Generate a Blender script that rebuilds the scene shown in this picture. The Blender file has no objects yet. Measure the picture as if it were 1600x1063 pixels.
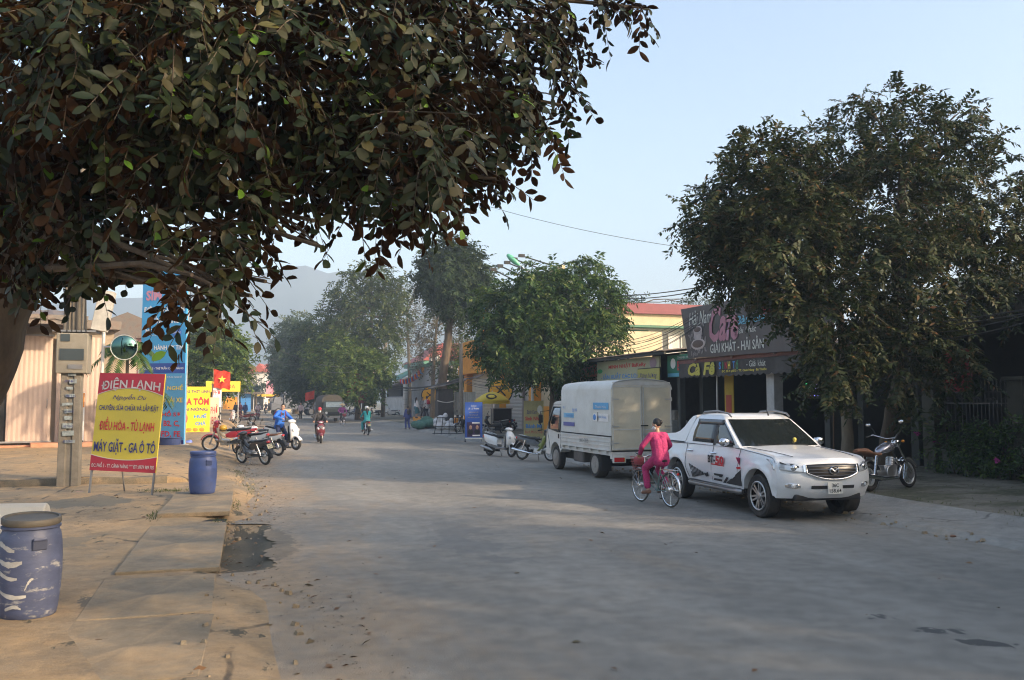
import bpy, bmesh, math, random
import numpy as np
from mathutils import Vector, Matrix, Quaternion
random.seed(7)
RNG = np.random.default_rng(11)
SC = bpy.context.scene
COL = SC.collection
PI = math.pi
R = math.radians
V = Vector

# ------------------------------------------------------------------ camera model (used to take positions off the street plan)
FPX, CAMH = 1350.0, 2.1
PITCH = math.atan((624 - 531.5) / FPX)
YAW = math.atan(405 / FPX)

def ray(px, py):
    a = (px - 800) / FPX; b = (531.5 - py) / FPX
    fw = math.cos(PITCH) - b * math.sin(PITCH); up = math.sin(PITCH) + b * math.cos(PITCH)
    return V((a * math.cos(YAW) + fw * math.sin(YAW), -a * math.sin(YAW) + fw * math.cos(YAW), up))

def G(px, py, z=0.0):
    r = ray(px, py); t = (z - CAMH) / r.z
    return V((r.x * t, r.y * t, z))

def atd(px, py, d):
    r = ray(px, py); t = d / (r.x * math.sin(YAW) + r.y * math.cos(YAW))
    return V((r.x * t, r.y * t, CAMH + r.z * t))

def onX(px, py, X):
    r = ray(px, py); t = X / r.x
    return V((X, r.y * t, CAMH + r.z * t))

# ------------------------------------------------------------------ materials
_MATS = {}

def mat(key, col, rough=.6, metal=0., var=.12, vs=6., bump=0., bs=40., coat=0., dirt=None, dirt_s=2., dirt_amt=.5, dlo=.42, dhi=.68, trans=0., spec=.5, tr=0., stretch=None, emit=0.):
    """Principled material with mottled colour, optional stains of a second colour and a fine bump."""
    if key in _MATS: return _MATS[key]
    m = bpy.data.materials.new(key); m.use_nodes = True
    nt = m.node_tree; N = nt.nodes; L = nt.links
    bs_ = N['Principled BSDF']; out = N['Material Output']
    tc = N.new('ShaderNodeTexCoord'); mp = N.new('ShaderNodeMapping')
    L.new(tc.outputs['Object'], mp.inputs['Vector'])
    if stretch: mp.inputs['Scale'].default_value = stretch
    src = mp.outputs['Vector']
    n1 = N.new('ShaderNodeTexNoise'); n1.inputs['Scale'].default_value = vs; n1.inputs['Detail'].default_value = 6; n1.inputs['Roughness'].default_value = .65
    L.new(src, n1.inputs['Vector'])
    cr = N.new('ShaderNodeValToRGB')
    c = col
    cr.color_ramp.elements[0].position = .3; cr.color_ramp.elements[1].position = .7
    cr.color_ramp.elements[0].color = (c[0] * (1 - var), c[1] * (1 - var), c[2] * (1 - var), 1)
    cr.color_ramp.elements[1].color = (min(1, c[0] * (1 + var)), min(1, c[1] * (1 + var)), min(1, c[2] * (1 + var)), 1)
    L.new(n1.outputs['Fac'], cr.inputs['Fac'])
    cout = cr.outputs['Color']
    if dirt:
        n2 = N.new('ShaderNodeTexNoise'); n2.inputs['Scale'].default_value = dirt_s; n2.inputs['Detail'].default_value = 9; n2.inputs['Roughness'].default_value = .7
        L.new(src, n2.inputs['Vector'])
        r2 = N.new('ShaderNodeMapRange'); r2.inputs['From Min'].default_value = dlo; r2.inputs['From Max'].default_value = dhi; r2.inputs['To Max'].default_value = dirt_amt
        L.new(n2.outputs['Fac'], r2.inputs['Value'])
        mx = N.new('ShaderNodeMix'); mx.data_type = 'RGBA'
        L.new(r2.outputs['Result'], mx.inputs['Factor']); L.new(cout, mx.inputs['A']); mx.inputs['B'].default_value = (*dirt, 1)
        cout = mx.outputs['Result']
    L.new(cout, bs_.inputs['Base Color'])
    bs_.inputs['Roughness'].default_value = rough; bs_.inputs['Metallic'].default_value = metal
    bs_.inputs['Specular IOR Level'].default_value = spec
    if coat: bs_.inputs['Coat Weight'].default_value = coat; bs_.inputs['Coat Roughness'].default_value = .06
    if trans: bs_.inputs['Transmission Weight'].default_value = trans
    if emit:
        L.new(cout, bs_.inputs['Emission Color']); bs_.inputs['Emission Strength'].default_value = emit
    if bump:
        n3 = N.new('ShaderNodeTexNoise'); n3.inputs['Scale'].default_value = bs; n3.inputs['Detail'].default_value = 5
        L.new(src, n3.inputs['Vector'])
        b = N.new('ShaderNodeBump'); b.inputs['Strength'].default_value = bump; b.inputs['Distance'].default_value = .02
        L.new(n3.outputs['Fac'], b.inputs['Height']); L.new(b.outputs['Normal'], bs_.inputs['Normal'])
    if tr:
        t = N.new('ShaderNodeBsdfTranslucent'); L.new(cout, t.inputs['Color'])
        ms = N.new('ShaderNodeMixShader'); ms.inputs['Fac'].default_value = tr
        L.new(bs_.outputs['BSDF'], ms.inputs[1]); L.new(t.outputs['BSDF'], ms.inputs[2]); L.new(ms.outputs['Shader'], out.inputs['Surface'])
    _MATS[key] = m
    return m

def leafmat(key, cols, rough=.45, tr=.25, spec=.5):
    """Leaf: every leaf (mesh island) picks its own colour from the list [(pos, rgb), ...]."""
    if key in _MATS: return _MATS[key]
    m = bpy.data.materials.new(key); m.use_nodes = True
    nt = m.node_tree; N = nt.nodes; L = nt.links
    bs_ = N['Principled BSDF']; out = N['Material Output']
    g = N.new('ShaderNodeNewGeometry'); cr = N.new('ShaderNodeValToRGB')
    e = cr.color_ramp.elements
    while len(e) < len(cols): e.new(.5)
    for i, (p, c) in enumerate(cols): e[i].position = p; e[i].color = (*c, 1)
    L.new(g.outputs['Random Per Island'], cr.inputs['Fac'])
    L.new(cr.outputs['Color'], bs_.inputs['Base Color'])
    bs_.inputs['Roughness'].default_value = rough; bs_.inputs['Specular IOR Level'].default_value = spec
    t = N.new('ShaderNodeBsdfTranslucent'); L.new(cr.outputs['Color'], t.inputs['Color'])
    ms = N.new('ShaderNodeMixShader'); ms.inputs['Fac'].default_value = tr
    L.new(bs_.outputs['BSDF'], ms.inputs[1]); L.new(t.outputs['BSDF'], ms.inputs[2]); L.new(ms.outputs['Shader'], out.inputs['Surface'])
    _MATS[key] = m
    return m

# ------------------------------------------------------------------ mesh builder
def basis(d, up=V((0, 0, 1))):
    """Rotation whose Z axis is d."""
    d = V(d).normalized()
    if abs(d.dot(up)) > .98: up = V((0, 1, 0))
    x = up.cross(d).normalized(); y = d.cross(x)
    return Matrix((x, y, d)).transposed()

class MB:
    def __init__(s): s.v = []; s.f = []; s.mi = []; s.cur = 0; s.T = None
    def add(s, vs, fs):
        b = len(s.v)
        s.v += [tuple(s.T @ V(p)) if s.T else tuple(p) for p in vs]
        s.f += [tuple(b + i for i in f) for f in fs]; s.mi += [s.cur] * len(fs)
        return s
    def box(s, c, d, rot=None, top=(1, 1), shift=(0, 0)):
        """Box about its centre; top = scale of the upper face, shift = its offset."""
        h = V(d) / 2; P = []
        for z in (-1, 1):
            for x, y in ((-1, -1), (1, -1), (1, 1), (-1, 1)):
                k = top if z > 0 else (1, 1); o = shift if z > 0 else (0, 0)
                P.append(V((x * h.x * k[0] + o[0], y * h.y * k[1] + o[1], z * h.z)))
        if rot is not None: P = [rot @ p for p in P]
        P = [p + V(c) for p in P]
        return s.add(P, [(3, 2, 1, 0), (4, 5, 6, 7), (0, 1, 5, 4), (1, 2, 6, 5), (2, 3, 7, 6), (3, 0, 4, 7)])
    def bar(s, a, b, w, h=None):
        """Rectangular bar from a to b."""
        a, b = V(a), V(b); h = h or w
        return s.box((a + b) / 2, (w, h, (b - a).length), basis(b - a))
    def tube(s, pts, r, n=8, cap=True, closed=False):
        pts = [V(p) for p in pts]; k = len(pts)
        rr = r if isinstance(r, (list, tuple)) else [r] * k
        P = []; up = None
        for i, p in enumerate(pts):
            if closed: t = pts[(i + 1) % k] - pts[i - 1]
            else: t = pts[min(i + 1, k - 1)] - pts[max(i - 1, 0)]
            t.normalize()
            if up is None: B = basis(t); up = B.col[1].copy()
            x = up.cross(t)
            if x.length < 1e-4: x = basis(t).col[0].copy()
            x.normalize(); y = t.cross(x); up = y
            for j in range(n):
                a = 2 * PI * j / n; P.append(p + (x * math.cos(a) + y * math.sin(a)) * rr[i])
        F = []
        for i in range(k if closed else k - 1):
            i2 = (i + 1) % k
            for j in range(n):
                j2 = (j + 1) % n; F.append((i * n + j, i * n + j2, i2 * n + j2, i2 * n + j))
        if cap and not closed: F.append(tuple(range(n))[::-1]); F.append(tuple(range((k - 1) * n, k * n)))
        return s.add(P, F)
    def lathe(s, prof, c=(0, 0, 0), axis=(0, 0, 1), n=20, cap=True):
        """prof = [(radius, height along axis)]"""
        B = basis(axis); c = V(c); P = []
        for r, h in prof:
            for j in range(n):
                a = 2 * PI * j / n; P.append(c + B @ V((r * math.cos(a), r * math.sin(a), h)))
        F = []
        for i in range(len(prof) - 1):
            for j in range(n):
                j2 = (j + 1) % n; F.append((i * n + j, i * n + j2, (i + 1) * n + j2, (i + 1) * n + j))
        if cap:
            F.append(tuple(range(n))[::-1]); F.append(tuple(range((len(prof) - 1) * n, len(prof) * n)))
        return s.add(P, F)
    def ell(s, c, r, nu=14, nv=10, rot=None):
        c = V(c); P = []; r = (r, r, r) if isinstance(r, (int, float)) else r
        for i in range(1, nv):
            t = PI * i / nv
            for j in range(nu):
                a = 2 * PI * j / nu
                p = V((r[0] * math.sin(t) * math.cos(a), r[1] * math.sin(t) * math.sin(a), r[2] * math.cos(t)))
                P.append(p)
        P.append(V((0, 0, r[2]))); P.append(V((0, 0, -r[2])))
        if rot is not None: P = [rot @ p for p in P]
        P = [p + c for p in P]; F = []
        for i in range(nv - 2):
            for j in range(nu):
                j2 = (j + 1) % nu; F.append((i * nu + j, (i + 1) * nu + j, (i + 1) * nu + j2, i * nu + j2))
        a = len(P) - 2
        for j in range(nu):
            j2 = (j + 1) % nu; F.append((a, j, j2)); F.append((a + 1, (nv - 2) * nu + j2, (nv - 2) * nu + j))
        return s.add(P, F)
    def loft(s, rings, cap=True, closed_ring=True):
        n = len(rings[0]); P = [V(p) for r in rings for p in r]; F = []
        for i in range(len(rings) - 1):
            for j in range(n if closed_ring else n - 1):
                j2 = (j + 1) % n; F.append((i * n + j, i * n + j2, (i + 1) * n + j2, (i + 1) * n + j))
        if cap and closed_ring: F.append(tuple(range(n))[::-1]); F.append(tuple(range((len(rings) - 1) * n, len(rings) * n)))
        return s.add(P, F)
    def prism(s, outline, o, u, v, depth):
        """Flat outline [(a, b)] in the plane o + a u + b v, thickened by depth along u x v."""
        o, u, v = V(o), V(u), V(v); w = u.cross(v).normalized() * depth
        A = [o + u * a + v * b for a, b in outline]; n = len(A)
        P = A + [p + w for p in A]
        F = [tuple(range(n))[::-1], tuple(range(n, 2 * n))] + [(i, (i + 1) % n, n + (i + 1) % n, n + i) for i in range(n)]
        return s.add(P, F)
    def grid(s, rows):
        """Open sheet through rows of points."""
        return s.loft(rows, cap=False, closed_ring=False)
    def build(s, name, mats, parent=None, smooth=None, bevel=0, sub=0, solid=0, seg=2):
        me = bpy.data.meshes.new(name); me.from_pydata(s.v, [], s.f)
        mats = mats if isinstance(mats, (list, tuple)) else [mats]
        for m in mats: me.materials.append(m)
        if len(mats) > 1: me.polygons.foreach_set('material_index', s.mi)
        if smooth is not None:
            me.polygons.foreach_set('use_smooth', [True] * len(s.f))
            me.set_sharp_from_angle(angle=R(smooth))
        me.validate(); me.update()
        bm = bmesh.new(); bm.from_mesh(me); bmesh.ops.recalc_face_normals(bm, faces=bm.faces); bm.to_mesh(me); bm.free()
        o = bpy.data.objects.new(name, me); COL.objects.link(o)
        if parent: o.parent = parent
        if solid:
            md = o.modifiers.new('Solidify', 'SOLIDIFY'); md.thickness = solid; md.offset = 0
        if bevel:
            md = o.modifiers.new('Bevel', 'BEVEL'); md.width = bevel; md.segments = seg; md.limit_method = 'ANGLE'; md.angle_limit = R(40)
        if sub:
            md = o.modifiers.new('Subdivision', 'SUBSURF'); md.levels = sub; md.render_levels = sub
        return o

def tag(o, label=None, cat=None, group=None, kind=None):
    if label: o['label'] = label
    if cat: o['category'] = cat
    if group: o['group'] = group
    if kind: o['kind'] = kind
    return o

def thing(name, label, cat, loc=(0, 0, 0), rz=0., group=None, scale=1.):
    o = bpy.data.objects.new(name, None); COL.objects.link(o)
    o.location = loc; o.rotation_euler = (0, 0, rz); o.scale = (scale,) * 3; o.empty_display_size = .2
    return tag(o, label, cat, group)

def dup(root, loc, rz, label, group=None, tilt=0., scale=None):
    """A copy of a thing with copies of its parts and sub-parts."""
    r = root.copy(); COL.objects.link(r); r.location = loc; r.rotation_euler = (0, tilt, rz)
    if scale: r.scale = (scale,) * 3
    r['label'] = label
    if group: r['group'] = group
    for ch in list(root.children):
        c = ch.copy(); COL.objects.link(c); c.parent = r
        for g in ch.children:
            d = g.copy(); COL.objects.link(d); d.parent = c
    return r

def text(body, m, parent, c, u, v, w, h, name='lettering', shear=0., bold=0., lift=.004, depth=.003, arc=0.):
    """Lettering fitted to a box of width w and height h, centred at c in the plane (u, v)."""
    cu = bpy.data.curves.new('tmp', 'FONT'); cu.body = body; cu.align_x = 'CENTER'; cu.size = 1; cu.shear = shear; cu.offset = bold
    cu.resolution_u = 2
    ob = bpy.data.objects.new('tmp', cu); COL.objects.link(ob)
    bpy.context.view_layer.update()
    me = bpy.data.meshes.new_from_object(ob.evaluated_get(bpy.context.evaluated_depsgraph_get()))
    bpy.data.objects.remove(ob); bpy.data.curves.remove(cu)
    co = np.empty(len(me.vertices) * 3); me.vertices.foreach_get('co', co); co = co.reshape(-1, 3)
    lo, hi = co.min(0), co.max(0)
    u = V(u).normalized(); v = V(v).normalized(); n = u.cross(v)
    a = (co[:, 0] - (lo[0] + hi[0]) / 2) / (hi[0] - lo[0]) * w
    b = (co[:, 1] - (lo[1] + hi[1]) / 2) / (hi[1] - lo[1]) * h
    if arc: b = b - arc * (2 * a / w) ** 2
    P = np.array(c)[None] + a[:, None] * np.array(u)[None] + b[:, None] * np.array(v)[None] + lift * np.array(n)[None]
    me.vertices.foreach_set('co', P.ravel()); me.materials.clear(); me.materials.append(m); me.update()
    o = bpy.data.objects.new(name, me); COL.objects.link(o); o.parent = parent; me.name = name
    return o

# ------------------------------------------------------------------ foliage (numpy)
def norm(a): return a / np.maximum(np.linalg.norm(a, axis=-1, keepdims=True), 1e-9)

# leaf templates: across (-.5..5), along (0..1), up
LEAF_BROAD = (np.array([(0, 0, 0), (-.36, .22, .02), (0, .22, -.03), (.36, .22, .02), (-.5, .52, 0), (0, .52, -.06), (.5, .52, 0), (-.33, .8, -.07), (0, .8, -.1), (.33, .8, -.07), (0, 1, -.17)], float),
              [(0, 2, 1), (0, 3, 2), (1, 2, 5, 4), (2, 3, 6, 5), (4, 5, 8, 7), (5, 6, 9, 8), (7, 8, 10), (8, 9, 10)])
LEAF_SMALL = (np.array([(0, 0, 0), (-.5, .45, .05), (.5, .45, .05), (0, 1, -.1)], float), [(0, 2, 3, 1)])

def leaf_mesh(name, pos, d, n, L, W, mats, parent, tmpl=LEAF_SMALL, smooth=True, under=None):
    """One mesh of leaves. pos, d (along), n (upper side): (N,3); L, W: (N,). With under, each blade gets a second skin below of the next material."""
    T, F = tmpl; k = len(T)
    d = norm(d); s = norm(np.cross(d, n)); n = norm(np.cross(s, d))
    P = pos[:, None] + s[:, None] * (T[None, :, 0:1] * W[:, None, None]) + d[:, None] * (T[None, :, 1:2] * L[:, None, None]) + n[:, None] * (T[None, :, 2:3] * L[:, None, None])
    N = len(pos); allP = [P]
    faces = []; mi = []
    tot = np.array([len(f) for f in F]); flat = np.concatenate([np.array(f) for f in F])
    idx = (np.arange(N)[:, None] * k + flat[None]).ravel()
    loops = [idx]; totals = [np.tile(tot, N)]; mis = [np.zeros(N * len(F), int)]
    if under is not None:
        P2 = P - n[:, None] * under
        flat2 = np.concatenate([np.array(f[::-1]) for f in F])
        loops.append((np.arange(N)[:, None] * k + flat2[None]).ravel() + N * k); totals.append(np.tile(tot, N)); mis.append(np.ones(N * len(F), int)); allP.append(P2)
    co = np.concatenate([p.reshape(-1, 3) for p in allP]); loops = np.concatenate(loops); totals = np.concatenate(totals); mis = np.concatenate(mis)
    me = bpy.data.meshes.new(name); me.vertices.add(len(co)); me.vertices.foreach_set('co', co.ravel())
    me.loops.add(len(loops)); me.loops.foreach_set('vertex_index', loops.astype(np.int32))
    me.polygons.add(len(totals)); st = np.concatenate([[0], np.cumsum(totals)[:-1]])
    me.polygons.foreach_set('loop_start', st.astype(np.int32)); me.polygons.foreach_set('loop_total', totals.astype(np.int32))
    for m in mats: me.materials.append(m)
    me.polygons.foreach_set('material_index', mis.astype(np.int32))
    if smooth: me.polygons.foreach_set('use_smooth', np.ones(len(totals), bool))
    me.update(calc_edges=True)
    o = bpy.data.objects.new(name, me); COL.objects.link(o)
    if parent: o.parent = parent
    return o

def blob_points(blobs, n, shell=.5, rng=RNG):
    """n points in a union of ellipsoids [(cx,cy,cz,rx,ry,rz[,weight])], biased to the outer shell; also outward directions."""
    B = np.array([b[:6] for b in blobs], float)
    w = np.array([(b[6] if len(b) > 6 else 1) * (b[3] * b[4] * b[5]) ** (2 / 3) for b in blobs]); w /= w.sum()
    i = rng.choice(len(B), n, p=w)
    dirs = norm(rng.normal(size=(n, 3))); rad = rng.uniform(0, 1, n) ** (1 / 3) * (1 - shell) + shell * rng.uniform(.75, 1.0, n)
    rad = rad * rng.normal(1, .09, n)
    return B[i, :3] + dirs * rad[:, None] * B[i, 3:6], dirs

def sprays(base, out, nl, tw, L, W, droop=.5, spread=.9, rng=RNG, jit=.25, face_up=1.):
    """Leaves set alternately along short twigs: returns pos, d, n, L, W of all leaves and the twig ends."""
    n = len(base)
    td = norm(out * .8 + rng.normal(size=(n, 3)) * .5 + np.array([0, 0, -droop]))
    up = norm(np.array([0, 0, 1.0])[None] * face_up + rng.normal(size=(n, 3)) * .35 + out * .3)
    side = norm(np.cross(td, up)); nrm = np.cross(side, td)
    t = (np.arange(nl) + .6) / nl
    bend = np.array([0, 0, -1.0]) * droop * .35
    tl = tw * rng.uniform(.7, 1.3, n)
    pos = base[:, None] + td[:, None] * (t[None, :, None] * tl[:, None, None]) + bend * (t[None, :, None] ** 2 * tl[:, None, None])
    sg = np.where(np.arange(nl) % 2 == 0, 1., -1.)
    ld = td[:, None] * (1 - spread * .6) + side[:, None] * (sg[None, :, None] * spread) + rng.normal(size=(n, nl, 3)) * jit + np.array([0, 0, -droop * .5])
    ln = nrm[:, None] + rng.normal(size=(n, nl, 3)) * jit
    m = n * nl
    return pos.reshape(m, 3), ld.reshape(m, 3), ln.reshape(m, 3), L * np.clip(rng.normal(.95, .22, m), .4, 1.5), W * np.clip(rng.normal(.95, .2, m), .4, 1.4), pos[:, -1]

def limb(mb, a, b, r0, r1, sag=.12, n=6, seg=5, rng=random):
    a, b = V(a), V(b); L = (b - a).length; P = []; RR = []
    o = V((rng.uniform(-1, 1), rng.uniform(-1, 1), rng.uniform(.2, 1))) * L * sag
    for i in range(seg + 1):
        t = i / seg
        P.append(a.lerp(b, t) + o * math.sin(PI * t) + V((rng.uniform(-1, 1), rng.uniform(-1, 1), rng.uniform(-1, 1))) * (L * .015 if 0 < i < seg else 0))
        RR.append(r0 + (r1 - r0) * t)
    mb.tube(P, RR, n)
    return P

def catenary(a, b, sag, n=14):
    a, b = V(a), V(b)
    return [a.lerp(b, i / n) - V((0, 0, 4 * sag * (i / n) * (1 - i / n))) for i in range(n + 1)]
SKY_STRENGTH, SUN_STRENGTH, EXPOSURE, HAZE = .135, 3.2, 1.64, .0012
SHADE = [(13, 4.6, 2.4, 7.2, 3.7), (13.3, .2, 2.5, 7.2, 3.9), (12.9, -4.6, 2.2, 6.2, 3.8), (13.2, -9.5, 2.4, 6.5, 4), (13, -14.5, 2.6, 7., 4), (13.3, -20, 2.6, 7.8, 4.2), (15, -11, 9.8, 14, 3.8), (14.6, -4, 9.6, 13.6, 3.6), (15.5, 2.2, 9.4, 13.4, 3.4)]
# ================================================================== SETTING
# ------------------------------------------------------------------ sky, sun, camera, air
SUN = V((.72, -.60, .36)).normalized()
W = bpy.data.worlds.new('World'); SC.world = W; W.use_nodes = True
_n = W.node_tree.nodes; _l = W.node_tree.links
sky = _n.new('ShaderNodeTexSky'); sky.sky_type = 'NISHITA'; sky.sun_disc = False
sky.sun_elevation = math.asin(SUN.z); sky.sun_rotation = math.atan2(SUN.x, SUN.y)
sky.air_density = 1.0; sky.dust_density = 4.4; sky.ozone_density = 1.0; sky.altitude = 50
_l.new(sky.outputs['Color'], _n['Background'].inputs['Color']); _n['Background'].inputs['Strength'].default_value = SKY_STRENGTH
sl = bpy.data.lights.new('sun', 'SUN'); sl.energy = SUN_STRENGTH; sl.angle = R(1.6); sl.color = (1, .78, .54)
so = bpy.data.objects.new('sun', sl); COL.objects.link(so); so.rotation_euler = SUN.to_track_quat('Z', 'Y').to_euler()
cd = bpy.data.cameras.new('camera'); cam = bpy.data.objects.new('camera', cd); COL.objects.link(cam)
cam.location = (0, 0, CAMH); cd.sensor_width = 36; cd.lens = FPX / 1600 * 36; cd.clip_end = 6000; cd.clip_start = .05
cam.rotation_euler = (PI / 2 + PITCH, 0, -YAW)
SC.camera = cam
SC.view_settings.view_transform = 'Standard'; SC.view_settings.look = 'None'; SC.view_settings.exposure = EXPOSURE; SC.view_settings.gamma = 1
SC.cycles.use_denoising = True; SC.cycles.max_bounces = 8; SC.cycles.volume_bounces = 0
SC.cycles.transparent_max_bounces = 16; SC.cycles.filter_width = 1.1

hz = MB().box((0, 350, 84.5), (2600, 1700, 173))
vm = bpy.data.materials.new('air'); vm.use_nodes = True
vn = vm.node_tree; vn.nodes.remove(vn.nodes['Principled BSDF'])
pv = vn.nodes.new('ShaderNodeVolumePrincipled'); pv.inputs['Color'].default_value = (.60, .78, 1, 1); pv.inputs['Density'].default_value = HAZE
pv.inputs['Anisotropy'].default_value = 0.
vn.links.new(pv.outputs['Volume'], vn.nodes['Material Output'].inputs['Volume'])
tag(hz.build('haze', vm), kind='stuff')

# ------------------------------------------------------------------ ground materials
def ground_mat(key, base, tan, tan_lo, tan_hi, tan_s, grain=.12, crack=0., xg=None, extra=None, bump=.25, bscale=60, stretch=(1, .35, 1)):
    """Weathered ground: base colour, drifts of tan dust (optionally stronger where X is in xg), fine grain, cracks, stains."""
    m = bpy.data.materials.new(key); m.use_nodes = True
    nt = m.node_tree; N = nt.nodes; L = nt.links; b = N['Principled BSDF']
    tc = N.new('ShaderNodeTexCoord'); O = tc.outputs['Object']
    def noise(scale, det=8, ro=.65, st=None):
        n = N.new('ShaderNodeTexNoise'); n.inputs['Scale'].default_value = scale; n.inputs['Detail'].default_value = det; n.inputs['Roughness'].default_value = ro
        if st:
            mp = N.new('ShaderNodeMapping'); mp.inputs['Scale'].default_value = st; L.new(O, mp.inputs['Vector']); L.new(mp.outputs['Vector'], n.inputs['Vector'])
        else: L.new(O, n.inputs['Vector'])
        return n.outputs['Fac']
    def rng(x, a, c, lo=0., hi=1., smooth=True):
        r = N.new('ShaderNodeMapRange'); r.interpolation_type = 'SMOOTHSTEP' if smooth else 'LINEAR'
        r.inputs['From Min'].default_value = a; r.inputs['From Max'].default_value = c; r.inputs['To Min'].default_value = lo; r.inputs['To Max'].default_value = hi
        L.new(x, r.inputs['Value']); return r.outputs['Result']
    def math_(op, a, c):
        n = N.new('ShaderNodeMath'); n.operation = op
        for i, x in enumerate((a, c)):
            if isinstance(x, (int, float)): n.inputs[i].default_value = x
            else: L.new(x, n.inputs[i])
        return n.outputs[0]
    def mix(f, a, c, blend='MIX'):
        n = N.new('ShaderNodeMix'); n.data_type = 'RGBA'; n.blend_type = blend
        for k, x in (('Factor', f), ('A', a), ('B', c)):
            if isinstance(x, (int, float)): n.inputs[k].default_value = x
            elif isinstance(x, tuple): n.inputs[k].default_value = (*x, 1)
            else: L.new(x, n.inputs[k])
        return n.outputs['Result']
    sep = N.new('ShaderNodeSeparateXYZ'); L.new(O, sep.inputs[0])
    big = noise(.55, 6, .6, stretch)
    col = mix(rng(big, .35, .7), tuple(x * .86 for x in base), tuple(x * 1.12 for x in base))
    td = noise(tan_s, 9, .7, stretch)
    if xg:
        for x0, x1, amt in xg:
            td = math_('ADD', td, rng(sep.outputs['X'], x0, x1, amt, 0.))
    f = rng(td, tan_lo, tan_hi)
    f = math_('MULTIPLY', f, rng(noise(9, 6, .7), .25, .6, .55, 1.))
    col = mix(f, col, tan)
    med = noise(3.5, 10, .75)
    col = mix(.5, col, mix(rng(med, .3, .7), (.55, .55, .55), (1.3, 1.3, 1.3)), 'MULTIPLY')
    gr = noise(140, 2, .5)
    g1 = mix(rng(gr, .3, .7, 0, 1, False), (1 - grain * 2,) * 3, (1 + grain * 2,) * 3)
    col = mix(1., col, g1, 'MULTIPLY')
    if crack:
        vo = N.new('ShaderNodeTexVoronoi'); vo.feature = 'DISTANCE_TO_EDGE'; vo.inputs['Scale'].default_value = crack
        wv = N.new('ShaderNodeMix'); wv.data_type = 'VECTOR'; wv.inputs['Factor'].default_value = .12
        nn = N.new('ShaderNodeTexNoise'); nn.inputs['Scale'].default_value = 2.5; nn.inputs['Detail'].default_value = 6; L.new(O, nn.inputs['Vector'])
        L.new(O, wv.inputs['A']); L.new(nn.outputs['Color'], wv.inputs['B']); L.new(wv.outputs['Result'], vo.inputs['Vector'])
        ck = math_('MULTIPLY', rng(vo.outputs['Distance'], .004, .014, 1, 0), rng(noise(.9, 3), .48, .6))
        col = mix(math_('MULTIPLY', ck, .75), col, (.035, .03, .025))
    for (cx, cy, rx, ry, ang, thr, c, amt, ns) in (extra or []):
        mp = N.new('ShaderNodeMapping'); mp.vector_type = 'TEXTURE'; mp.inputs['Location'].default_value = (cx, cy, 0); mp.inputs['Rotation'].default_value = (0, 0, ang); mp.inputs['Scale'].default_value = (rx, ry, 1)
        L.new(O, mp.inputs['Vector'])
        ln = N.new('ShaderNodeVectorMath'); ln.operation = 'LENGTH'; L.new(mp.outputs['Vector'], ln.inputs[0])
        fall = rng(ln.outputs['Value'], 0., 1., 1, 0)
        s = math_('ADD', math_('MULTIPLY', fall, .55), noise(ns, 8, .7, (1, .55, 1)))
        col = mix(math_('MULTIPLY', rng(s, thr, thr + .04), amt), col, c)
    L.new(col, b.inputs['Base Color'])
    b.inputs['Roughness'].default_value = .82; b.inputs['Specular IOR Level'].default_value = .35
    bp = N.new('ShaderNodeBump'); bp.inputs['Strength'].default_value = bump; bp.inputs['Distance'].default_value = .02
    L.new(math_('ADD', noise(bscale, 5, .7), math_('MULTIPLY', noise(4, 6, .6), 2.)), bp.inputs['Height']); L.new(bp.outputs['Normal'], b.inputs['Normal'])
    return m

TAN = (.33, .24, .15)
M_road = ground_mat('asphalt', (.238, .222, .192), TAN, .54, .84, .45, grain=.42, xg=[(.2, 3.4, .24)], stretch=(1, .3, 1), bump=.4,
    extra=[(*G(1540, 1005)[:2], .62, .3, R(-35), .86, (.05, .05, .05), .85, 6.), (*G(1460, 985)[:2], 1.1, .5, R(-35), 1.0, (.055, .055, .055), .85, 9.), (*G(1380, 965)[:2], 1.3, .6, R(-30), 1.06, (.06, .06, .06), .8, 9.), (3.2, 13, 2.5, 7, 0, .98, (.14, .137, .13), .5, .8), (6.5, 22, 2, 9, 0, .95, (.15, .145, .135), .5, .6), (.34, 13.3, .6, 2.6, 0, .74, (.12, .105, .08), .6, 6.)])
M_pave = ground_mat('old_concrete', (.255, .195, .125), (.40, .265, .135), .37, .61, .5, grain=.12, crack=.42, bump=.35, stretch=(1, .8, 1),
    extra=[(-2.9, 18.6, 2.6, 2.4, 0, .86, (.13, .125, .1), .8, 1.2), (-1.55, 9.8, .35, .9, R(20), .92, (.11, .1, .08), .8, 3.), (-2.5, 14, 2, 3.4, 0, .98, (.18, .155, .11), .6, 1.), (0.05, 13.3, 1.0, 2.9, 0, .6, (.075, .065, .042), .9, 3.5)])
M_slab = ground_mat('slab_concrete', (.24, .195, .135), (.38, .26, .14), .41, .67, .7, grain=.12, bump=.3, stretch=(1, 1, 1))
M_gutter = ground_mat('gutter_dirt', (.10, .092, .075), (.2, .16, .11), .55, .8, 2., grain=.3, bump=.6, stretch=(1, 1, 1))
M_kerb = ground_mat('kerb_concrete', (.26, .25, .225), (.3, .24, .17), .55, .8, .8, grain=.14, crack=.5, bump=.35)
M_moss = ground_mat('mossy_pavement', (.21, .19, .15), (.085, .085, .05), .45, .6, .9, grain=.2, bump=.5, stretch=(.6, 1, 1))
M_earth = ground_mat('earth', (.16, .13, .09), (.08, .1, .05), .45, .6, .05, grain=.1)

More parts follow.
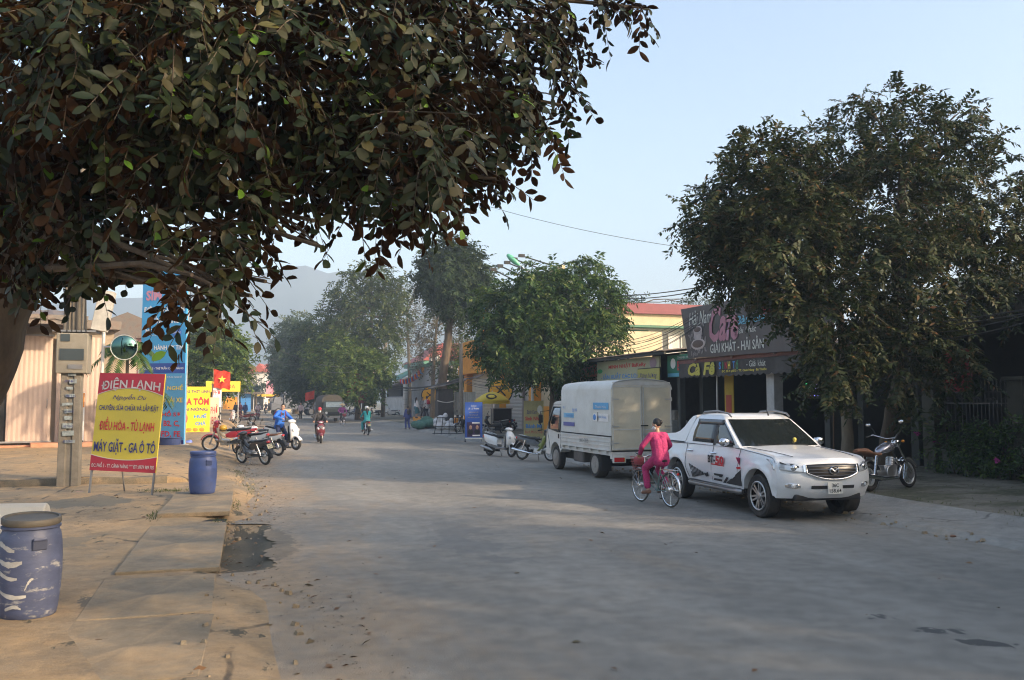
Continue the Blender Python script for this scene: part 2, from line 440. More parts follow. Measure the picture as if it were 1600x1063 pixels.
gd = MB().add([(-1150, -380, -.3), (1150, -380, -.3), (1150, 1090, -.3), (-1150, 1090, -.3)], [(0, 1, 2, 3)])
tag(gd.build('ground', M_earth), kind='structure')
rd = MB().grid([[(xl, y, 0), (.6, y, 0), (5, y, 0), (xr, y, 0)] for xl, xr, y in [(-1.4, 10.7, -40), (-1.4, 10.7, 0), (-1.0, 10.7, 11.05)] + [(.28 + random.uniform(-.05, .05) + .07 * math.sin(i * .37) - (.25 if i in (0, 42) else 0), 10.7, 11.2 + .1 * i) for i in range(43)] + [(-.6, 10.7, 15.5), (-1.4, 10.7, 60), (-2.2, 11, 400)]])
tag(rd.build('road', M_road), kind='structure')

# ---- left pavement: a sheet with real levels (ramp to the road, raised terrace behind the ledge)
def sm(a, b, x):
    t = min(1, max(0, (x - a) / (b - a))); return t * t * (3 - 2 * t)
def edge_left(y):
    if y < 11.2: return .62 - .08 * math.sin(y * .9) - .75 * sm(9.2, 11.2, y)
    if y < 15.3: return -.36
    return .22 + .1 * math.sin(y * 1.3) - .45 * sm(19, 30, y) - .75 * sm(30, 60, y) + (-.58 * (1 - sm(15.3, 16.6, y)))
def h_left(x, y):
    e = edge_left(y)
    lo = .06 + .06 * sm(14.5, 16, y)
    z = -.03 + (lo + .03) * sm(e, min(e - .7, -.36) if not 11.2 < y < 15.3 else e - .02, x) if x > e - 1.5 else lo
    if x >= e: z = -.03
    if y > 22.3:
        t = sm(-.9, -2.1, x)
        z += t * (.16 + .2 * sm(23, 30, y))
    if 11.2 <= y <= 15.45 and x > -.36: z = -.2
    z += .012 * math.sin(x * 2.1 + y * .7) * sm(-.3, -1, x)
    return z
xs = [-16, -12, -9, -7, -6, -5, -4.2, -3.6, -3] + [-2.6 + .2 * i for i in range(9)] + [-.9, -.7, -.55, -.45, -.37, -.35, -.25, -.1, 0, .1, .2, .3, .4, .5, .6, .7, .8]
ys = [-30, -15, -6, -2] + [0 + .5 * i for i in range(22)] + [11, 11.19, 11.21, 11.6] + [12 + .5 * i for i in range(7)] + [15.25, 15.31, 15.46, 15.48] + [15.7 + .4 * i for i in range(16)] + [22, 22.29, 22.31, 22.6] + [23 + i for i in range(12)] + [36, 40, 45, 50, 60, 80, 100, 150, 300]
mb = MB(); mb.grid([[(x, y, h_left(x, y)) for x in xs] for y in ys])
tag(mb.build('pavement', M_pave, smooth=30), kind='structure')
# open gutter floor beside the slabs
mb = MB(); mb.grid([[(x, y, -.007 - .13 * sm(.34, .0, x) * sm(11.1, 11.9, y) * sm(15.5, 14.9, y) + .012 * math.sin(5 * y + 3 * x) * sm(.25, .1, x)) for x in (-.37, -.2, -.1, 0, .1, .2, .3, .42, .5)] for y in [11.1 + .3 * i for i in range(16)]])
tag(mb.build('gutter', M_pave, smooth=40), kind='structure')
# ---- right pavement
def h_right(x, y):
    k = .1 * math.sin(y * .37) + .04 * math.sin(y * 1.9) + .25 * sm(28, 40, y)
    x -= k * (1 - sm(11.5, 13, x))
    z = -.03 + .12 * sm(10.2, 10.5, x) + .05 * sm(10.5, 11.8, x) + .07 * sm(11.84, 11.9, x) + .04 * sm(12, 16, x)
    return z + .012 * math.sin(x * 3 + y)
ys2 = [-30, -15, -6] + [-2 + .5 * i for i in range(60)] + [28 + i for i in range(30)] + [60, 70, 80, 100, 150, 300]
for nm, xr, m in (('kerb', [10.0, 10.2, 10.3, 10.4, 10.5, 10.6, 10.8, 11.2, 11.6, 11.83, 11.86, 11.92], M_kerb), ('sidewalk', [11.92, 12.2, 12.6, 13, 13.5, 14, 15, 16, 17, 20, 30], M_moss)):
    mb = MB(); mb.grid([[(x, y, h_right(x, y)) for x in xr] for y in ys2])
    tag(mb.build(nm, m, smooth=35), kind='structure')

# ---- drain cover slabs (things one could lift), ledge
def slab(c, d, rz, label, zt=0.):
    b = MB().box((0, 0, 0), d); o = b.build('drain_slab', M_slab, bevel=.012); o.location = c; o.rotation_euler = (zt, 0, rz)
    return tag(o, label, 'concrete slab', 'drain slabs in the left pavement')
slab((-.93, 13.15, .055), (1.16, 4.0, .06), R(.3), 'long flat concrete drain slab just in front of the open gap')
slab((-.9, 16.55, .155), (1.16, 1.75, .08), R(-.6), 'raised concrete drain slab with a dark gap under its front edge')
slab((-.9, 18.35, .15), (1.14, 1.75, .08), R(.4), 'concrete drain slab next to the standing blue drum')
mb = MB().box((-.93, 15.4, .072), (1.1, .42, .006))  # flat near-black sheet painting the shade of the drain gap
mb.build('drain_gap_shade', mat('drain_shade', (.012, .011, .01), .9)); tag(bpy.data.objects['drain_gap_shade'], kind='structure')
for i, (x, y, w, d, rz) in enumerate([(-.95, 9.9, 1.2, 1.9, 1.2), (-.93, 7.9, 1.22, 1.95, -.8), (-.9, 5.9, 1.2, 1.9, .5)]):
    slab((x, y, .034), (w, d, .06), R(rz), ['flat concrete drain slab behind the cracked one in the foreground', 'cracked concrete drain slab lying in the sunny foreground', 'concrete drain slab cut off by the bottom picture edge'][i])
mb = MB(); n = 30
rows = []
for k, (dy, z) in enumerate([(0, -.02), (-.02, .2), (.02, .27), (.3, .27), (.36, .2)]):
    rows.append([(-16 + 14.1 * i / n, 22.2 + dy + .05 * math.sin(i * 1.7) - .02 * i / n, z + .015 * math.sin(i * 2.3 + k)) for i in range(n + 1)])
mb.grid(rows); e = mb.build('ledge', ground_mat('ledge_concrete', (.16, .13, .09), (.3, .21, .12), .5, .7, 2., grain=.2, bump=.6, stretch=(1, 1, 1)), smooth=50)
tag(e, kind='structure')

# ---- grit, fallen leaves and tufts
def scatter_flat(name, n, fx, size, m, lift=.008):
    pos = []; 
    for _ in range(n): pos.append(fx())
    pos = np.array(pos); d = norm(np.concatenate([RNG.normal(size=(n, 2)), RNG.normal(size=(n, 1)) * .15], 1)); nn = np.tile(np.array([[0, 0, 1.]]), (n, 1)) + RNG.normal(size=(n, 3)) * .25
    L = size * RNG.uniform(.4, 1.3, n)
    pos[:, 2] += lift
    return tag(leaf_mesh(name, pos, d, nn, L, L * .5, [m], None), kind='stuff')
M_dry = leafmat('dry_leaf', [(0, (.13, .06, .025)), (.6, (.22, .12, .05)), (1, (.1, .09, .04))], .7, .1)
def litter():
    if random.random() < .45:
        y = random.uniform(4, 34); x = edge_left(y) + random.gauss(.1, .25) ; return (x, y, max(0, h_left(x, y)))
    if random.random() < .45:
        y = random.uniform(6, 40); x = 10.3 + random.gauss(0, .25); return (x, y, max(0, h_right(x, y)))
    x, y = random.uniform(-4, 10), random.uniform(5, 30); return (x, y, max(0, h_left(x, y)) if x < .8 else 0.)
scatter_flat('fallen_leaves', 420, litter, .09, M_dry)
M_grit = leafmat('grit', [(0, (.09, .075, .06)), (1, (.3, .25, .19))], .9, 0)
def grit():
    if random.random() < .5:
        y = random.uniform(4, 34); x = edge_left(y) + random.gauss(.25, .3); return (x, y, max(0, h_left(x, y)))
    y = random.uniform(6, 40); x = 10.25 + random.gauss(-.1, .22); return (x, y, max(0, h_right(x, y)))
scatter_flat('grit', 4000, grit, .03, M_grit, .004)
M_grass = leafmat('grass', [(0, (.05, .075, .02)), (.6, (.09, .12, .03)), (1, (.14, .13, .05))], .6, .3)
P = []
for (cx, cy, rx, ry, k) in [(-1.75, 20.2, .55, .3, 260), (-.25, 15.2, .35, .2, 160), (-.25, 17.5, .12, 1.2, 90), (.05, 22, .2, 2.5, 220), (-1.55, 15.8, .15, .5, 80), (12.4, 10.6, .7, 1.0, 400), (13, 12, 1.2, 2.2, 50), (14.5, 15.2, 1.4, 1.5, 40), (12.0, 16, .1, 6, 160), (-.3, 25, .25, 1.6, 120)]:
    for _ in range(k):
        x, y = random.gauss(cx, rx * .5), random.gauss(cy, ry * .5)
        P.append((x, y, h_left(x, y) if x < 2 else h_right(x, y)))
P = np.array(P); n = len(P)
d = norm(np.stack([RNG.normal(size=n) * .7, RNG.normal(size=n) * .7, np.ones(n)], 1)); L = RNG.uniform(.03, .09, n)
tag(leaf_mesh('grass', P, d, RNG.normal(size=(n, 3)), L, L * .16, [M_grass], None), kind='stuff')

rub = MB(); rr_ = random.Random(9)
for _ in range(150):
    y = rr_.uniform(4.5, 32); x = edge_left(y) + rr_.gauss(-.05, .12) if rr_.random() < .7 else rr_.gauss(-.35, .1); s_ = rr_.uniform(.012, .05); z0 = h_left(x, y) if not 11.2 < y < 15.4 else .01
    rub.box((x, y, max(0, z0) + s_ * .3), (s_ * rr_.uniform(.8, 2), s_ * rr_.uniform(.8, 1.6), s_), Matrix.Rotation(rr_.uniform(0, 3), 3, 'Z') @ Matrix.Rotation(rr_.uniform(-.4, .4), 3, 'X'), top=(rr_.uniform(.5, .9), rr_.uniform(.5, .9)))
for _ in range(110):
    y = rr_.uniform(6, 26); x = 10.28 + .1 * math.sin(y * .37) + rr_.gauss(0, .1); s_ = rr_.uniform(.012, .05)
    rub.box((x, y, max(0, h_right(x, y)) + s_ * .3), (s_ * rr_.uniform(.8, 2), s_ * rr_.uniform(.8, 1.6), s_), Matrix.Rotation(rr_.uniform(0, 3), 3, 'Z') @ Matrix.Rotation(rr_.uniform(-.4, .4), 3, 'X'), top=(rr_.uniform(.5, .9), rr_.uniform(.5, .9)))
tag(rub.build('rubble', M_slab), kind='stuff')
# ---- mountains far up the valley
mm = mat('forest_slope', (.03, .045, .045), .9, var=.3, vs=.02)
def ridge(name, y, prof, depth, seed):
    rnd = random.Random(seed); mb = MB(); rows = []
    xs_ = [p[0] for p in prof]; n = 90
    def hh(x):
        for (x0, h0), (x1, h1) in zip(prof, prof[1:]):
            if x0 <= x <= x1: return h0 + (h1 - h0) * sm(0, 1, (x - x0) / (x1 - x0))
        return 0
    jit = [rnd.uniform(-1, 1) for _ in range(n + 1)]
    for k in range(7):
        t = k / 6
        rows.append([(xs_[0] + (xs_[-1] - xs_[0]) * i / n + rnd.uniform(-3, 3), y - depth * (1 - t) + rnd.uniform(-6, 6) * (k < 6), max(-1.2, hh(xs_[0] + (xs_[-1] - xs_[0]) * i / n) * t ** 1.3 * (1 + .12 * jit[i] * (1 - t) * 3) + (jit[i] * 1.6 if k == 6 else 0)) if k else -1.2) for i in range(n + 1)])
    rows.append([(x, y2 + 20, -1.2) for x, y2, z in rows[-1]])
    mb.grid(rows); return tag(mb.build(name, mm, smooth=180), kind='structure')
ridge('mountain', 960, [(-700, 40), (-420, 70), (-260, 95), (-120, 105), (-45, 118), (0, 133), (25, 144), (46, 148), (77, 140), (98, 144), (167, 135), (200, 130), (260, 112), (340, 84), (450, 56), (560, 40), (700, 22), (1000, 15)], 260, 3)
# ================================================================== BUILDINGS AND SIGNS
X3, Y3, Z3 = V((1, 0, 0)), V((0, 1, 0)), V((0, 0, 1))
m_white = mat('white_plaster', (.62, .6, .56), .8, var=.08, vs=2, dirt=(.3, .27, .22), dirt_s=1.2, dirt_amt=.45, bump=.1)
m_grey = mat('grey_plaster', (.45, .45, .47), .85, var=.1, vs=1.2, dirt=(.25, .24, .22), dirt_s=.8, dirt_amt=.4, bump=.1)
m_cream = mat('cream_plaster', (.58, .49, .32), .8, var=.08, vs=1.5, dirt=(.3, .24, .15), dirt_amt=.4)
m_yellow = mat('yellow_plaster', (.56, .46, .29), .8, var=.08, vs=1.5, dirt=(.4, .3, .15), dirt_amt=.3)
m_orange = mat('orange_paint', (.74, .31, .025), .7, var=.08, vs=1.5, dirt=(.4, .17, .03), dirt_amt=.4)
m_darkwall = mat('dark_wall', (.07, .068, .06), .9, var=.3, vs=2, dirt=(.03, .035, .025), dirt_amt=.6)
m_interior_shade = mat('interior_shade', (.018, .017, .016), .9, var=.5, vs=3)  # near-black colour standing in for the shade inside rooms and doorways
m_redroof = mat('red_roof', (.33, .075, .05), .7, var=.25, vs=3, bump=.3, bs=20)
m_maroon = mat('maroon_roof', (.2, .045, .055), .6, var=.12, vs=1)
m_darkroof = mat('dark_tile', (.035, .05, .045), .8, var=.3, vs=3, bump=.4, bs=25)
m_tin = mat('rusty_tin', (.19, .165, .14), .6, .3, var=.3, vs=3, dirt=(.12, .055, .03), dirt_s=3, dirt_amt=.7)
m_shutter = mat('cream_shutter', (.55, .48, .36), .55, var=.06, vs=1, dirt=(.3, .25, .18), dirt_amt=.35)
m_gshut = mat('grey_shutter', (.36, .35, .32), .5, .2, var=.06)
m_pinkmetal = mat('pink_sheet_metal', (.46, .34, .27), .55, var=.07, vs=1.2, dirt=(.35, .26, .2), dirt_s=.8, dirt_amt=.4, stretch=(1, 1, .3))
m_terra = mat('terracotta_tile', (.5, .21, .11), .7, var=.15, vs=5, dirt=(.4, .32, .24), dirt_amt=.5)
m_conc = mat('pole_concrete', (.2, .175, .14), .85, var=.25, vs=3, dirt=(.09, .075, .055), dirt_s=2, dirt_amt=.6, bump=.3)
m_steel = mat('grey_steel', (.3, .3, .3), .45, .7, var=.15, vs=8, dirt=(.16, .09, .05), dirt_amt=.4)
m_galv = mat('galvanised_steel', (.5, .5, .48), .45, .6, var=.1, vs=6)
m_black = mat('black_metal', (.02, .02, .02), .45, .3, var=.2)
m_glassdk = mat('window_glass', (.03, .04, .045), .08, var=.1, spec=.8)
m_green = mat('green_paint', (.05, .16, .10), .6, var=.15, dirt=(.08, .1, .06), dirt_amt=.4)
m_wood = mat('brown_wood', (.16, .09, .045), .7, var=.25, vs=12, stretch=(1, 1, .15))
def flat(key, c, r=.55): return mat(key, c, r, var=.05, vs=2, dirt=tuple(x * .72 for x in c), dirt_s=2.2, dirt_amt=.35)
t_red, t_navy, t_white, t_blue, t_yel, t_black = flat('letter_red', (.55, .03, .04)), flat('letter_navy', (.03, .035, .17)), flat('letter_white', (.8, .78, .74)), flat('letter_blue', (.06, .25, .6)), flat('letter_yellow', (.8, .63, .06)), flat('letter_black', (.02, .02, .02))
t_silver, t_pink, t_pale, t_green, t_cyan, t_orange = flat('letter_silver', (.55, .5, .48)), flat('letter_pink', (.62, .28, .36)), flat('letter_pale', (.62, .62, .55)), flat('letter_green', (.05, .3, .12)), flat('letter_cyan', (.15, .42, .55)), flat('letter_orange', (.75, .25, .03))

def window(parent, c, u, w, h, n, frame=m_white, glass=m_glassdk, bars=2):
    """Window frame with glass set back; c centre on the wall, u along the wall, n outward."""
    c, u, n = V(c), V(u), V(n); mb = MB(); t = .07
    B = Matrix((u, n, Z3)).transposed()
    for s in (-1, 1):
        mb.box(c + u * s * (w / 2) + n * .02, (t, .14, h + t), B); mb.box(c + Z3 * s * (h / 2) + n * .024, (w + t, .13, t), B)
    for i in range(1, bars): mb.box(c + u * (i / bars - .5) * w + n * .015, (.05, .08, h), B)
    f = mb.build('window', frame, parent)
    MB().box(c + n * .01, (w, .03, h), B).build('pane', glass, f)
    return f

# ------------------------------------------------------------------ LEFT: shop with pale sheet metal doors
b = thing('shop_house', 'left shop house with pale pink sheet metal doors above a terracotta step', 'house', (-8.6, 32.6, 0), R(14))
MB().box((-.6, 3.2, 2.3), (9.2, 5.2, 4.6)).build('wall', mat('stained_wall', (.33, .26, .19), .85, var=.12, vs=1.5, dirt=(.2, .16, .12), dirt_amt=.5), b)
mb = MB()
for i in range(2): mb.box((-1.2 - .25 * i, .2 - .28 * i, .36 + .0), (9.5, .7, .36 - .14 * i))
mb.box((2.6, -.1, .5), (2.3, .9, .24)); mb.build('step', m_terra, b, bevel=.015)
def metal_door(x0, x1, y=.42):
    mb = MB(); n = int((x1 - x0) / .07); rows = []
    for z in (.62, 3.3, 4.3): rows.append([(x0 + (x1 - x0) * i / n, y - (.012 if i % 2 else 0), z) for i in range(n + 1)])
    mb.grid(rows); d = mb.build('metal_door', m_pinkmetal, b, solid=.02)
    MB().tube([(x1 - .12, y - .05, 1.8), (x1 - .12, y - .1, 1.85), (x1 - .12, y - .1, 2.05), (x1 - .12, y - .05, 2.1)], .012).build('handle', m_steel, d)
for x0, x1 in ((-5.2, -3.6), (-3.5, -1.9), (-1.5, .38), (.72, 2.05), (2.2, 3.6)): metal_door(x0, x1)
MB().box((.55, .52, 2.4), (.3, .05, 3.6)).build('doorway_shade', m_interior_shade, b)  # dark panel on the wall, painted shade between the doors
for z in (.64, 4.32): MB().box((-1.5, .35, z), (7.2, .08, .06)).build('door_rail', m_steel, b)
mb = MB(); mb.prism([(-5.6, 4.9), (3.0, 4.9), (3.0, 4.6), (-5.6, 4.6)], (0, -1.3, 0), X3, Z3, -.05)
rows = [[(-5.6 + 8.6 * i / 60, -1.35 + 2.2 * k, 4.75 + .5 * k + .03 * math.sin(i * PI / 2)) for i in range(61)] for k in (0, 1)]
mb.grid(rows); mb.build('awning', m_tin, b, solid=.02)
MB().box((-1, 3.2, 4.75), (10.4, 6, .3)).build('roof', m_tin, b)
# poster standing by the dark strip between the doors
s = thing('poster_board', 'white and orange poster board leaning between metal doors and concrete pole', 'sign', (-5.9, 33.2, .45), R(12))
MB().box((0, 0, .95), (.62, .03, 1.9)).build('panel', t_white, s, bevel=.004)
MB().box((0, -.025, 1.62), (.6, .012, .5)).build('stripe', t_orange, s)
MB().box((0, -.025, .12), (.6, .012, .2)).build('stripe', t_black, s)
text('A\nÝ\nH', t_red, s, (0, -.02, .8), X3, Z3, .22, 1.1)

# second shop house behind the blue signs, with a tan awning
b = thing('shop_house', 'low shop house with a tan striped awning behind the round mirror', 'house', (-9.2, 44, 0), R(4))
MB().box((0, 4.5, 2.6), (7, 9, 4.4)).build('wall', mat('faded_wall', (.42, .34, .27), .85, dirt=(.25, .2, .15)), b)
MB().box((1.2, -.03, 1.9), (3.4, .05, 2.9)).build('doorway_shade', m_interior_shade, b)  # dark panel drawn as the shade of an open door
rows = [[(-3.4 + 7.2 * i / 72, -1.6 + .85 * k, 4.0 + .42 * k + .02 * math.sin(i * PI / 3)) for i in range(73)] for k in range(3)]
MB().grid(rows).build('awning', mat('tan_awning', (.62, .45, .28), .7, var=.15, vs=9), b, solid=.02)
window(b, (-2.2, -.0, 2.6), X3, 1.0, 1.2, -Y3)
for x in (-3.2, .2, 3.6): MB().tube([(x, -1.5, 0), (x, -1.5, 4.0)], .04).build('post', m_galv, b)
MB().box((0, 4.5, 4.95), (7.6, 9.6, .25)).build('roof', m_tin, b)
# pink house further on
b = thing('pink_house', 'pink walled house half hidden behind the sunlit tree on the left', 'house', (-9.5, 66, 0), 0)
MB().box((1.0, 5, 3.2), (7.5, 10, 6.4)).build('wall', mat('pink_plaster', (.55, .27, .25), .8, dirt=(.35, .2, .18)), b)
mb = MB(); mb.prism([(-3.2, 6.4), (5.2, 6.4), (1, 8.2)], (0, -.4, 0), X3, Z3, -10.8); mb.build('roof', m_tin, b)
for x in (-.8, 2.4): window(b, (x, 0, 4.6), X3, 1.2, 1.4, -Y3)
for i, (y, col, h, lab) in enumerate([(84, (.5, .45, .36), 5.2, 'cream shop house on the left side far down the street'), (102, (.35, .38, .42), 6.2, 'blue grey shop house on the left beyond the cream one'), (122, (.55, .42, .3), 5.0, 'tan shop house on the left near the end of the street')]):
    b = thing('shop_house', lab, 'house', (-8.0, y, 0), 0)
    MB().box((0, 7, h / 2), (7, 14, h)).build('wall', mat('shop_wall_%s' % 'abc'[i], col, .85, dirt=(.3, .25, .2)), b)
    MB().box((0, 7, h + .15), (8, 15, .3)).build('roof', (m_tin, m_redroof, m_tin)[i], b)
    rows = [[(3.4 + 1.8 * k, .4 + 13 * j / 30, 3.3 - .45 * k + .03 * (j % 2)) for j in range(31)] for k in (0, 1)]
    MB().grid(rows).build('awning', (flat('awning_teal', (.12, .25, .28)), flat('awning_red', (.4, .06, .06)), m_tin)[i], b, solid=.02)
    for k in range(3):
        MB().box((3.52, 2.4 + 4.4 * k, 1.4), (.05, 3.2, 2.6)).build('doorway_shade', m_interior_shade, b)  # flat dark panels painting shaded shop openings
    for k in range(2): window(b, (-1.4 + 2.6 * k, 0, h - 1.2), X3, 1., 1., -Y3)

# ------------------------------------------------------------------ LEFT: signs
def panel_frame(name, label, loc, rz, group=None): return thing(name, label, 'sign', loc, rz, group)
# air conditioner repair sign in front
A, Bq = G(128, 778, .06), G(238, 786, .06)
A = atd(130, 782, 18.35); Bq = atd(241, 783, 18.0); A.z = Bq.z = .06; u = (Bq - A); wl = u.length; rz = math.atan2(u.y, u.x)
s = thing('shop_sign', 'red and yellow repair shop sign on thin steel legs beside the utility pole', 'sign', (A + Bq) / 2, rz)
ln = R(2.8)          # the sign leans a little to the right
U = V((math.cos(ln), 0, -math.sin(ln) * .5)); Vv = V((math.sin(ln), .05, 1)).normalized()
o0 = V((.0, 0, 0)) + Vv * 1.56
def sp(a, c_): return o0 + U * a + Vv * c_
pw, ph = 1.56, 2.06
mb = MB()
mb.prism([(-pw / 2, -ph / 2), (pw / 2, -ph / 2), (pw / 2, ph / 2), (-pw / 2, ph / 2)], o0 + Y3 * .06, U, Vv, .03)
mb.build('panel', mat('sign_yellow', (.58, .46, .045), .45, var=.06, vs=1.5, dirt=(.5, .4, .1), dirt_amt=.3), s)
N_ = U.cross(Vv)
arc = [(-pw / 2 + pw * i / 20, ph / 2 - .46 + .15 * (1 - (2 * i / 20 - 1) ** 2)) for i in range(21)]
sred = mat('sign_red', (.42, .02, .04), .45, var=.06)
mb = MB(); mb.prism(arc + [(pw / 2, ph / 2), (-pw / 2, ph / 2)], o0 + Y3 * .028, U, Vv, .004); mb.build('red_band', sred, s)
arc2 = [(-pw / 2 + pw * i / 20, -ph / 2 + .33 - .09 * (1 - (2 * i / 20 - 1) ** 2)) for i in range(21)]
mb = MB(); mb.prism([(-pw / 2, -ph / 2), (pw / 2, -ph / 2)] + arc2[::-1], o0 + Y3 * .028, U, Vv, .004); mb.build('red_band', sred, s)
for ar in (arc, arc2): MB().tube([sp(a, c_) + Y3 * .026 for a, c_ in ar], .008, 5).build('band_edge', t_silver, s)
def st(body, m, y, w, h, x=0., **k): text(body, m, s, sp(x, y) + Y3 * .022 - N_ * 0, U, Vv, w, h, **k)
st('ĐIỆN LẠNH', t_silver, .81, 1.40, .29, bold=.02, arc=.05)
st('Nguyễn Du', t_navy, .52, .8, .14, shear=.35)
st('CHUYÊN: SỬA CHỮA VÀ LẮP ĐẶT', t_navy, .31, 1.42, .19, bold=.015)
st('ĐIỀU HÒA - TỦ LẠNH', t_red, -.06, 1.3, .33, bold=.02)
st('MÁY GIẶT - GA Ô TÔ', t_navy, -.52, 1.46, .34, bold=.02)
st('ĐC: PHỐ 3 - TT. CÀNH NÀNG *** ĐT: 0979 989 705', t_silver, -.90, 1.48, .12, bold=.02)
for sx in (-1, 1):
    mb = MB(); mb.bar((sx * .74, .05, 0), sp(sx * .76, .98) + Y3 * .07, .035); mb.box((sx * .74, .05, .01), (.08, .3, .02)); mb.build('leg', m_steel, s)
mb = MB(); mb.bar((-.25, .55, .0), sp(-.3, .1) + Y3 * .05, .025); mb.build('brace', m_steel, s)

# tall blue signs: phone shop above, driving school below
P0, P1 = atd(213, 640, 32.), atd(294, 640, 31.4)
u = P1 - P0; rz = math.atan2(u.y, u.x); c = (P0 + P1) / 2
s = thing('phone_shop_sign', 'tall sky blue phone shop hoarding with white lettering, upper of the two blue signs', 'sign', (c.x, c.y + .1, .3), rz)
m_sky = mat('sign_sky_blue', (.06, .33, .62), .45, var=.06, vs=1, dirt=(.05, .22, .45), dirt_amt=.3)
MB().box((0, 0, 4.55), (1.92, .08, 4.3)).build('panel', m_sky, s)
MB().box((0, -.045, 2.78), (1.92, .02, .68)).build('blue_band', flat('band_blue', (.03, .08, .32)), s)
def bt(body, m, z, w, h, x=0, **k): text(body, m, s, (x, -.045, z), X3, Z3, w, h, **k)
bt('H', t_white, 6.28, .2, .26, .3, bold=.04); bt('SIM THẺ', t_pink, 5.7, 1.7, .5, .05, bold=.04); bt('ĐIỆN THOẠI - SIM', t_white, 5.12, 1.75, .28, bold=.02)
bt('CHÍNH HÃNG', t_white, 4.72, 1.3, .26, bold=.02); bt('NOKIA', t_white, 4.32, .72, .16, -.42, bold=.03); bt('Connecting People', t_white, 4.16, .6, .06, -.38); 
MB().lathe([(.01, 0), (.2, .0), (.2, .012), (.01, .012)], (.58, -.045, 4.24), (0, -1, 0), 24).build('emblem', flat('oval_blue', (.04, .16, .5)), s)
bt('SAMSUNG', t_white, 4.24, .34, .07, .58, lift=.016); bt('BẢO HÀNH UY TÍN', t_white, 3.72, 1.7, .22, bold=.02)
text('ĐC: PHỐ 3 - THỊ TRẤN CÀNH NÀNG', t_white, s, (0, -.056, 2.94), X3, Z3, 1.8, .14, bold=.02); text('ĐT: 0977.685.915', t_white, s, (.1, -.056, 2.64), X3, Z3, 1.3, .2, bold=.02)
mb = MB()
for x in (-.92, .92): mb.bar((x, .09, -.1), (x, .09, 6.9), .06)
mb.build('post', m_galv, s)
s = thing('driving_school_sign', 'lower blue driving school sign with yellow and red lettering above a plastic basin', 'sign', (c.x, c.y - .12, .35), rz)
MB().box((0, 0, 1.38), (1.98, .06, 2.62)).build('panel', mat('sign_blue', (.09, .33, .58), .45, var=.06, dirt=(.07, .24, .45), dirt_amt=.3), s)
MB().box((0, -.034, .18), (1.96, .012, .2)).build('blue_band', t_navy, s)
def dt(body, m, z, w, h, x=0, **k): text(body, m, s, (x, -.034, z), X3, Z3, w, h, **k)
dt('TRUNG TÂM ĐÀO TẠO NGHỀ', t_white, 2.56, 1.7, .1); dt('DẠY NGHỀ', t_yel, 2.17, 1.2, .26, .3, bold=.02); dt('SÁT HẠCH LÁI XE', t_yel, 1.72, 1.8, .26, bold=.02)
dt('NHẬN HỒ SƠ', t_red, 1.22, 1.7, .26, bold=.03); dt('A1, B1, B2, C,', t_red, .86, 1.6, .24, bold=.03); dt('D, E, FD, FE', t_red, .48, 1.5, .24, .1, bold=.03)
text('ĐC: PHỐ 3 - TT. CÀNH NÀNG - ĐT: 0912 823 039', t_white, s, (0, -.041, .18), X3, Z3, 1.8, .09, bold=.02)
mb = MB()
for x in (-.9, .9): mb.bar((x, .05, -.1), (x, .05, 2.5), .05)
mb.build('post', m_galv, s)

# yellow noodle sign
c = atd(300, 684, 43.); 
s = thing('food_sign', 'yellow noodle stall sign with red and blue lettering beyond the blue signs', 'sign', (c.x, c.y, .1), R(6))
MB().box((0, 0, 1.32), (1.62, .06, 2.6)).build('panel', mat('sign_bright_yellow', (.80, .60, .03), .45, var=.04), s)
def yt(body, m, z, w, h, x=0, **k): text(body, m, s, (x, -.034, z), X3, Z3, w, h, **k)
yt('CÔNG THỊT LINH', t_navy, 2.38, 1.45, .2, .05, bold=.02); yt('CUA TÔM', t_red, 1.92, 1.5, .42, bold=.04); yt('BÚN NÓNG', t_navy, 1.52, 1.4, .2, bold=.02)
yt('HUẾ', t_blue, 1.18, .6, .24, .36, bold=.04); yt('CHẢ', t_blue, .82, .5, .24, .38, bold=.04); yt('ĐT: CÁC MÓN NHẬU', t_navy, .2, 1.5, .24, bold=.02)
MB().ell((-.42, -.03, 1.05), (.2, .02, .3)).build('picture', t_red, s); mb = MB()
for i in range(4): mb.ell((-.45 + .3 * i, -.03, .5), (.13, .02, .1))
mb.build('picture', t_orange, s)
mb = MB()
for x in (-.75, .75): mb.bar((x, .04, -.2), (x, .04, 2.6), .04)
mb.build('post', m_galv, s)
# small cream signs further along
for i, (px, py, d, w, h, z0, m, lab) in enumerate([(334, 668, 50, .55, 1.9, .3, flat('board_cream', (.7, .55, .38)), 'narrow cream menu board behind the yellow noodle sign'), (338, 640, 56, .6, 1.5, 1.6, t_white, 'white hanging board near the red national flag'), (348, 640, 58, 2.2, .7, 2.6, flat('awning_yellow', (.75, .55, .04)), 'yellow shop board below the red flag')]):
    p = atd(px, py, d); s = thing('shop_board', lab, 'sign', (p.x, p.y, 0), R(8))
    MB().box((0, 0, z0 + h / 2), (w, .05, h)).build('panel', m, s); text('PHỞ\nBÒ' if h > 1 else 'TẠP HÓA', t_red, s, (0, -.03, z0 + h / 2), X3, Z3, w * .7, h * .6)
    MB().tube([(w * .45, .05, 0), (w * .45, .05, z0 + h)], .03).build('post', m_galv, s)

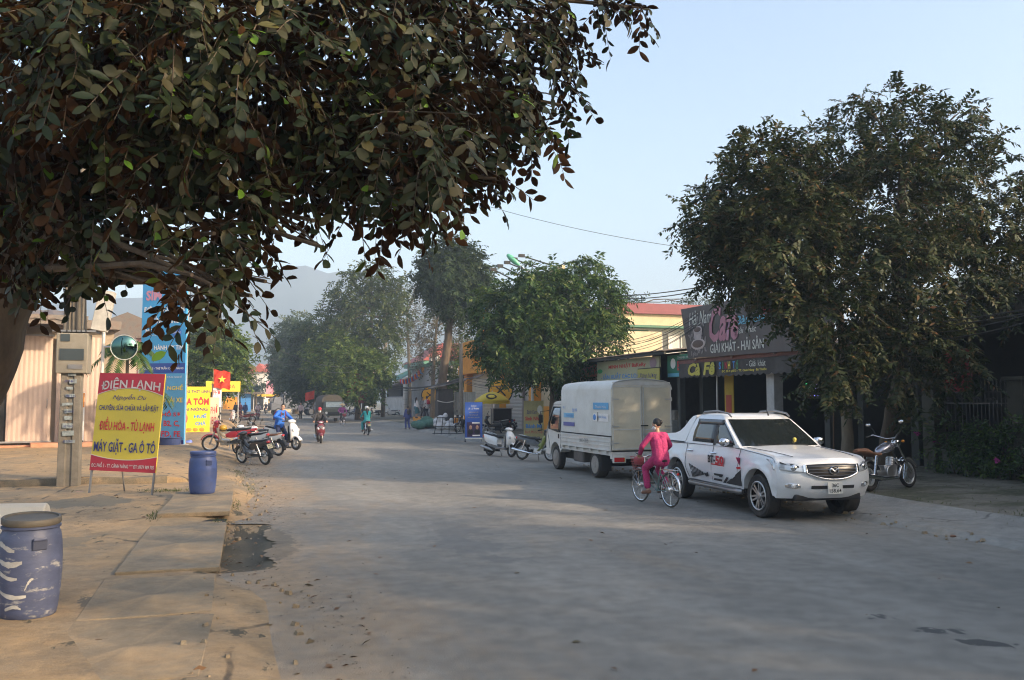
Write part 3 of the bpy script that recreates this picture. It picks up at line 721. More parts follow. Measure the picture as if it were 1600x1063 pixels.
# ------------------------------------------------------------------ LEFT: utility pole, mirror, flag
c = G(107, 768, .0)
s = thing('utility_pole', 'thick concrete utility pole plastered with stickers beside the repair sign', 'utility pole', c)
mb = MB(); mb.loft([[(x * w, y * w * .8, z) for x, y in ((-1, -1), (-.3, -1), (-.26, -.8), (.26, -.8), (.3, -1), (1, -1), (1, 1), (-1, 1))] for z, w in ((-.05, .23), (4, .2), (9, .16))])
mb.build('pole', m_conc, s, bevel=.015)
mb = MB()
for i in range(11):
    z = 1.15 + i * .17 + random.uniform(-.02, .02); mb.box((random.uniform(-.06, .06), -.2, z), (random.uniform(.12, .27), .006, random.uniform(.05, .12)), Matrix.Rotation(random.uniform(-.08, .08), 3, 'Y'))
mb.build('sticker', mat('paper_sticker', (.24, .27, .27), .8, var=.5, vs=9), s)
for i in range(6): text(random.choice(['KHOAN CẮT', 'BÊ TÔNG', '0973 461', 'HÚT BỂ PHỐT', '0912 55']), t_navy, s, (random.uniform(-.03, .03), -.204, 1.15 + i * .34), X3, Z3, .2, .06)
mbx = MB().box((.02, -.02, 3.15), (.66, .5, .92)).build('meter_box', mat('meter_grey', (.22, .2, .16), .6, var=.12, dirt=(.2, .16, .11), dirt_amt=.5), s, bevel=.02)
MB().box((.02, -.275, 3.12), (.5, .03, .26)).build('meter_window', m_glassdk, mbx); MB().box((-.12, -.28, 3.5), (.18, .02, .16)).build('meter_window', m_glassdk, mbx)
MB().box((.1, -.275, 2.84), (.3, .03, .1)).build('meter_slot', m_steel, mbx)
MB().box((.05, 0, 3.66), (.9, .5, .04)).build('bracket', m_steel, s)
mb = MB().box((.62, -.05, 4.15), (.34, .3, .95), Matrix.Rotation(R(10), 3, 'Y')); mb.build('junction_box', mat('worn_grey', (.42, .4, .36), .6, var=.2, vs=5, dirt=(.2, .18, .15)), s, bevel=.015)
mb = MB()
for i in range(5): mb.tube(catenary((-.1 + .08 * i, -.22, 5.6), (-.1 + .1 * i, -.25, 3.64), -.1 + .05 * i, 8), .016, 5)
mb.build('cable', m_black, s)

c = atd(157, 600, 25.); cm = atd(194, 543, 24.9)
s = thing('traffic_mirror', 'round convex traffic mirror on a thin white post', 'mirror', (c.x, c.y, .2))
o = V((cm.x - c.x, cm.y - c.y, cm.z - .2))
MB().tube([(0, 0, 0), (.03, 0, 2.6), (.05, 0, 4.0)], .045, 10).build('post', mat('white_pipe', (.55, .52, .46), .5, var=.1), s, smooth=40)
MB().tube([(.03, 0, o.z + .02), (o.x, o.y + .1, o.z + .02)], .03).build('arm', m_galv, s)
nrm = V((.12, -1, -.05)).normalized()
mr = MB().lathe([(.001, .09), (.1, .083), (.2, .065), (.29, .035), (.345, 0)], o, nrm, 28, cap=False).build('mirror', mat('mirror_glass', (.10, .2, .18), .06, 1., var=.02), s, smooth=60)
MB().tube([o + basis(nrm) @ V((.355 * math.cos(a), .355 * math.sin(a), 0)) for a in [2 * PI * i / 28 for i in range(28)]], .015, 6, closed=True).build('rim', m_galv, mr, smooth=60)
MB().lathe([(.345, -.005), (.2, -.06), (.001, -.07)], o, nrm, 24, cap=False).build('back', t_orange, s, smooth=60)

c = atd(344, 640, 56.)
s = thing('national_flag', 'red flag with a yellow star hanging below the sunlit tree', 'flag', (c.x, c.y, .2))
MB().tube([(-.55, 0, 0), (-.45, -.1, 3.9)], .03).build('pole', m_wood, s)
mb = MB(); mb.grid([[(-.42 + 1.0 * i / 12, -.1 + .07 * math.sin(i * .9 + k), 3.8 - 1.15 * k / 6 - .12 * i / 12 + .03 * math.sin(i)) for i in range(13)] for k in range(7)])
f = mb.build('cloth', mat('flag_red', (.66, .05, .02), .7, tr=.25), s, smooth=60)
star = [(math.cos(PI / 2 + i * PI / 5) * (.26 if i % 2 == 0 else .1), math.sin(PI / 2 + i * PI / 5) * (.26 if i % 2 == 0 else .1)) for i in range(10)]
MB().prism(star, (.08, -.2, 3.18), X3, Z3, .01).build('star', t_yel, f)

# ------------------------------------------------------------------ RIGHT: dark house with porch, fence
def corr(mb, x0, x1, y0, y1, z0, z1, step=.09, amp=.018):
    n = int((y1 - y0) / step * 2); rows = []
    for k in range(4):
        t = k / 3; rows.append([(x0 + (x1 - x0) * t, y0 + (y1 - y0) * i / n, z0 + (z1 - z0) * t + amp * (1 if i % 2 else -1)) for i in range(n + 1)])
    mb.grid(rows)
b = thing('porch_house', 'dark house with a deep shaded porch and pierced eave band behind the hedge', 'house', (0, 0, 0))
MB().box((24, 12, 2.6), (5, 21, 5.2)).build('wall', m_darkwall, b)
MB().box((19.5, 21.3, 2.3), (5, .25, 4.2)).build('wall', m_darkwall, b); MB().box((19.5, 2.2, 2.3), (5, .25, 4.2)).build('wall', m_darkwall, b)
mb = MB(); mb.box((17.5, 12, 4.2), (.2, 19.4, .08)); mb.box((17.5, 12, 4.52), (.2, 19.4, .09))
for i in range(37): mb.box((17.5, 2.6 + i * .52, 4.36), (.16, .2, .25))
mb.build('eave_band', mat('eave_concrete', (.13, .125, .11), .85, var=.2), b)
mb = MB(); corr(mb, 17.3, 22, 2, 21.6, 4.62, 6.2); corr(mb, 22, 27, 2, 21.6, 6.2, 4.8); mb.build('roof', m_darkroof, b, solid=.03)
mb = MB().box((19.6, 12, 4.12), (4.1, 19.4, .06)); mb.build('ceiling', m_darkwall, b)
for y in (4, 8, 12, 16, 20): MB().box((17.9, y, 2.1), (.3, .3, 4.1)).build('pillar', m_darkwall, b)
for y in (6, 10, 14, 18): window(b, (21.48, y, 2.2), Y3, 1.4, 1.5, -X3, m_wood)
MB().box((21.46, 16, 1.35), (.08, 1.1, 2.3)).build('door', m_wood, b)

f = thing('iron_fence', 'dark iron railing fence with arched tops on a stone base behind the hedge', 'fence', (0, 0, 0))
mb = MB()
y = 6.
while y < 18.6:
    mb.tube([(17.25, y, .75), (17.25, y, 2.5)], .012, 5); mb.lathe([(.001, .12), (.022, .03), (.012, 0)], (17.25, y, 2.48), n=6)
    if int((y - 6) / .24) % 2 == 0: mb.tube([(17.25, y + .02 + .1 * (1 - math.cos(a)), 2.02 + .12 * math.sin(a)) for a in [PI * i / 8 for i in range(9)]], .009, 4)
    y += .12
for z in (.85, 2.0, 2.28): mb.bar((17.25, 6, z), (17.25, 18.6, z), .03)
mb.build('railing', mat('fence_iron', (.1, .095, .085), .6, .4, var=.2), f)
mb = MB(); rows = []
for k, (dx, z) in enumerate([(-.2, .1), (-.22, .4), (-.18, .78), (.2, .78), (.22, .1)]): rows.append([(17.25 + dx + random.uniform(-.03, .03), 5.8 + 12.9 * i / 40, z + random.uniform(-.03, .03) * (k > 0)) for i in range(41)])
mb.grid(rows); mb.build('stone_base', mat('rubble_stone', (.16, .155, .14), .9, var=.4, vs=4, dirt=(.05, .065, .03), dirt_s=2.5, dirt_amt=.8, bump=.7, bs=12), f, smooth=40)
for y in (11.2, 15.9, 18.6):
    p = MB().box((17.15, y, 1.3), (.42, .42, 2.5)).box((17.15, y, 2.58), (.56, .56, .09)); p.build('pillar', mat('fence_pillar', (.07, .065, .048), .9, var=.3, vs=4, dirt=(.06, .06, .04)), f, bevel=.015)
# red banner on the fence, lit board, red flag
s = thing('red_banner', 'dark red cloth banner hanging by the gate behind the big tree', 'banner', (17.0, 17.6, 0))
MB().tube([(0, -.5, 3.35), (0, .5, 3.35)], .015).build('rod', m_wood, s)
MB().grid([[(.03 * math.sin(i * 1.3 + k), -.45 + .9 * i / 10, 3.34 - 1.05 * k / 5) for i in range(11)] for k in range(6)]).build('cloth', mat('banner_red', (.22, .015, .018), .8), s, smooth=60)
c = atd(1303, 600, 22.2)
s = thing('drooping_flag', 'drooping red flag on a stick beside the straight tree trunk', 'flag', (c.x, c.y, .2))
MB().tube([(0, .1, 0), (.0, 0, 2.9)], .018).build('pole', m_wood, s)
MB().grid([[(.0 + .22 * i / 8 + .05 * math.sin(k), .05 * math.sin(i * 1.6 + k * .7), 2.85 - .95 * k / 6 - .18 * i / 8) for i in range(9)] for k in range(7)]).build('cloth', mat('flag_orange_red', (.55, .07, .03), .8), s, smooth=60)
c = onX(1272, 607, 17.6)
s = thing('lit_sign', 'small board of green and violet lit strokes in the dark entrance', 'lit sign', (c.x, c.y, c.z))
MB().box((0, 0, 0), (.08, 1.15, .62)).build('panel', m_black, s)
def lit(k, c, e): return mat(k, c, .5, var=.02, emit=e)
mb = MB()
for y in (.32, .22): mb.tube([(-.06, y, -.08), (-.06, y, .2)], .02, 6)
mb.build('light_stroke', lit('lit_green', (.1, .9, .3), 1.2), s)
mb = MB()
for y, z in ((-.02, .14), (-.12, .02), (-.2, .16), (-.3, .04)): mb.tube([(-.06, y, z - .1), (-.06, y - .03, z + .06)], .016, 6)
mb.build('light_stroke', lit('lit_violet', (.45, .35, .95), 1.2), s)
MB().tube([(-.06, .45, -.24), (-.06, -.45, -.24)], .014, 6).build('light_stroke', lit('lit_blue', (.2, .2, .8), 1.), s)

# ------------------------------------------------------------------ RIGHT: cafe
b = thing('cafe_building', 'open fronted cafe with dark interior and rusty tin eave', 'cafe', (0, 0, 0))
MB().box((22.4, 25.6, 2.2), (.3, 8.2, 4.4)).build('wall', m_interior_shade, b); MB().prism([(16.3, .1), (22.4, .1), (22.4, 4.42), (16.3, 3.62)], (0, 22.02, 0), X3, Z3, .25).build('wall', m_darkwall, b); MB().box((19.4, 29.55, 2), (6, .25, 4)).build('wall', m_darkwall, b)
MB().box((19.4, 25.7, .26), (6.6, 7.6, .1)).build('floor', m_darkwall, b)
mb = MB(); corr(mb, 15.5, 22.6, 21.7, 29.7, 3.58, 4.5); mb.build('roof', m_tin, b, solid=.02)
MB().box((15.6, 25.7, 3.5), (.12, 8.0, .13)).build('eave', mat('eave_maroon', (.2, .09, .08), .6, var=.2), b)
c1 = onX(1211, 640, 15.9); MB().box((15.9, c1.y, 1.75), (.32, .42, 3.4)).build('column', mat('white_column', (.5, .48, .45), .8, dirt=(.3, .28, .25)), b)
c2 = onX(1121, 640, 15.9); MB().tube([(15.9, c2.y, .1), (15.9, c2.y, 3.4)], .035).build('post', m_galv, b)
c3 = onX(1140, 640, 16.4); bn = MB().box((16.4, c3.y, 2.0), (.03, .6, 2.4)).build('banner', flat('banner_yellow', (.5, .33, .02)), b)
MB().box((16.375, c3.y, 1.6), (.012, .36, 1.3)).build('banner_panel', flat('banner_red2', (.45, .06, .03)), bn)
# valance with scallops
s = thing('cafe_awning', 'dark scalloped valance with big yellow script below the rusty eave', 'awning', (15.45, 25.7, 3.2))
n = 60; mb = MB(); mb.grid([[(0 + .03 * math.sin(i * .7), -3.75 + 7.5 * i / n, z if k < 2 else z - .06 * abs(math.sin(i * PI / 3))) for i in range(n + 1)] for k, z in enumerate((.22, 0, -.27))])
mb.build('cloth', mat('valance_brown', (.065, .055, .05), .8, var=.15, dirt=(.1, .09, .08)), s, smooth=30)
mY = V((0, -1, 0))
text('Cà Fê', mat('valance_yellow', (.52, .45, .07), .6), s, (-.04, 2.05, -.02), mY, Z3, 1.95, .46, shear=.2, bold=.04, lift=.012)
for i, (t, m) in enumerate(zip('SINHTỐ', [t_blue, t_green, t_red, t_yel, t_blue, t_green])): text(t, m, s, (-.045, .72 - .2 * i - .1 * (i > 3), .05), mY, Z3, .15 if t != 'I' else .05, .25 if t != 'Ố' else .3, bold=.03, lift=.012)
text('- Giải khát', t_pale, s, (-.045, -1.5, .06), mY, Z3, 1.1, .22, lift=.012); text('ĐC: Số 9 phố 3 - TT. Cành Nàng - Bá Thước', t_yel, s, (-.045, -.75, -.15), mY, Z3, 2.7, .12, bold=.02, lift=.012)
# roof billboard
p = [onX(1071, 484, 15.5), onX(1083, 560, 15.5), onX(1204, 550, 15.5)]
yb, zt, zb = p[1].y, p[0].z, p[1].z
s = thing('cafe_billboard', 'big dark brown cafe billboard with a coffee cup and pink script on the roof', 'billboard', (15.3, 0, 0))
wB = 8.2; ymid = yb - wB / 2; zm = (zt + zb) / 2; hB = zt - zb
k = .07                                             # its left side leans outwards at the top
mb = MB(); mb.add([(x, y + (k * (z - zb) * 4 if y > ymid else 0), z) for x in (0, .12) for y, z in ((yb, zb), (yb - wB, zb - .1), (yb - wB, zt - .1), (yb, zt))], [(0, 1, 2, 3), (7, 6, 5, 4), (0, 4, 5, 1), (1, 5, 6, 2), (2, 6, 7, 3), (3, 7, 4, 0)])
mb.build('panel', mat('billboard_brown', (.075, .06, .055), .5, var=.12, vs=1, dirt=(.1, .085, .08)), s)
# coffee bean picture with cup
mb = MB()
for i in range(60):
    yy = yb - .12 - random.random() * 1.2 * (1 if i % 3 else .7); zz = zb + .08 + random.random() * (hB * .62)
    mb.ell((-.012, yy, zz), (.008, .045, .09), 8, 5, Matrix.Rotation(random.uniform(-1, 1), 3, 'X'))
mb.build('bean_picture', mat('bean_grey', (.22, .19, .18), .5, var=.6, vs=20), s)
mb = MB(); cy = yb - .78; cz = zb + .42
mb.ell((-.02, cy, cz + .05), (.012, .5, .2), 24, 8); mb.ell((-.03, cy, cz + .55), (.012, .32, .15), 24, 8)
mb.add([(-.026, cy + .32, cz + .55), (-.026, cy - .32, cz + .55), (-.026, cy - .2, cz + .1), (-.026, cy + .2, cz + .1)], [(0, 1, 2, 3)])
mb.build('cup_picture', mat('cup_white', (.5, .42, .4), .5, var=.15), s, solid=.006)
mb = MB(); mb.ell((-.045, cy, cz + .57), (.01, .25, .09), 20, 8); mb.ell((-.034, cy - .0, cz + .06), (.01, .4, .14), 20, 8); mb.build('coffee_picture', mat('coffee_brown', (.1, .06, .05), .4), s)
def bb(body, m, y, z, w, h, **kk): text(body, m, s, (-.02, y, z), mY, Z3, w, h, lift=.01, **kk)
bb('Hải Nam', t_pale, yb - .95, zt - .42, 1.6, .52, shear=.25)
bb('Cafe', mat('script_pink', (.42, .17, .22), .5), yb - 2.55, zm + .16, 1.9, 1.25, shear=.3, bold=.03)
bb('Bàn Bia', t_cyan, yb - 4.2, zm + .16, 1.7, .3, shear=.2, bold=.02); bb('giải khát', t_pale, yb - 3.9, zm - .2, 1.3, .28, shear=.2)
bb('GIẢI KHÁT - HẢI SẢN', t_pale, yb - 3.3, zb + .3, 3.3, .42, bold=.015); bb('THUỐC LÁ', t_red, yb - 5.7, zt - .5, 2., .4, bold=.02)
mb = MB()
for yy in (yb - .2, yb - 2.7, yb - 5.2, yb - 7.8): mb.bar((.18, yy, zb - .1), (.18, yy, zt - .05), .06); mb.bar((.2, yy, zt - .3), (1.8, yy, zb + .4), .04)
mb.build('frame', m_steel, s)
# green board
s = thing('green_sign', 'green and white shop sign with red lettering left of the cafe valance', 'sign', (15.6, 0, 0))
g0, g1, g2 = onX(1046, 556, 15.6), onX(1046, 590, 15.6), onX(1084, 588, 15.6)
cy, cz, w, h = (g0.y + g2.y) / 2, (g0.z + g1.z) / 2, g0.y - g2.y + .25, g0.z - g1.z
MB().box((0, cy, cz), (.06, w, h)).build('panel', flat('sign_green', (.03, .2, .12)), s)
MB().box((-.034, cy, cz - h * .4), (.012, w * .96, h * .16)).build('stripe', t_cyan, s)
MB().lathe([(.001, 0), (.2, 0), (.2, .01), (.001, .01)], (-.03, g0.y - .36, cz + .1), (-1, 0, 0), 20).build('emblem', t_white, s)
text('Bia Hơi', t_red, s, (-.034, cy - .3, cz), mY, Z3, 1.1, .36, bold=.03); text('THANH HÓA', t_pale, s, (-.034, cy - .3, cz + h * .38), mY, Z3, 1.1, .12)
# ------------------------------------------------------------------ RIGHT: bakery
b = thing('bakery_shop', 'dark open bakery with a long tin roof behind the white truck', 'shop', (0, 0, 0))
MB().box((22, 37.3, 2.3), (.3, 15.3, 4.6)).build('wall', m_interior_shade, b); MB().box((19, 44.8, 2.2), (6, .25, 4.2)).build('wall', m_cream, b)
mb = MB(); corr(mb, 14.9, 22.2, 29.75, 45.2, 3.95, 4.7); mb.build('roof', m_tin, b, solid=.02)
MB().box((15.0, 37.4, 3.86), (.1, 15.3, .1)).build('eave', m_darkwall, b)
for y in (30, 33.8, 37.6, 41.4, 44.9): MB().box((15.8, y, 1.95), (.22, .22, 3.8)).build('post', m_darkwall, b)
MB().box((18.2, 37.4, .26), (7, 15, .1)).build('floor', m_darkwall, b)
MB().box((16.4, 33, .75), (.7, 3.4, 1.)).build('counter', mat('counter_white', (.3, .3, .28), .5), b, bevel=.02)
for i in range(5): tag(MB().box((16.5, 31.8 + i * .6, 1.45), (.4, .4, .4 - .05 * (i % 3))).build('crate', mat('crate_mix', (.22, .2, .17), .7, var=.5, vs=2), None, bevel=.03), 'small crate in the row on the pale bakery counter behind the truck', 'crate', 'crates on the bakery counter')
s = thing('bakery_sign', 'long pale yellow bakery sign with red title above the white truck', 'sign', (15.35, 0, 0))
a0, a1 = onX(934, 569, 15.35), onX(1031, 553, 15.35); cy = (a0.y + a1.y) / 2; w = a0.y - a1.y; cz = a0.z - .42
MB().box((0, cy, cz), (.08, w, .98)).build('panel', mat('bakery_panel', (.42, .42, .27), .5, var=.08, vs=1), s)
text('MINH NHẬT BaKeRy', t_red, s, (-.045, cy - .1, cz + .22), mY, Z3, w * .6, .26, bold=.025); text('- SẢN XUẤT CÁC LOẠI BÁNH', t_blue, s, (-.045, cy + .0, cz - .2), mY, Z3, w * .85, .34, bold=.02)
MB().ell((-.05, cy - w * .42, cz + .24), (.012, .32, .22)).build('picture', flat('cake_mauve', (.35, .25, .3)), s); MB().ell((-.05, cy + w * .44, cz + .06), (.012, .3, .1)).build('picture', t_green, s)
s = thing('cake_sign', 'small yellow green sign with handwritten script in front of the bakery sign', 'sign', (15.1, 0, 0))
a0, a1 = onX(997, 577, 15.1), onX(1031, 579, 15.1); cy = (a0.y + a1.y) / 2; w = a0.y - a1.y
MB().box((0, cy, 3.0), (.06, w, .62)).build('panel', flat('sign_lime', (.42, .38, .1)), s); text('Xưng hương', t_navy, s, (-.034, cy, 3.02), mY, Z3, w * .8, .26, shear=.3)
MB().box((.03, cy, 3.0), (.05, w + .08, .7)).build('frame', m_black, s)
s = thing('red_board', 'faded red shop board under the tin eave left of the bakery sign', 'sign', (15.4, 0, 0))
a0, a1 = onX(900, 584, 15.4), onX(932, 575, 15.4)
MB().box((0, (a0.y + a1.y) / 2, a1.z - .12), (.06, a0.y - a1.y, .55)).build('panel', flat('board_rust', (.36, .1, .05)), s)

# house behind with maroon roof
b = thing('yellow_house', 'two storey yellow and white house with a maroon roof behind the bakery', 'house', (0, 0, 0))
p0 = atd(965, 500, 60); x0, y0 = p0.x, 55.
MB().box((x0 + 6, y0 + 4, 3.6), (12, 8, 7.2)).build('wall', m_white, b)
MB().box((x0 + 6, y0 + 4.0, 7.62), (12.4, 8.4, .86)).build('upper_wall', m_yellow, b)
mb = MB(); mb.prism([(-.5, 8.03), (12.8, 8.03), (12.3, 8.75), (-.2, 8.75)], (x0, y0 - .5, 0), X3, Z3, -9); mb.build('roof', m_maroon, b)
MB().box((x0 + 6.2, y0 - .35, 7.12), (12.6, 1.0, .16)).build('balcony_slab', m_green, b)
mb = MB(); corr(mb, 0, 1, 0, 1, 0, 0, .5); mb = MB(); rows = [[(x0 - .2 + 10 * i / 40, y0 - .3 - 1.5 * kk, 5.0 - .55 * kk + .02 * (i % 2)) for i in range(41)] for kk in (0, 1)]; mb.grid(rows); mb.build('green_awning', m_green, b, solid=.03)
for xx in (3.2, 5.2, 7.4): window(b, (x0 + xx, y0, 6.1), X3, 1.0, 1.2, -Y3)
MB().box((x0 + 1.2, y0 - .04, 6.1), (1.9, .06, 1.6)).build('shutter', m_green, b)
# ------------------------------------------------------------------ RIGHT: orange shop
b = thing('orange_shop', 'bright orange shop with cream roller shutters behind the yellow umbrella', 'shop', (0, 0, 0))
MB().box((19.5, 55.6, 3), (6.4, 20.4, 6)).build('wall', m_cream, b)
def shut(y0, y1, m, z1=3.6):
    mb = MB(); n = int((z1 - .2) / .11); rows = [[(16.2 - (.02 if k % 2 else 0), y, .2 + (z1 - .2) * k / n) for y in (y0, y1)] for k in range(n + 1)]
    mb.grid(rows); mb.build('roller_shutter', m, b, solid=.01)
shut(56.5, 64.6, m_shutter); shut(49.2, 55.3, m_gshut)
for y in (65.3, 55.9, 48.8): MB().box((16.05, y, 2.1), (.5, .9, 4.2)).build('column', m_orange, b, bevel=.02)
mb = MB()
for i in range(4): mb.box((15.78, 55.9, .6 + i * .95), (.06, .5, .5))
mb.build('column_panel', mat('dark_brown_paint', (.08, .035, .02), .6), b)
MB().box((15.9, 57, 4.35), (.9, 18.2, .7)).build('fascia', m_orange, b); MB().box((15.9, 46.4, .95), (.2, 4.6, 1.5)).build('low_wall', m_orange, b)
MB().box((17, 64.2, 5.6), (2.6, 3.4, 1.8)).build('upper_block', m_orange, b)
for y in (59.5, 52): window(b, (16.28, y, 5.2), Y3, 1.4, 1.2, -X3)
s = thing('tower_sign', 'tall narrow sign tower of blue and orange bands left of the round mango tree', 'sign', (16.3, 62.3, 0))
for z, h, m in ((9.2, .8, t_blue), (8.5, .5, t_orange), (7.6, 1.2, t_orange), (6.7, .5, t_blue), (6.2, .5, t_red), (5.2, 1.4, m_orange)): MB().box((0, 0, z), (.4, 1.2, h)).build('band', m, s)
MB().box((.3, 0, 4.8), (.2, .3, 9.4)).build('post', m_steel, s)
def round_sign(c, r, label, arm):
    s = thing('round_sign', label, 'sign', c)
    dsc = MB().lathe([(.001, -.06), (r, -.06), (r, .06), (.001, .06)], (0, 0, 0), (0, -1, 0), 32).build('disc', mat('disc_orange', (.72, .38, .02), .45, var=.05), s, smooth=40)
    MB().tube([V((r * math.cos(a), -.05, r * math.sin(a))) for a in [2 * PI * i / 32 for i in range(32)]], r * .06, 6, closed=True).build('rim', m_black, s, smooth=60)
    mb = MB()
    for a, b_, w in (((-.5, -.35), (.45, .4), .12), ((.4, -.4), (-.1, .1), .12), ((-.1, .1), (-.4, .35), .1), ((.1, .1), (.1, .5), .08)): mb.bar((a[0] * r, -.066, a[1] * r), (b_[0] * r, -.066, b_[1] * r), .012, w * r)
    mb.build('emblem', m_black, s)
    MB().bar((r, 0, .0), (r + arm, .2, 0), .06).build('arm', m_steel, s)
c = atd(782, 611, 51.); round_sign(c, .72, 'round orange bank sign on the orange shop above the yellow umbrella', .8)
c = atd(672, 618, 74.); round_sign(c, .74, 'round orange sign on a green post by the grey wall above the students', .7)
o = thing('sign_post', 'green steel post carrying the round sign by the grey wall', 'post', (c.x + 1.5, c.y, .1))
MB().tube([(0, 0, 0), (0, 0, c.z + .3)], .06).build('tube', m_green, o); MB().tube([(0, 0, c.z), (-.8, 0, c.z)], .035).build('bracket', m_green, o)

# ------------------------------------------------------------------ RIGHT: grey house with the students in front, orange ledge, gate
b = thing('grey_house', 'pale grey walled house behind the group of students', 'house', (0, 0, 0))
MB().box((19.2, 83.5, 2.6), (6, 15, 5.2)).build('wall', m_grey, b)
MB().box((16.17, 82, .5), (.08, 15, .8)).build('plinth', mat('plinth_grey', (.25, .25, .25), .9), b)
for y in (77.6, 80.4): MB().box((16.15, y, 5.1), (.25, .9, 2.0)).build('pilaster', m_white, b)
MB().box((16.2, 79, 4.9), (.1, 1.7, 1.7)).build('window', m_glassdk, b)
MB().box((19.2, 83.5, 5.35), (6.6, 15.6, .3)).build('roof', m_green, b)
b = thing('red_roofed_house', 'house with a red hipped roof and green gutter behind the grey wall', 'house', (0, 0, 0))
MB().box((24, 101, 3), (10, 12, 6)).build('wall', m_cream, b); MB().box((23.6, 101, 6.15), (11, 13, .5)).build('gutter', flat('gutter_green', (.09, .24, .17)), b)
mb = MB(); mb.add([(18, 94.4, 6.4), (29.4, 94.4, 6.4), (29.4, 107.6, 6.4), (18, 107.6, 6.4), (21, 98, 8.6), (26, 98, 8.6), (26, 104, 8.6), (21, 104, 8.6)], [(0, 1, 5, 4), (1, 2, 6, 5), (2, 3, 7, 6), (3, 0, 4, 7), (4, 5, 6, 7)]); mb.build('roof', m_redroof, b)
for y in (97, 101): window(b, (18.98, y, 4.4), Y3, 1.3, 1.3, -X3)
for x in (21, 24.5): window(b, (x, 94.98, 4.4), X3, 1.3, 1.3, -Y3)
o = thing('orange_ledge', 'low orange painted ledge in front of the students', 'ledge', (0, 0, 0))
MB().box((14.6, 70.6, .4), (2.4, 8.2, .36)).build('step', m_orange, o, bevel=.02); MB().box((14.6, 70.6, .18), (2.6, 8.4, .12)).build('base', m_grey, o)
o = thing('gate_pillar', 'white tiled gate pillar at the left end of the grey house', 'pillar', (17.0, 98, 0))
MB().box((0, 0, 2.1), (.95, .95, 4.2)).build('shaft', mat('tile_white', (.55, .56, .54), .5, var=.08), o); mb = MB()
for i in range(7): mb.box((0, 0, .3 + .6 * i), (.965, .965, .03))
mb.build('joint', m_steel, o); MB().box((0, 0, 4.3), (1.2, 1.2, .2)).build('cap', m_cream, o)
o = thing('garden_wall', 'low white garden wall between the gate pillar and the concrete pole', 'wall', (17.1, 108, 0))
MB().box((0, 0, 1.15), (.25, 18, 2.3)).build('wall', m_white, o); MB().box((0, 0, 2.36), (.4, 18.2, .12)).build('coping', m_grey, o)
o = thing('market_shed', 'dark shed with a green net awning beyond the concrete pole', 'shed', (20, 112, 0))
MB().box((1.5, 3, 1.9), (7, 12, 3.8)).build('wall', m_darkwall, o)
rows = [[(-2.6 + 1.8 * kk, -5 + i, 5.4 - .9 * (1 - kk) + .12 * math.sin(i * 2)) for i in range(12)] for kk in (0, 1, 2)]; MB().grid(rows).build('awning', mat('net_green', (.06, .17, .14), .8), o, solid=.03)
mb = MB(); mb.prism([(-3.2, 3.8), (5.6, 3.8), (1.2, 5.4)], (0, -3.4, 0), X3, Z3, -13); mb.build('roof', m_tin, o)
# bunting
a, b_ = atd(626, 592, 96), atd(662, 572, 84)
o = thing('bunting', 'string of small coloured pennants above the gate', 'bunting', (0, 0, 0))
P = catenary(a, b_, .5, 22); MB().tube(P, .012, 4).build('string', m_black, o)
for ci, mcol in enumerate((t_red, t_blue, t_orange)):
    mb = MB()
    for i in range(1 + ci, 22, 3):
        p = P[i]; mb.add([p + V((-.16, .1, 0)), p + V((.16, -.1, 0)), p + V((.1, -.06, -.5)), p + V((-.1, .06, -.5))], [(0, 1, 2, 3)])
    mb.build('pennant', mcol, o, solid=.004)

# ------------------------------------------------------------------ far end of the street
for i, (px0, px1, d, ytop, roof, lab) in enumerate([(372, 398, 168, 572, m_redroof, 'far house with a red roof at the left of the street end'), (396, 413, 158, 568, m_redroof, 'far narrow house with gabled red roof and balconies in the middle of the street end'), (411, 436, 170, 569, m_redroof, 'far house with a red roof at the right of the street end')]):
    a, c = atd(px0, 624, d), atd(px1, 624, d); w = (c - a).length; zt = CAMH + (624 - ytop) / FPX * d
    b = thing('townhouse', lab, 'house', ((a.x + c.x) / 2, (a.y + c.y) / 2, 0), R(-8), 'red roofed houses at the street end')
    MB().box((0, 4, (zt - 1.6) / 2), (w, 8, zt - 1.6)).build('wall', [m_cream, m_white, m_cream][i], b)
    mb = MB(); mb.prism([(-w / 2 - .3, zt - 1.6), (w / 2 + .3, zt - 1.6), (w / 2 - .5 if i != 1 else 0, zt), (-w / 2 + .5 if i != 1 else 0, zt)], (0, -.5, 0), X3, Z3, -9); mb.build('roof', roof, b)
    for fl in range(2):
        zf = 3.4 + fl * 2.5
        if zf + 1.5 > zt - 1.4: break
        for k in (-1, 1): window(b, (k * w * .24, 0, zf + .9), X3, w * .26, 1.3, -Y3)
        MB().box((0, -.5, zf), (w, 1, .15)).build('balcony', m_white, b)
    MB().box((0, -.03, 1.3), (w * .8, .05, 2.4)).build('shop_front_shade', m_interior_shade, b); MB().box((0, -.4, 2.8), (w, .8, .3)).build('awning', [flat('aw1', (.3, .1, .1)), flat('aw2', (.5, .35, .06)), flat('aw3', (.6, .4, .05))][i], b)  # dark panel as painted shade under the awning
p = atd(384, 630, 140); o = thing('market_stall', 'far stall with a blue banner near the end of the street', 'stall', p * V((1, 1, 0)).length if False else (p.x, p.y, 0))
MB().box((0, 0, 1.6), (1.6, .3, 3)).build('banner', t_blue, o); MB().box((-2.4, 0, 1.3), (2.2, .8, 2.4)).build('counter', m_orange, o); MB().box((-.6, -.3, 3.1), (7, 2, .2)).build('canopy', m_tin, o)
p = atd(437, 626, 135); o = thing('market_stall', 'far yellow awninged stall under the dark trees', 'stall', (p.x, p.y, 0))
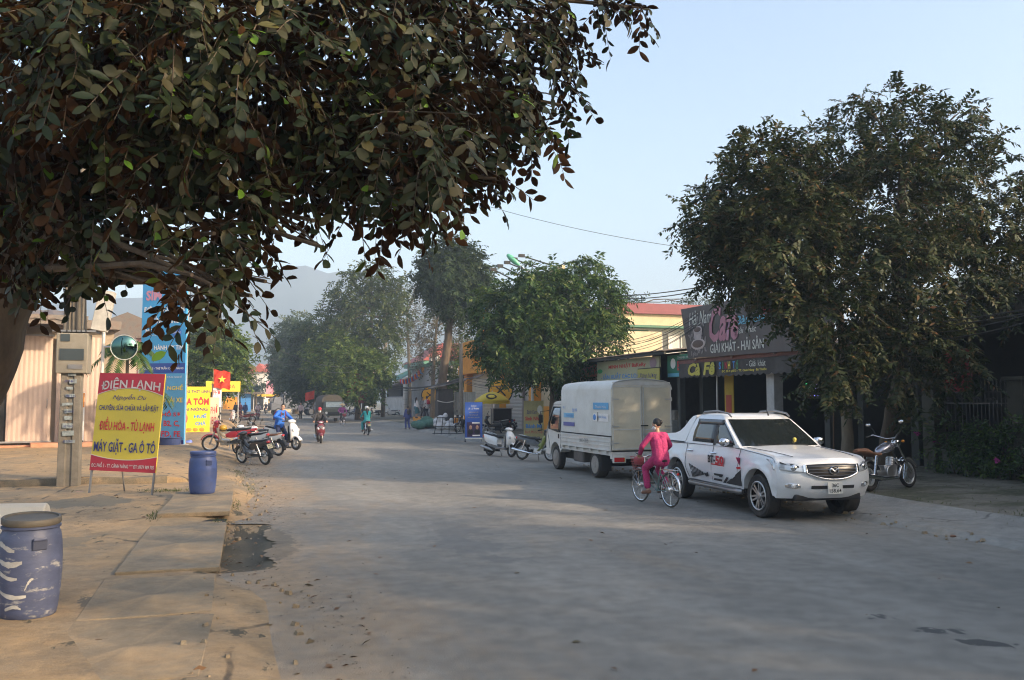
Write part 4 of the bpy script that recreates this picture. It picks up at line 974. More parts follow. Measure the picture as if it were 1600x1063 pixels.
MB().box((0, 0, 1.1), (3.5, 1, 2)).build('counter', m_cream, o); MB().box((0, -.3, 2.7), (5.5, 2.4, .35)).build('canopy', flat('aw4', (.7, .45, .05)), o); MB().box((-1.5, .4, 3.6), (1.1, .2, 2.6)).build('banner', t_pink, o)

# unseen houses added behind the photographer's right shoulder to shade road and kerb
for i, (y0, y1, h, m, lab) in enumerate([(-9.5, 1.5, 5.6, m_cream, 'cream shop house next to the porch house, outside the picture'), (-26, -10, 6.0, m_grey, 'grey shop house further back in the right row, outside the picture')]):
    b = thing('shop_house', lab, 'house', (0, 0, 0)); MB().box((22, (y0 + y1) / 2, h / 2), (8, y1 - y0, h)).build('wall', m, b); mb = MB(); corr(mb, 17, 26.4, y0 - .2, y1 + .2, h + .05, h + .9); mb.build('roof', m_tin, b, solid=.03)
    for k in range(3): MB().box((17.96, y0 + (k + .5) * (y1 - y0) / 3, 1.5), (.1, 2.6, 2.8)).build('roller_shutter', m_shutter, b)
# ================================================================== TREES, PLANTS, POLES, WIRES
m_bark = mat('bark', (.085, .06, .04), .9, var=.4, vs=6, dirt=(.15, .115, .07), dirt_s=4, dirt_amt=.6, bump=.8, bs=14, stretch=(1, 1, .3))
m_bark_lt = mat('pale_bark', (.19, .155, .11), .9, var=.3, vs=5, dirt=(.1, .085, .06), dirt_amt=.6, bump=.6, bs=16, stretch=(1, 1, .3))
L_star = leafmat('starapple_leaf', [(0, (.012, .022, .005)), (.35, (.022, .034, .008)), (.7, (.04, .042, .012)), (.93, (.07, .056, .02)), (.975, (.09, .085, .02)), (.98, (.12, .24, .02)), (1, (.16, .30, .03))], .5, .15, .3)
L_star_un = leafmat('starapple_under', [(0, (.035, .016, .006)), (.6, (.058, .026, .009)), (.97, (.10, .045, .014)), (.98, (.13, .2, .03)), (1, (.15, .24, .04))], .65, .25, .2)
L_dusty = leafmat('dusty_leaf', [(0, (.014, .027, .007)), (.4, (.026, .042, .011)), (.75, (.045, .054, .016)), (.95, (.075, .062, .02)), (1, (.12, .055, .02))], .55, .22, .25)
L_mango = leafmat('mango_leaf', [(0, (.018, .048, .010)), (.45, (.035, .08, .014)), (.8, (.065, .105, .02)), (1, (.12, .15, .028))], .5, .28, .3)
L_lime = leafmat('lime_leaf', [(0, (.035, .075, .010)), (.5, (.075, .125, .018)), (1, (.14, .18, .03))], .5, .3, .3)
L_dark = leafmat('dark_leaf', [(0, (.018, .036, .012)), (.6, (.03, .055, .016)), (1, (.055, .075, .02))], .55, .25, .25)
L_airy = leafmat('airy_leaf', [(0, (.035, .062, .017)), (.6, (.06, .09, .022)), (1, (.11, .12, .035))], .55, .3, .3)
L_bare = leafmat('sparse_leaf', [(0, (0.042, 0.042, 0.021)), (1, (0.084, 0.077, 0.038))], .6, .3)

def bl(px, py, d, r, w=1, flat_=1.):
    c = atd(px, py, d); k = r * d / FPX
    return (c.x, c.y, c.z, k, k, k * flat_, w)

def tree(name, label, trunk_pts, r0, r1, blobs, n_tw, nl, tw, L, Wd, mats, droop=.5, spread=.9, tmpl=LEAF_SMALL, under=None, bark=None, limbs=2, shell=.5, limb_r=None, group=None, jit=.25, twig_show=0, seed=1, upward=0.):
    rg = np.random.default_rng(seed); rnd = random.Random(seed); bark = bark or m_bark
    base = V(trunk_pts[0]); root = thing(name, label, 'tree', base, 0, group)
    off = np.array(base)
    mb = MB(); T = [V(p) - base for p in trunk_pts]; n = len(T); rr = [r0 + (r1 - r0) * i / (n - 1) for i in range(n)]; rr[0] *= 1.35
    P = [];  RR = []
    for i in range(n - 1):
        for k in range(4):
            t = k / 4; P.append(T[i].lerp(T[i + 1], t) + V((rnd.uniform(-1, 1), rnd.uniform(-1, 1), 0)) * rr[i] * .08); RR.append(rr[i] + (rr[i + 1] - rr[i]) * t)
    P.append(T[-1]); RR.append(rr[-1]); mb.tube(P, RR, 12)
    mb.build('trunk', bark, root, smooth=50)
    mb = MB(); ends = []; lr = limb_r or r1 * .75
    for b in blobs:
        c = V(b[:3]) - base; i0 = min(range(len(P)), key=lambda i: (P[i] - c).length + (3 if P[i].z > c.z + .5 else 0) + (2 if i < len(P) * .4 else 0))
        pts = limb(mb, P[i0], c, min(lr, RR[i0] * .8), lr * .25, .1, 7, 6, rnd)
        for _ in range(limbs):
            q = V(b[:3]) - base + V([rnd.gauss(0, .55) * b[3], rnd.gauss(0, .55) * b[4], rnd.gauss(0.1, .5) * b[5]]); limb(mb, pts[rnd.randint(2, 5)], q, lr * .3, lr * .06, .08, 5, 4, rnd)
    bp, dr = blob_points(blobs, n_tw, shell, rg); bp = bp - off
    dr = norm(dr + np.array([0, 0, upward]))
    pos, d, nn, LL, WW, tips = sprays(bp, dr, nl, tw, L, Wd, droop, spread, rg, jit)
    leaf_mesh('crown', pos, d, nn, LL, WW, mats, root, tmpl, under=under)
    if twig_show:
        for i in range(0, n_tw, twig_show): mb.tube([tuple(bp[i]), tuple((bp[i] + tips[i]) / 2 + np.array([0, 0, .02])), tuple(tips[i])], [.006, .004, .002], 4)
    mb.build('branches', bark, root, smooth=50)
    return root

# --- big near tree over the left pavement
tp = [atd(-112, 940, 9.2), atd(-72, 760, 9.2), atd(-52, 640, 9.2), atd(-8, 540, 9.2), atd(22, 430, 9.2), atd(35, 300, 9.1), atd(60, 150, 8.8), atd(100, 0, 8.4)]
tp[0].z = -.05
near_blobs = [bl(*a) for a in [
    (60, 120, 7, 190, 1.2), (40, 320, 8, 110), (200, 90, 6.5, 180, 1.2), (180, 290, 7.2, 90), (330, 110, 6.6, 180, 1.2), (310, 285, 6.6, 105), (470, 100, 7, 160, 1.1), (440, 220, 7, 85), (600, 90, 7.4, 150, 1.1), (590, 235, 7, 95), (650, 210, 6.6, 80),
    (720, 70, 8, 125), (715, 195, 7.6, 80), (810, 50, 8.5, 75), (800, 170, 8, 55), (850, 110, 8.4, 40), (905, -10, 9, 42), (965, 0, 9.2, 26), (1000, 12, 9.3, 9, 2.2), (870, 30, 8.8, 30),
    (300, 430, 6, 30, 1.3), (286, 478, 5.9, 14, 2.0), (330, 445, 6.2, 26, 1.4), (362, 465, 6.3, 22, 1.6), (392, 462, 6.4, 18, 1.6), (210, 330, 6.2, 36), (335, 365, 6.4, 38), (345, 440, 6.3, 20, 1.4), (385, 385, 6.5, 24, 1.1), (415, 440, 6.5, 8, 1.8), (490, 345, 6.6, 9, 1.6), (500, 385, 6.6, 6, 2.4), (455, 290, 6.8, 40), (545, 280, 6.9, 38),
    (620, 295, 7, 34, 1.2), (612, 340, 7, 9, 1.8), (665, 295, 7.1, 20, 1.5), (740, 265, 7.6, 28, 1.3), (775, 280, 7.6, 9, 1.8), (850, 200, 8.2, 16, 1.6), (70, 380, 7.8, 40), (120, 385, 7, 40), (165, 335, 6.6, 22), (880, 165, 8.6, 12, 1.8), (890, 80, 8.7, 14, 1.6),
    (120, -180, 7.5, 260, .45), (420, -190, 7.6, 260, .45), (700, -160, 8.6, 200, .45), (-200, 60, 8, 230, .35), (-150, 300, 8.4, 130, .35), (250, -420, 8, 260, .3), (560, -420, 8.6, 240, .3)]]
tree('star_apple_tree', 'big dark leaved tree overhanging the left pavement in the foreground', tp, .34, .2, near_blobs, 2350, 11, .42, .125, .062, [L_star, L_star_un], droop=.75, spread=.85, tmpl=LEAF_BROAD, under=.0025, limbs=3, shell=.35, limb_r=.06, jit=.3, twig_show=1, seed=5)

# --- two dusty trees in front of the cafe and the porch house
ta = [G(1322, 0, .2) if False else atd(1322, 624, 20.6)] * 1
b0 = atd(1322, 624, 20.6); b1 = atd(1381, 624, 21.4)
q = lambda p, z: V((p.x, p.y, z))
t1 = [q(b0, .15), q(b0, 1.5), atd(1321, 560, 20.6), atd(1310, 480, 20.5), atd(1280, 400, 20.4), atd(1250, 330, 20.2)]
tree('dusty_tree', 'dusty dark tree with a straight pale trunk standing in front of the cafe', t1, .135, .08,
     [bl(*a) for a in [(1150, 330, 20, 70), (1105, 340, 19.6, 30, 1.4), (1078, 352, 19.5, 10, 2), (1200, 285, 20, 75), (1128, 400, 20, 40), (1215, 380, 19.6, 85), (1170, 435, 19.6, 34), (1255, 470, 19.2, 42), (1288, 540, 19, 30), (1303, 590, 19, 20, 1.2), (1165, 235, 20, 14, 1.6), (1204, 215, 20, 14, 1.6), (1265, 222, 20, 18, 1.5), (1270, 300, 20, 60), (1310, 470, 19.2, 55), (1300, 570, 19, 40), (1230, 330, 22, 80)]],
     1700, 24, .62, .15, .062, [L_dusty], droop=.45, spread=.9, limbs=3, limb_r=.045, bark=m_bark_lt, shell=.4, seed=8, twig_show=4)
t2 = [q(b1, .15), q(b1, .9), atd(1392, 640, 21.4), atd(1405, 590, 21.3), atd(1400, 500, 21.2), atd(1405, 380, 21), atd(1410, 270, 21)]
tree('dusty_tree', 'taller dusty tree with a leaning dark trunk behind the parked chrome motorcycle', t2, .17, .09,
     [bl(*a) for a in [(1330, 235, 21, 72), (1400, 205, 21, 65), (1352, 165, 21, 24, 1.5), (1460, 225, 21, 72), (1500, 175, 21, 22, 1.5), (1530, 215, 21, 22, 1.5), (1400, 310, 20.4, 115), (1520, 320, 21, 95), (1600, 370, 21, 80), (1690, 400, 21, 80, .5), (1350, 410, 19.6, 85), (1440, 420, 19.8, 95), (1540, 410, 20.4, 55), (1365, 525, 19.4, 48), (1405, 570, 19.2, 40), (1440, 520, 19.4, 50), (1425, 610, 19.2, 22, 1.4), (1490, 545, 19.6, 34, 1.2), (1515, 580, 19.6, 20, 1.4), (1470, 600, 19.4, 22, 1.3), (1590, 470, 20, 30), (1400, 330, 23, 110)]],
     2150, 24, .62, .15, .062, [L_dusty], droop=.45, spread=.9, limbs=3, limb_r=.05, shell=.4, seed=9, twig_show=4)

# --- round mango tree mid street, right
def far_tree(name, label, base, d, zb, tr, blobs, n, nl, tw, L, Wd, m, **k):
    p = atd(base[0], 624, d); T = [q(p, zb)] + [atd(a[0], a[1], d) for a in base[1]]
    return tree(name, label, T, tr, tr * .5, [bl(*x) for x in blobs], n, nl, tw, L, Wd, [m], **k)
far_tree('mango_tree', 'round dense green tree standing between the orange shop and the white truck', (868, [(866, 620), (862, 560), (860, 500)]), 42, .1, .26,
    [(800, 500, 42, 58), (790, 545, 41.5, 42), (850, 470, 42, 62), (915, 470, 42, 55), (880, 430, 42.5, 32), (945, 480, 42.5, 30), (930, 530, 41.5, 45), (860, 540, 41, 52), (770, 480, 42.5, 35), (955, 445, 43, 16, 1.4), (925, 420, 43, 18, 1.3), (812, 468, 43, 26), (765, 530, 42, 26), (815, 572, 41.5, 22), (880, 575, 41.5, 24), (855, 500, 44, 75)],
    2700, 14, .7, .27, .1, L_mango, droop=.7, seed=12, limbs=1, limb_r=.06)
# --- tall tree with a ball crown
far_tree('tall_tree', 'tall tree with a dense ball crown left of the round green tree', (691, [(690, 640), (692, 590), (700, 530), (705, 470), (706, 430)]), 64, .1, .42,
    [(705, 425, 64, 46), (735, 430, 64.5, 36), (675, 440, 64, 28), (700, 395, 64, 22), (745, 450, 64, 26), (715, 460, 63.5, 40), (680, 415, 64, 24), (728, 398, 64, 20)], 1700, 12, .9, .34, .15, L_dark, seed=13, limbs=1, limb_r=.1)
far_tree('sparse_tree', 'thin half bare tree under the ball crowned tree', (676, [(676, 620), (678, 560), (682, 510)]), 70, .1, .2,
    [(660, 500, 70, 26), (690, 520, 70, 30), (720, 500, 70, 24), (670, 560, 70, 24), (710, 550, 69, 24), (740, 490, 70, 16), (655, 535, 70, 18), (690, 480, 70, 24)], 420, 9, .8, .24, .09, L_bare, seed=14, limbs=8, limb_r=.08, bark=m_bark_lt)
far_tree('lime_tree', 'small yellow green tree beside the thin grey post', (716, [(716, 620), (718, 580)]), 72, .1, .14,
    [(715, 570, 72, 24), (725, 545, 72, 22), (700, 590, 72, 18), (735, 590, 72, 16), (710, 610, 71, 16)], 420, 9, .7, .3, .12, L_lime, seed=15, limbs=1, limb_r=.06)
# --- tall airy tree and the row behind
far_tree('airy_tree', 'tall airy tree with a pale forked trunk above the dark row', (572, [(570, 610), (575, 560), (580, 520), (582, 470)]), 86, .1, .3,
    [(580, 435, 86, 30), (550, 455, 86, 32), (605, 460, 86, 30), (525, 485, 86, 26), (580, 490, 86, 42), (620, 500, 86, 24), (540, 510, 86, 34), (600, 530, 86, 30), (560, 545, 86, 30), (500, 510, 86, 18), (630, 450, 86, 14)], 1500, 10, 1.1, .42, .17, L_airy, seed=16, limbs=4, limb_r=.14, bark=m_bark_lt)
far_tree('twiggy_tree', 'nearly leafless twiggy tree right of the concrete pole', (640, [(640, 600), (638, 540), (636, 500)]), 98, .1, .22,
    [(635, 480, 98, 28), (650, 510, 98, 26), (625, 530, 98, 20), (650, 460, 98, 18), (645, 560, 98, 18), (660, 540, 98, 18)], 240, 8, .9, .22, .09, L_bare, seed=17, limbs=9, limb_r=.12, bark=m_bark_lt)
far_tree('roadside_tree', 'bright green bushy tree at the right end of the dark roadside row', (560, [(560, 620), (556, 590)]), 84, .1, .26,
    [(540, 560, 84, 36), (570, 580, 84, 32), (520, 580, 83, 28), (595, 575, 84, 20), (545, 600, 83, 24), (500, 560, 84, 26), (580, 610, 84, 16), (525, 540, 84, 22)], 1500, 10, .9, .4, .17, L_lime, seed=18, limbs=1, limb_r=.12)
far_tree('roadside_tree', 'dark bushy tree leaning over the olive canvas truck', (506, [(505, 620), (500, 580)]), 92, .1, .3,
    [(490, 540, 92, 30), (515, 560, 92, 30), (480, 575, 92, 30), (505, 600, 92, 26), (530, 590, 91, 24), (480, 515, 92, 18), (470, 600, 91, 22)], 1500, 10, 1., .44, .18, L_dark, seed=19, limbs=1, limb_r=.14)
far_tree('roadside_tree', 'grey green tree at the far left end of the dark roadside row', (462, [(462, 620), (460, 580)]), 118, .1, .34,
    [(465, 525, 118, 26), (450, 555, 118, 24), (480, 555, 118, 24), (445, 590, 118, 20), (470, 590, 117, 26), (455, 605, 117, 18), (490, 590, 117, 20), (440, 570, 118, 14)], 1500, 10, 1.2, .52, .22, L_dark, seed=20, limbs=1, limb_r=.16)
far_tree('roadside_tree', 'pale airy topped tree behind the dark roadside row', (450, [(450, 600), (452, 560)]), 140, .1, .34,
    [(450, 520, 140, 22), (465, 505, 140, 16), (440, 545, 140, 20), (435, 575, 140, 16), (432, 600, 140, 12)], 500, 9, 1.2, .5, .2, L_airy, seed=21, limbs=1, limb_r=.16)
# --- sunlit tree on the left
far_tree('sunlit_tree', 'sunlit bright green tree on the left behind the yellow noodle sign', (334, [(335, 620), (338, 590), (340, 560)]), 60, .3, .2,
    [(340, 555, 60, 36), (365, 565, 60, 24), (318, 560, 60, 26), (350, 530, 60, 26), (375, 590, 60, 14), (340, 590, 59.5, 26), (310, 590, 60, 18), (320, 525, 60.5, 22), (365, 540, 61, 20), (300, 540, 61, 20)], 1500, 11, .7, .3, .13, L_lime, seed=22, limbs=1, limb_r=.07)
far_tree('roadside_tree', 'small hazy tree in front of the far red roofed houses', (400, [(400, 615), (400, 600)]), 145, .1, .16,
    [(398, 600, 145, 11), (412, 606, 145, 9), (390, 608, 145, 8), (440, 575, 150, 9)], 200, 8, .9, .42, .18, L_dark, seed=23, limbs=1, limb_r=.1)
far_tree('roadside_tree', 'small tree seen above the cafe billboard and yellow house roof', (985, [(985, 480)]), 75, .1, .2,
    [(985, 470, 75, 9), (1000, 474, 75, 8), (1085, 473, 75, 9), (1110, 470, 75, 8), (1060, 480, 75, 10)], 200, 8, .8, .3, .11, L_dark, seed=24, limbs=2, limb_r=.06)

# --- unseen trees shaped to shade the street, tall ones added for the near crown
for i, (x, y, lo, hi, rad) in enumerate(SHADE):
    zc, rz_ = (lo + hi) / 2, (hi - lo) / 2
    rb = [(x + rad * .5 * math.cos(a), y + rad * .5 * math.sin(a), zc + .3 * math.sin(3 * a), rad * .62, rad * .62, rz_ * .9) for a in [2 * PI * j / 5 for j in range(5)]] + [(x, y, zc, rad * .6, rad * .6, rz_)]
    tree('shade_tree', ('low' if hi < 9 else 'tall') + ' avenue tree outside the picture, ' + ['first', 'second', 'third', 'fourth', 'fifth', 'sixth', 'seventh', 'eighth', 'ninth', 'tenth'][i] + ' in the row right of the photographer', [(x, y, 0), (x, y, lo * .6), (x + .2, y, lo + .5)], .25, .12, rb, 420 if hi < 9 else 230, 12, .8, .3, .14, [L_dusty], seed=40 + i, limbs=1, limb_r=.08)

# ------------------------------------------------------------------ palm by the mirror, hedge, potted plants
def palm(name, label, base, h, n, fl, seed, m):
    rnd = random.Random(seed); root = thing(name, label, 'plant', base)
    mb = MB(); mb.tube([(0, 0, -.1), (.05, 0, h * .5), (.02, 0, h)], [.09, .06, .05], 8); mb.build('stem', m_bark_lt, root)
    pos, d, nn = [], [], []; mb = MB()
    for i in range(n):
        a = 2 * PI * i / n + rnd.uniform(-.3, .3); e = rnd.uniform(.2, 1.2); st = []
        for k in range(13):
            t = k / 12; r = fl * t * math.cos(e) * (1 - .15 * t); z = h + fl * (math.sin(e) * t - .75 * t * t)
            st.append(V((r * math.cos(a), r * math.sin(a), z)))
        mb.tube(st, [.014 * (1 - k / 14) for k in range(13)], 4)
        for k in range(2, 13):
            t_ = (st[k] - st[k - 1]).normalized(); sd = t_.cross(Z3).normalized()
            for s_ in (-1, 1):
                for off in (0, .5):
                    pos.append(st[k - 1].lerp(st[k], off)); d.append(t_ * .5 + sd * s_ + V((0, 0, -.35))); nn.append(sd.cross(t_) + V((rnd.uniform(-.2, .2), 0, 0)))
    mb.build('rachis', L_lime, root)
    N = len(pos); L = RNG.uniform(.8, 1.1, N) * fl * .28
    leaf_mesh('fronds', np.array(pos), np.array(d), np.array(nn), L, L * .16, [m], root)
    return root
p = atd(196, 624, 28.5); palm('areca_palm', 'feathery green palm behind the round traffic mirror', (p.x, p.y, .3), 3.3, 13, 1.5, 3, L_mango)
p = atd(222, 624, 29.5); palm('areca_palm', 'lower feathery palm between mirror and tall blue sign', (p.x, p.y, .3), 2.2, 11, 1.3, 4, L_mango)
root = thing('bougainvillea_hedge', 'leafy hedge with a few magenta flowers growing along the iron fence', 'hedge', (16.75, 0, 0))
hb = []
y = 6.5
while y < 18.4:
    hb.append((random.uniform(-.15, .25), y, random.uniform(.8, 1.15), .5, .6, random.uniform(.5, .8))); y += .55
hb += [(-.25, 13.3, .95, .5, 1.1, .45, 1.5), (-.2, 16.6, .9, .5, .8, .5, 1.3), (.1, 9, 1.5, .4, .8, .5)]
bp, dr = blob_points(hb, 1900, .4); pos, d, nn, LL, WW, tips = sprays(bp, dr, 8, .35, .1, .055, .4)
leaf_mesh('foliage', pos, d, nn, LL, WW, [leafmat('hedge_leaf', [(0, (.03, .06, .014)), (.6, (.05, .095, .02)), (1, (.12, .18, .03))], .5, .3)], root)
bp, dr = blob_points(hb, 16, .9); bp[:, 0] -= .12; pos, d, nn, LL, WW, tips = sprays(bp, dr, 7, .12, .08, .07, .2)
leaf_mesh('flowers', pos, d, nn, LL, WW, [leafmat('magenta_petal', [(0, (.4, .03, .2)), (1, (.6, .08, .36))], .6, .3)], root)
mb = MB()
for i in range(30):
    y = 6.5 + i * .4; limb(mb, (.2, y, .1), (random.uniform(-.2, .3), y + random.uniform(-.3, .3), random.uniform(.9, 1.5)), .02, .006, .1, 5, 4)
mb.build('stems', m_bark, root)

# ------------------------------------------------------------------ poles, lamp, hoarding, wires
def pole(px, py, d, ztop, r, label, name='concrete_pole', tilt=0, z0=.05):
    p = atd(px, py, d); s = thing(name, label, 'pole', (p.x, p.y, z0)); MB().tube([(0, 0, 0), (tilt, 0, ztop)], [r, r * .7], 10).build('shaft', m_conc, s, smooth=40); return s, p
s, pA = pole(598, 655, 92, 12.2, .24, 'concrete pole with a pink and a cream signboard beside the road', tilt=.35)
MB().box((0.0, -.1, 7.5), (1.5, .1, .1)).build('crossarm', m_steel, s)
for z, w, h, x, m, lab in ((4.7, .85, 2.5, -.75, flat('board_pink', (.66, .5, .52)), 'pink vertical signboard hung on the concrete pole'), (1.95, .9, 1.45, -1.15, flat('board_ivory', (.6, .5, .3)), 'ivory notice board hung low on the concrete pole')):
    o = thing('signboard', lab, 'sign', (pA.x, pA.y - .2, .05), R(-10)); MB().box((x, 0, z), (w, .08, h)).build('panel', m, o); MB().box((x / 2 + .1, .05, z + h * .35), (abs(x), .05, .05)).build('bracket', m_steel, o)
    text('NHÀ\nTHUỐC\nTÂY' if h > 2 else 'THÔNG\nBÁO', flat('letter_faint', (.5, .36, .3)), o, (x, -.045, z), X3, Z3, w * .6, h * .6)
s, pB = pole(720, 668, 55, 5.6, .15, 'thin grey concrete post beside the wrapped tree trunk')
pB = atd(720, 560, 55)
# street lamp with a green head
p = atd(832, 624, 50); s = thing('street_lamp', 'street lamp with a green cobra head above the round green tree', 'street lamp', (p.x, p.y, .1))
e = atd(807, 411, 50) - V((p.x, p.y, .1)); mid = atd(826, 428, 50) - V((p.x, p.y, .1))
MB().tube([(0, 0, 0), (0, 0, mid.z - .6)], [.1, .06], 10).build('pole', m_galv, s); MB().tube([(0, 0, mid.z - .6), mid, mid.lerp(e, .4) + V((0, 0, .06)), e], [.045, .04, .035, .03], 8).build('arm', m_galv, s)
dv = (e - mid).normalized()
MB().lathe([(.02, -.1), (.1, 0), (.17, .25), (.17, .6), (.1, .85), (.02, .9)], e - dv * .15, dv, 14).build('lamp_head', mat('lamp_green', (.1, .38, .24), .35, var=.08, coat=.3), s, smooth=50)
# roadside hoarding with lamp arms, seen edge on above the tree
a, c = atd(806, 446, 54), atd(878, 414, 51); s = thing('hoarding', 'tall hoarding with five lamp arms rising behind the round green tree', 'billboard', (0, 0, 0))
mb = MB(); mb.add([a, c, c - Z3 * 4.2, a - Z3 * 3.2, a + V((.25, .12, 0)), c + V((.25, .12, 0)), c + V((.25, .12, -4.2)), a + V((.25, .12, -3.2))], [(0, 1, 2, 3), (7, 6, 5, 4), (0, 4, 5, 1), (1, 5, 6, 2), (2, 6, 7, 3), (3, 7, 4, 0)])
mb.build('panel', mat('hoarding_yellow', (.5, .4, .25), .6, var=.1, dirt=(.3, .24, .16)), s)
for i in range(5):
    p0 = a.lerp(c, .1 + .2 * i); out = (atd(770 + 11.2 * i, 421 - 5.3 * i, 50) - p0); e = p0 + out
    arm = MB().tube([p0, e], .04, 6).build('lamp_arm', m_black, s); MB().box(e, (.34, .24, .16)).build('lamp', m_black, arm)
for t in (.15, .85):
    p0 = a.lerp(c, t); MB().bar((p0.x + .1, p0.y + .1, 0), (p0.x + .1, p0.y + .1, p0.z - .3), .18).build('post', m_steel, s)
m_cable = mat('cable_black', (.03, .03, .03), .6, var=.1)
def wire(a, b_, sag, r, label, n=1, spread=.0):
    o = thing('cable', label, 'cable', (0, 0, 0), 0, None); mb = MB()
    for i in range(n):
        k = V((0, random.uniform(-1, 1), random.uniform(-1, 1))) * spread; mb.tube(catenary(V(a) + k, V(b_) + k * .6, sag + random.uniform(-.12, .12) * (n > 1), 18), r, 5)
    mb.build('strand', m_cable, o); return o
wire(atd(700, 303, 36), atd(1180, 400, 30), .35, .009, 'thin single wire crossing the open sky towards the dusty tree')
wire(atd(930, 462, 46), atd(1180, 432, 24), .25, .02, 'thick cable running over the yellow house roof into the dusty tree', 2, .06)
wire(atd(722, 592, 55), atd(930, 545, 38), .9, .014, 'bundle of black cables sagging through the round green tree', 5, .25)
wire(atd(930, 545, 38), atd(1090, 500, 30), .45, .009, 'fan of black cables between the round green tree and the cafe billboard', 9, .45)
wire(atd(600, 600, 92), atd(722, 592, 55), .6, .035, 'cables from the concrete pole to the thin grey post', 4, .2)
wire(atd(395, 525, 60), atd(602, 560, 92), 1.5, .025, 'wire crossing the street in front of the mountains', 1)
wire(atd(390, 548, 62), atd(602, 570, 92), 1.2, .02, 'lower wire crossing the street in front of the far houses', 1)
wire(atd(1330, 520, 22), atd(1660, 478, 16), .2, .014, 'wires along the eave band of the porch house', 4, .18)
# shack of dark tarpaulin round the tree trunk
p = atd(694, 664, 60); s = thing('tarp_shack', 'small dark tarpaulin shack built around the tall tree trunk', 'shack', (p.x, p.y, .1))
MB().box((0, 0, 1.35), (1.2, 1.2, 2.7), top=(.85, .9)).build('wall', mat('tarp_dark', (.035, .03, .027), .7, var=.3, bump=.6, bs=6), s, bevel=.05)
mb = MB(); mb.grid([[(-1.0 + 3.6 * i / 10, -.9 + 1.7 * k, 2.75 + .9 * i / 10 + .06 * math.sin(i * 2)) for i in range(11)] for k in (0, 1)]); mb.build('roof', m_tin, s, solid=.04)
mb = MB(); mb.grid([[(.75 + 1.6 * i / 24, .3 - .0 * i, .2 + 2.2 * k) + V((0, .03 * (i % 2), 0)) if False else (.75 + 1.6 * i / 24, .3 + .03 * (i % 2), .9 + 1.6 * k) for i in range(25)] for k in (0, 1)]); mb.build('tin_wall', m_galv, s, solid=.01)
MB().tube([(-.62 + 1.25 * i / 10, -.62, 1.9 - .12 * math.sin(PI * i / 10)) for i in range(11)], .03).build('rope', m_white, s)
# ================================================================== VEHICLES
def paint(key, c, rough=.28, coat=.6, dirt=.22): return mat(key, c, rough, var=.03, vs=1.5, coat=coat, dirt=tuple(x * .62 + .05 for x in c), dirt_s=2.2, dirt_amt=dirt)
p_white = paint('white_paint', (.74, .75, .76)); p_trim = mat('black_plastic', (.022, .022, .023), .55, var=.15); m_rubber = mat('tyre_rubber', (.022, .021, .02), .85, var=.2, dirt=(.11, .09, .07), dirt_s=5, dirt_amt=.5, bump=.2)
m_chrome = mat('chrome', (.75, .75, .76), .12, 1., var=.04); m_alloy = mat('alloy', (.48, .48, .48), .35, .9, var=.06, dirt=(.25, .23, .2), dirt_amt=.4); m_glass = mat('car_glass', (.012, .016, .017), .06, var=.1, spec=.7, coat=.3)
m_lens = mat('lamp_lens', (.62, .64, .66), .08, .3, var=.08, coat=.8); m_redlens = mat('red_lens', (.5, .02, .02), .2, var=.1, coat=.5); m_amber = mat('amber_lens', (.7, .25, .02), .25, var=.1)
m_plate = mat('number_plate', (.72, .71, .66), .5, var=.06); m_under = mat('underbody', (.02, .019, .018), .9, var=.3, dirt=(.07, .06, .045)); m_seatbrown = mat('brown_seat', (.22, .1, .05), .6, var=.2)
m_steelrim = mat('truck_rim', (.33, .32, .3), .6, .4, var=.15, dirt=(.2, .15, .1), dirt_amt=.7)

def car_wheel(parent, c, r, w, side, rim='alloy'):
    """Wheel about the X axis; side = +1 when its outer face looks to +X."""
    e = bpy.data.objects.new('wheel', None)
    ri = r * .64
    prof = [(ri, -w / 2 + .02), (r * .9, -w / 2), (r * .975, -w * .42), (r, -w * .3), (r, w * .3), (r * .975, w * .42), (r * .9, w / 2), (ri, w / 2 - .02)]
    o = MB().lathe(prof, c, (1, 0, 0), 40, cap=False).build('wheel', m_rubber, parent, smooth=35)
    mb = MB(); mb.cur = 0; cx = V(c) + V((side * w * .36, 0, 0))
    mb.tube([V(c) + V((side * (w / 2 - .015), ri * math.cos(a), ri * math.sin(a))) for a in [2 * PI * i / 36 for i in range(36)]], .018, 6, closed=True)
    if rim == 'alloy':
        for i in range(6):
            a = 2 * PI * i / 6 + .3
            for da in (-.13, .13):
                p0 = cx + V((0, .07 * math.cos(a + da * 2), .07 * math.sin(a + da * 2))); p1 = cx + V((side * .015, ri * .98 * math.cos(a + da * 1.35), ri * .98 * math.sin(a + da * 1.35)))
                mb.bar(p0, p1, .02, .034)
        mb.lathe([(.001, .03), (.06, .025), (.075, 0), (.075, -.04)], cx, (side, 0, 0), 18)
    else:
        mb.lathe([(.05, .06), (.09, .05), (.1, .0), (ri * .8, -.03), (ri, .04)], cx, (side, 0, 0), 24, cap=True)
        for i in range(5): a = 2 * PI * i / 5; mb.lathe([(.014, .02), (.014, -.02)], cx + V((side * .02, .14 * ri / .22 * math.cos(a) * .7, .14 * ri / .22 * math.sin(a) * .7)), (side, 0, 0), 8)
    mb.build('rim', m_alloy if rim == 'alloy' else m_steelrim, o, smooth=40)
    MB().lathe([(ri * .99, -w * .3), (ri * .99, w * .25 * side if False else w * .1), (.001, w * .1)], c, (side, 0, 0), 24, cap=False).build('brake_disc', m_under, o)
    return o

def arch(cy, cz, r, a0, a1, n=14): return [(cy + r * math.cos(R(a0 + (a1 - a0) * i / n)), cz + r * math.sin(R(a0 + (a1 - a0) * i / n))) for i in range(n + 1)]

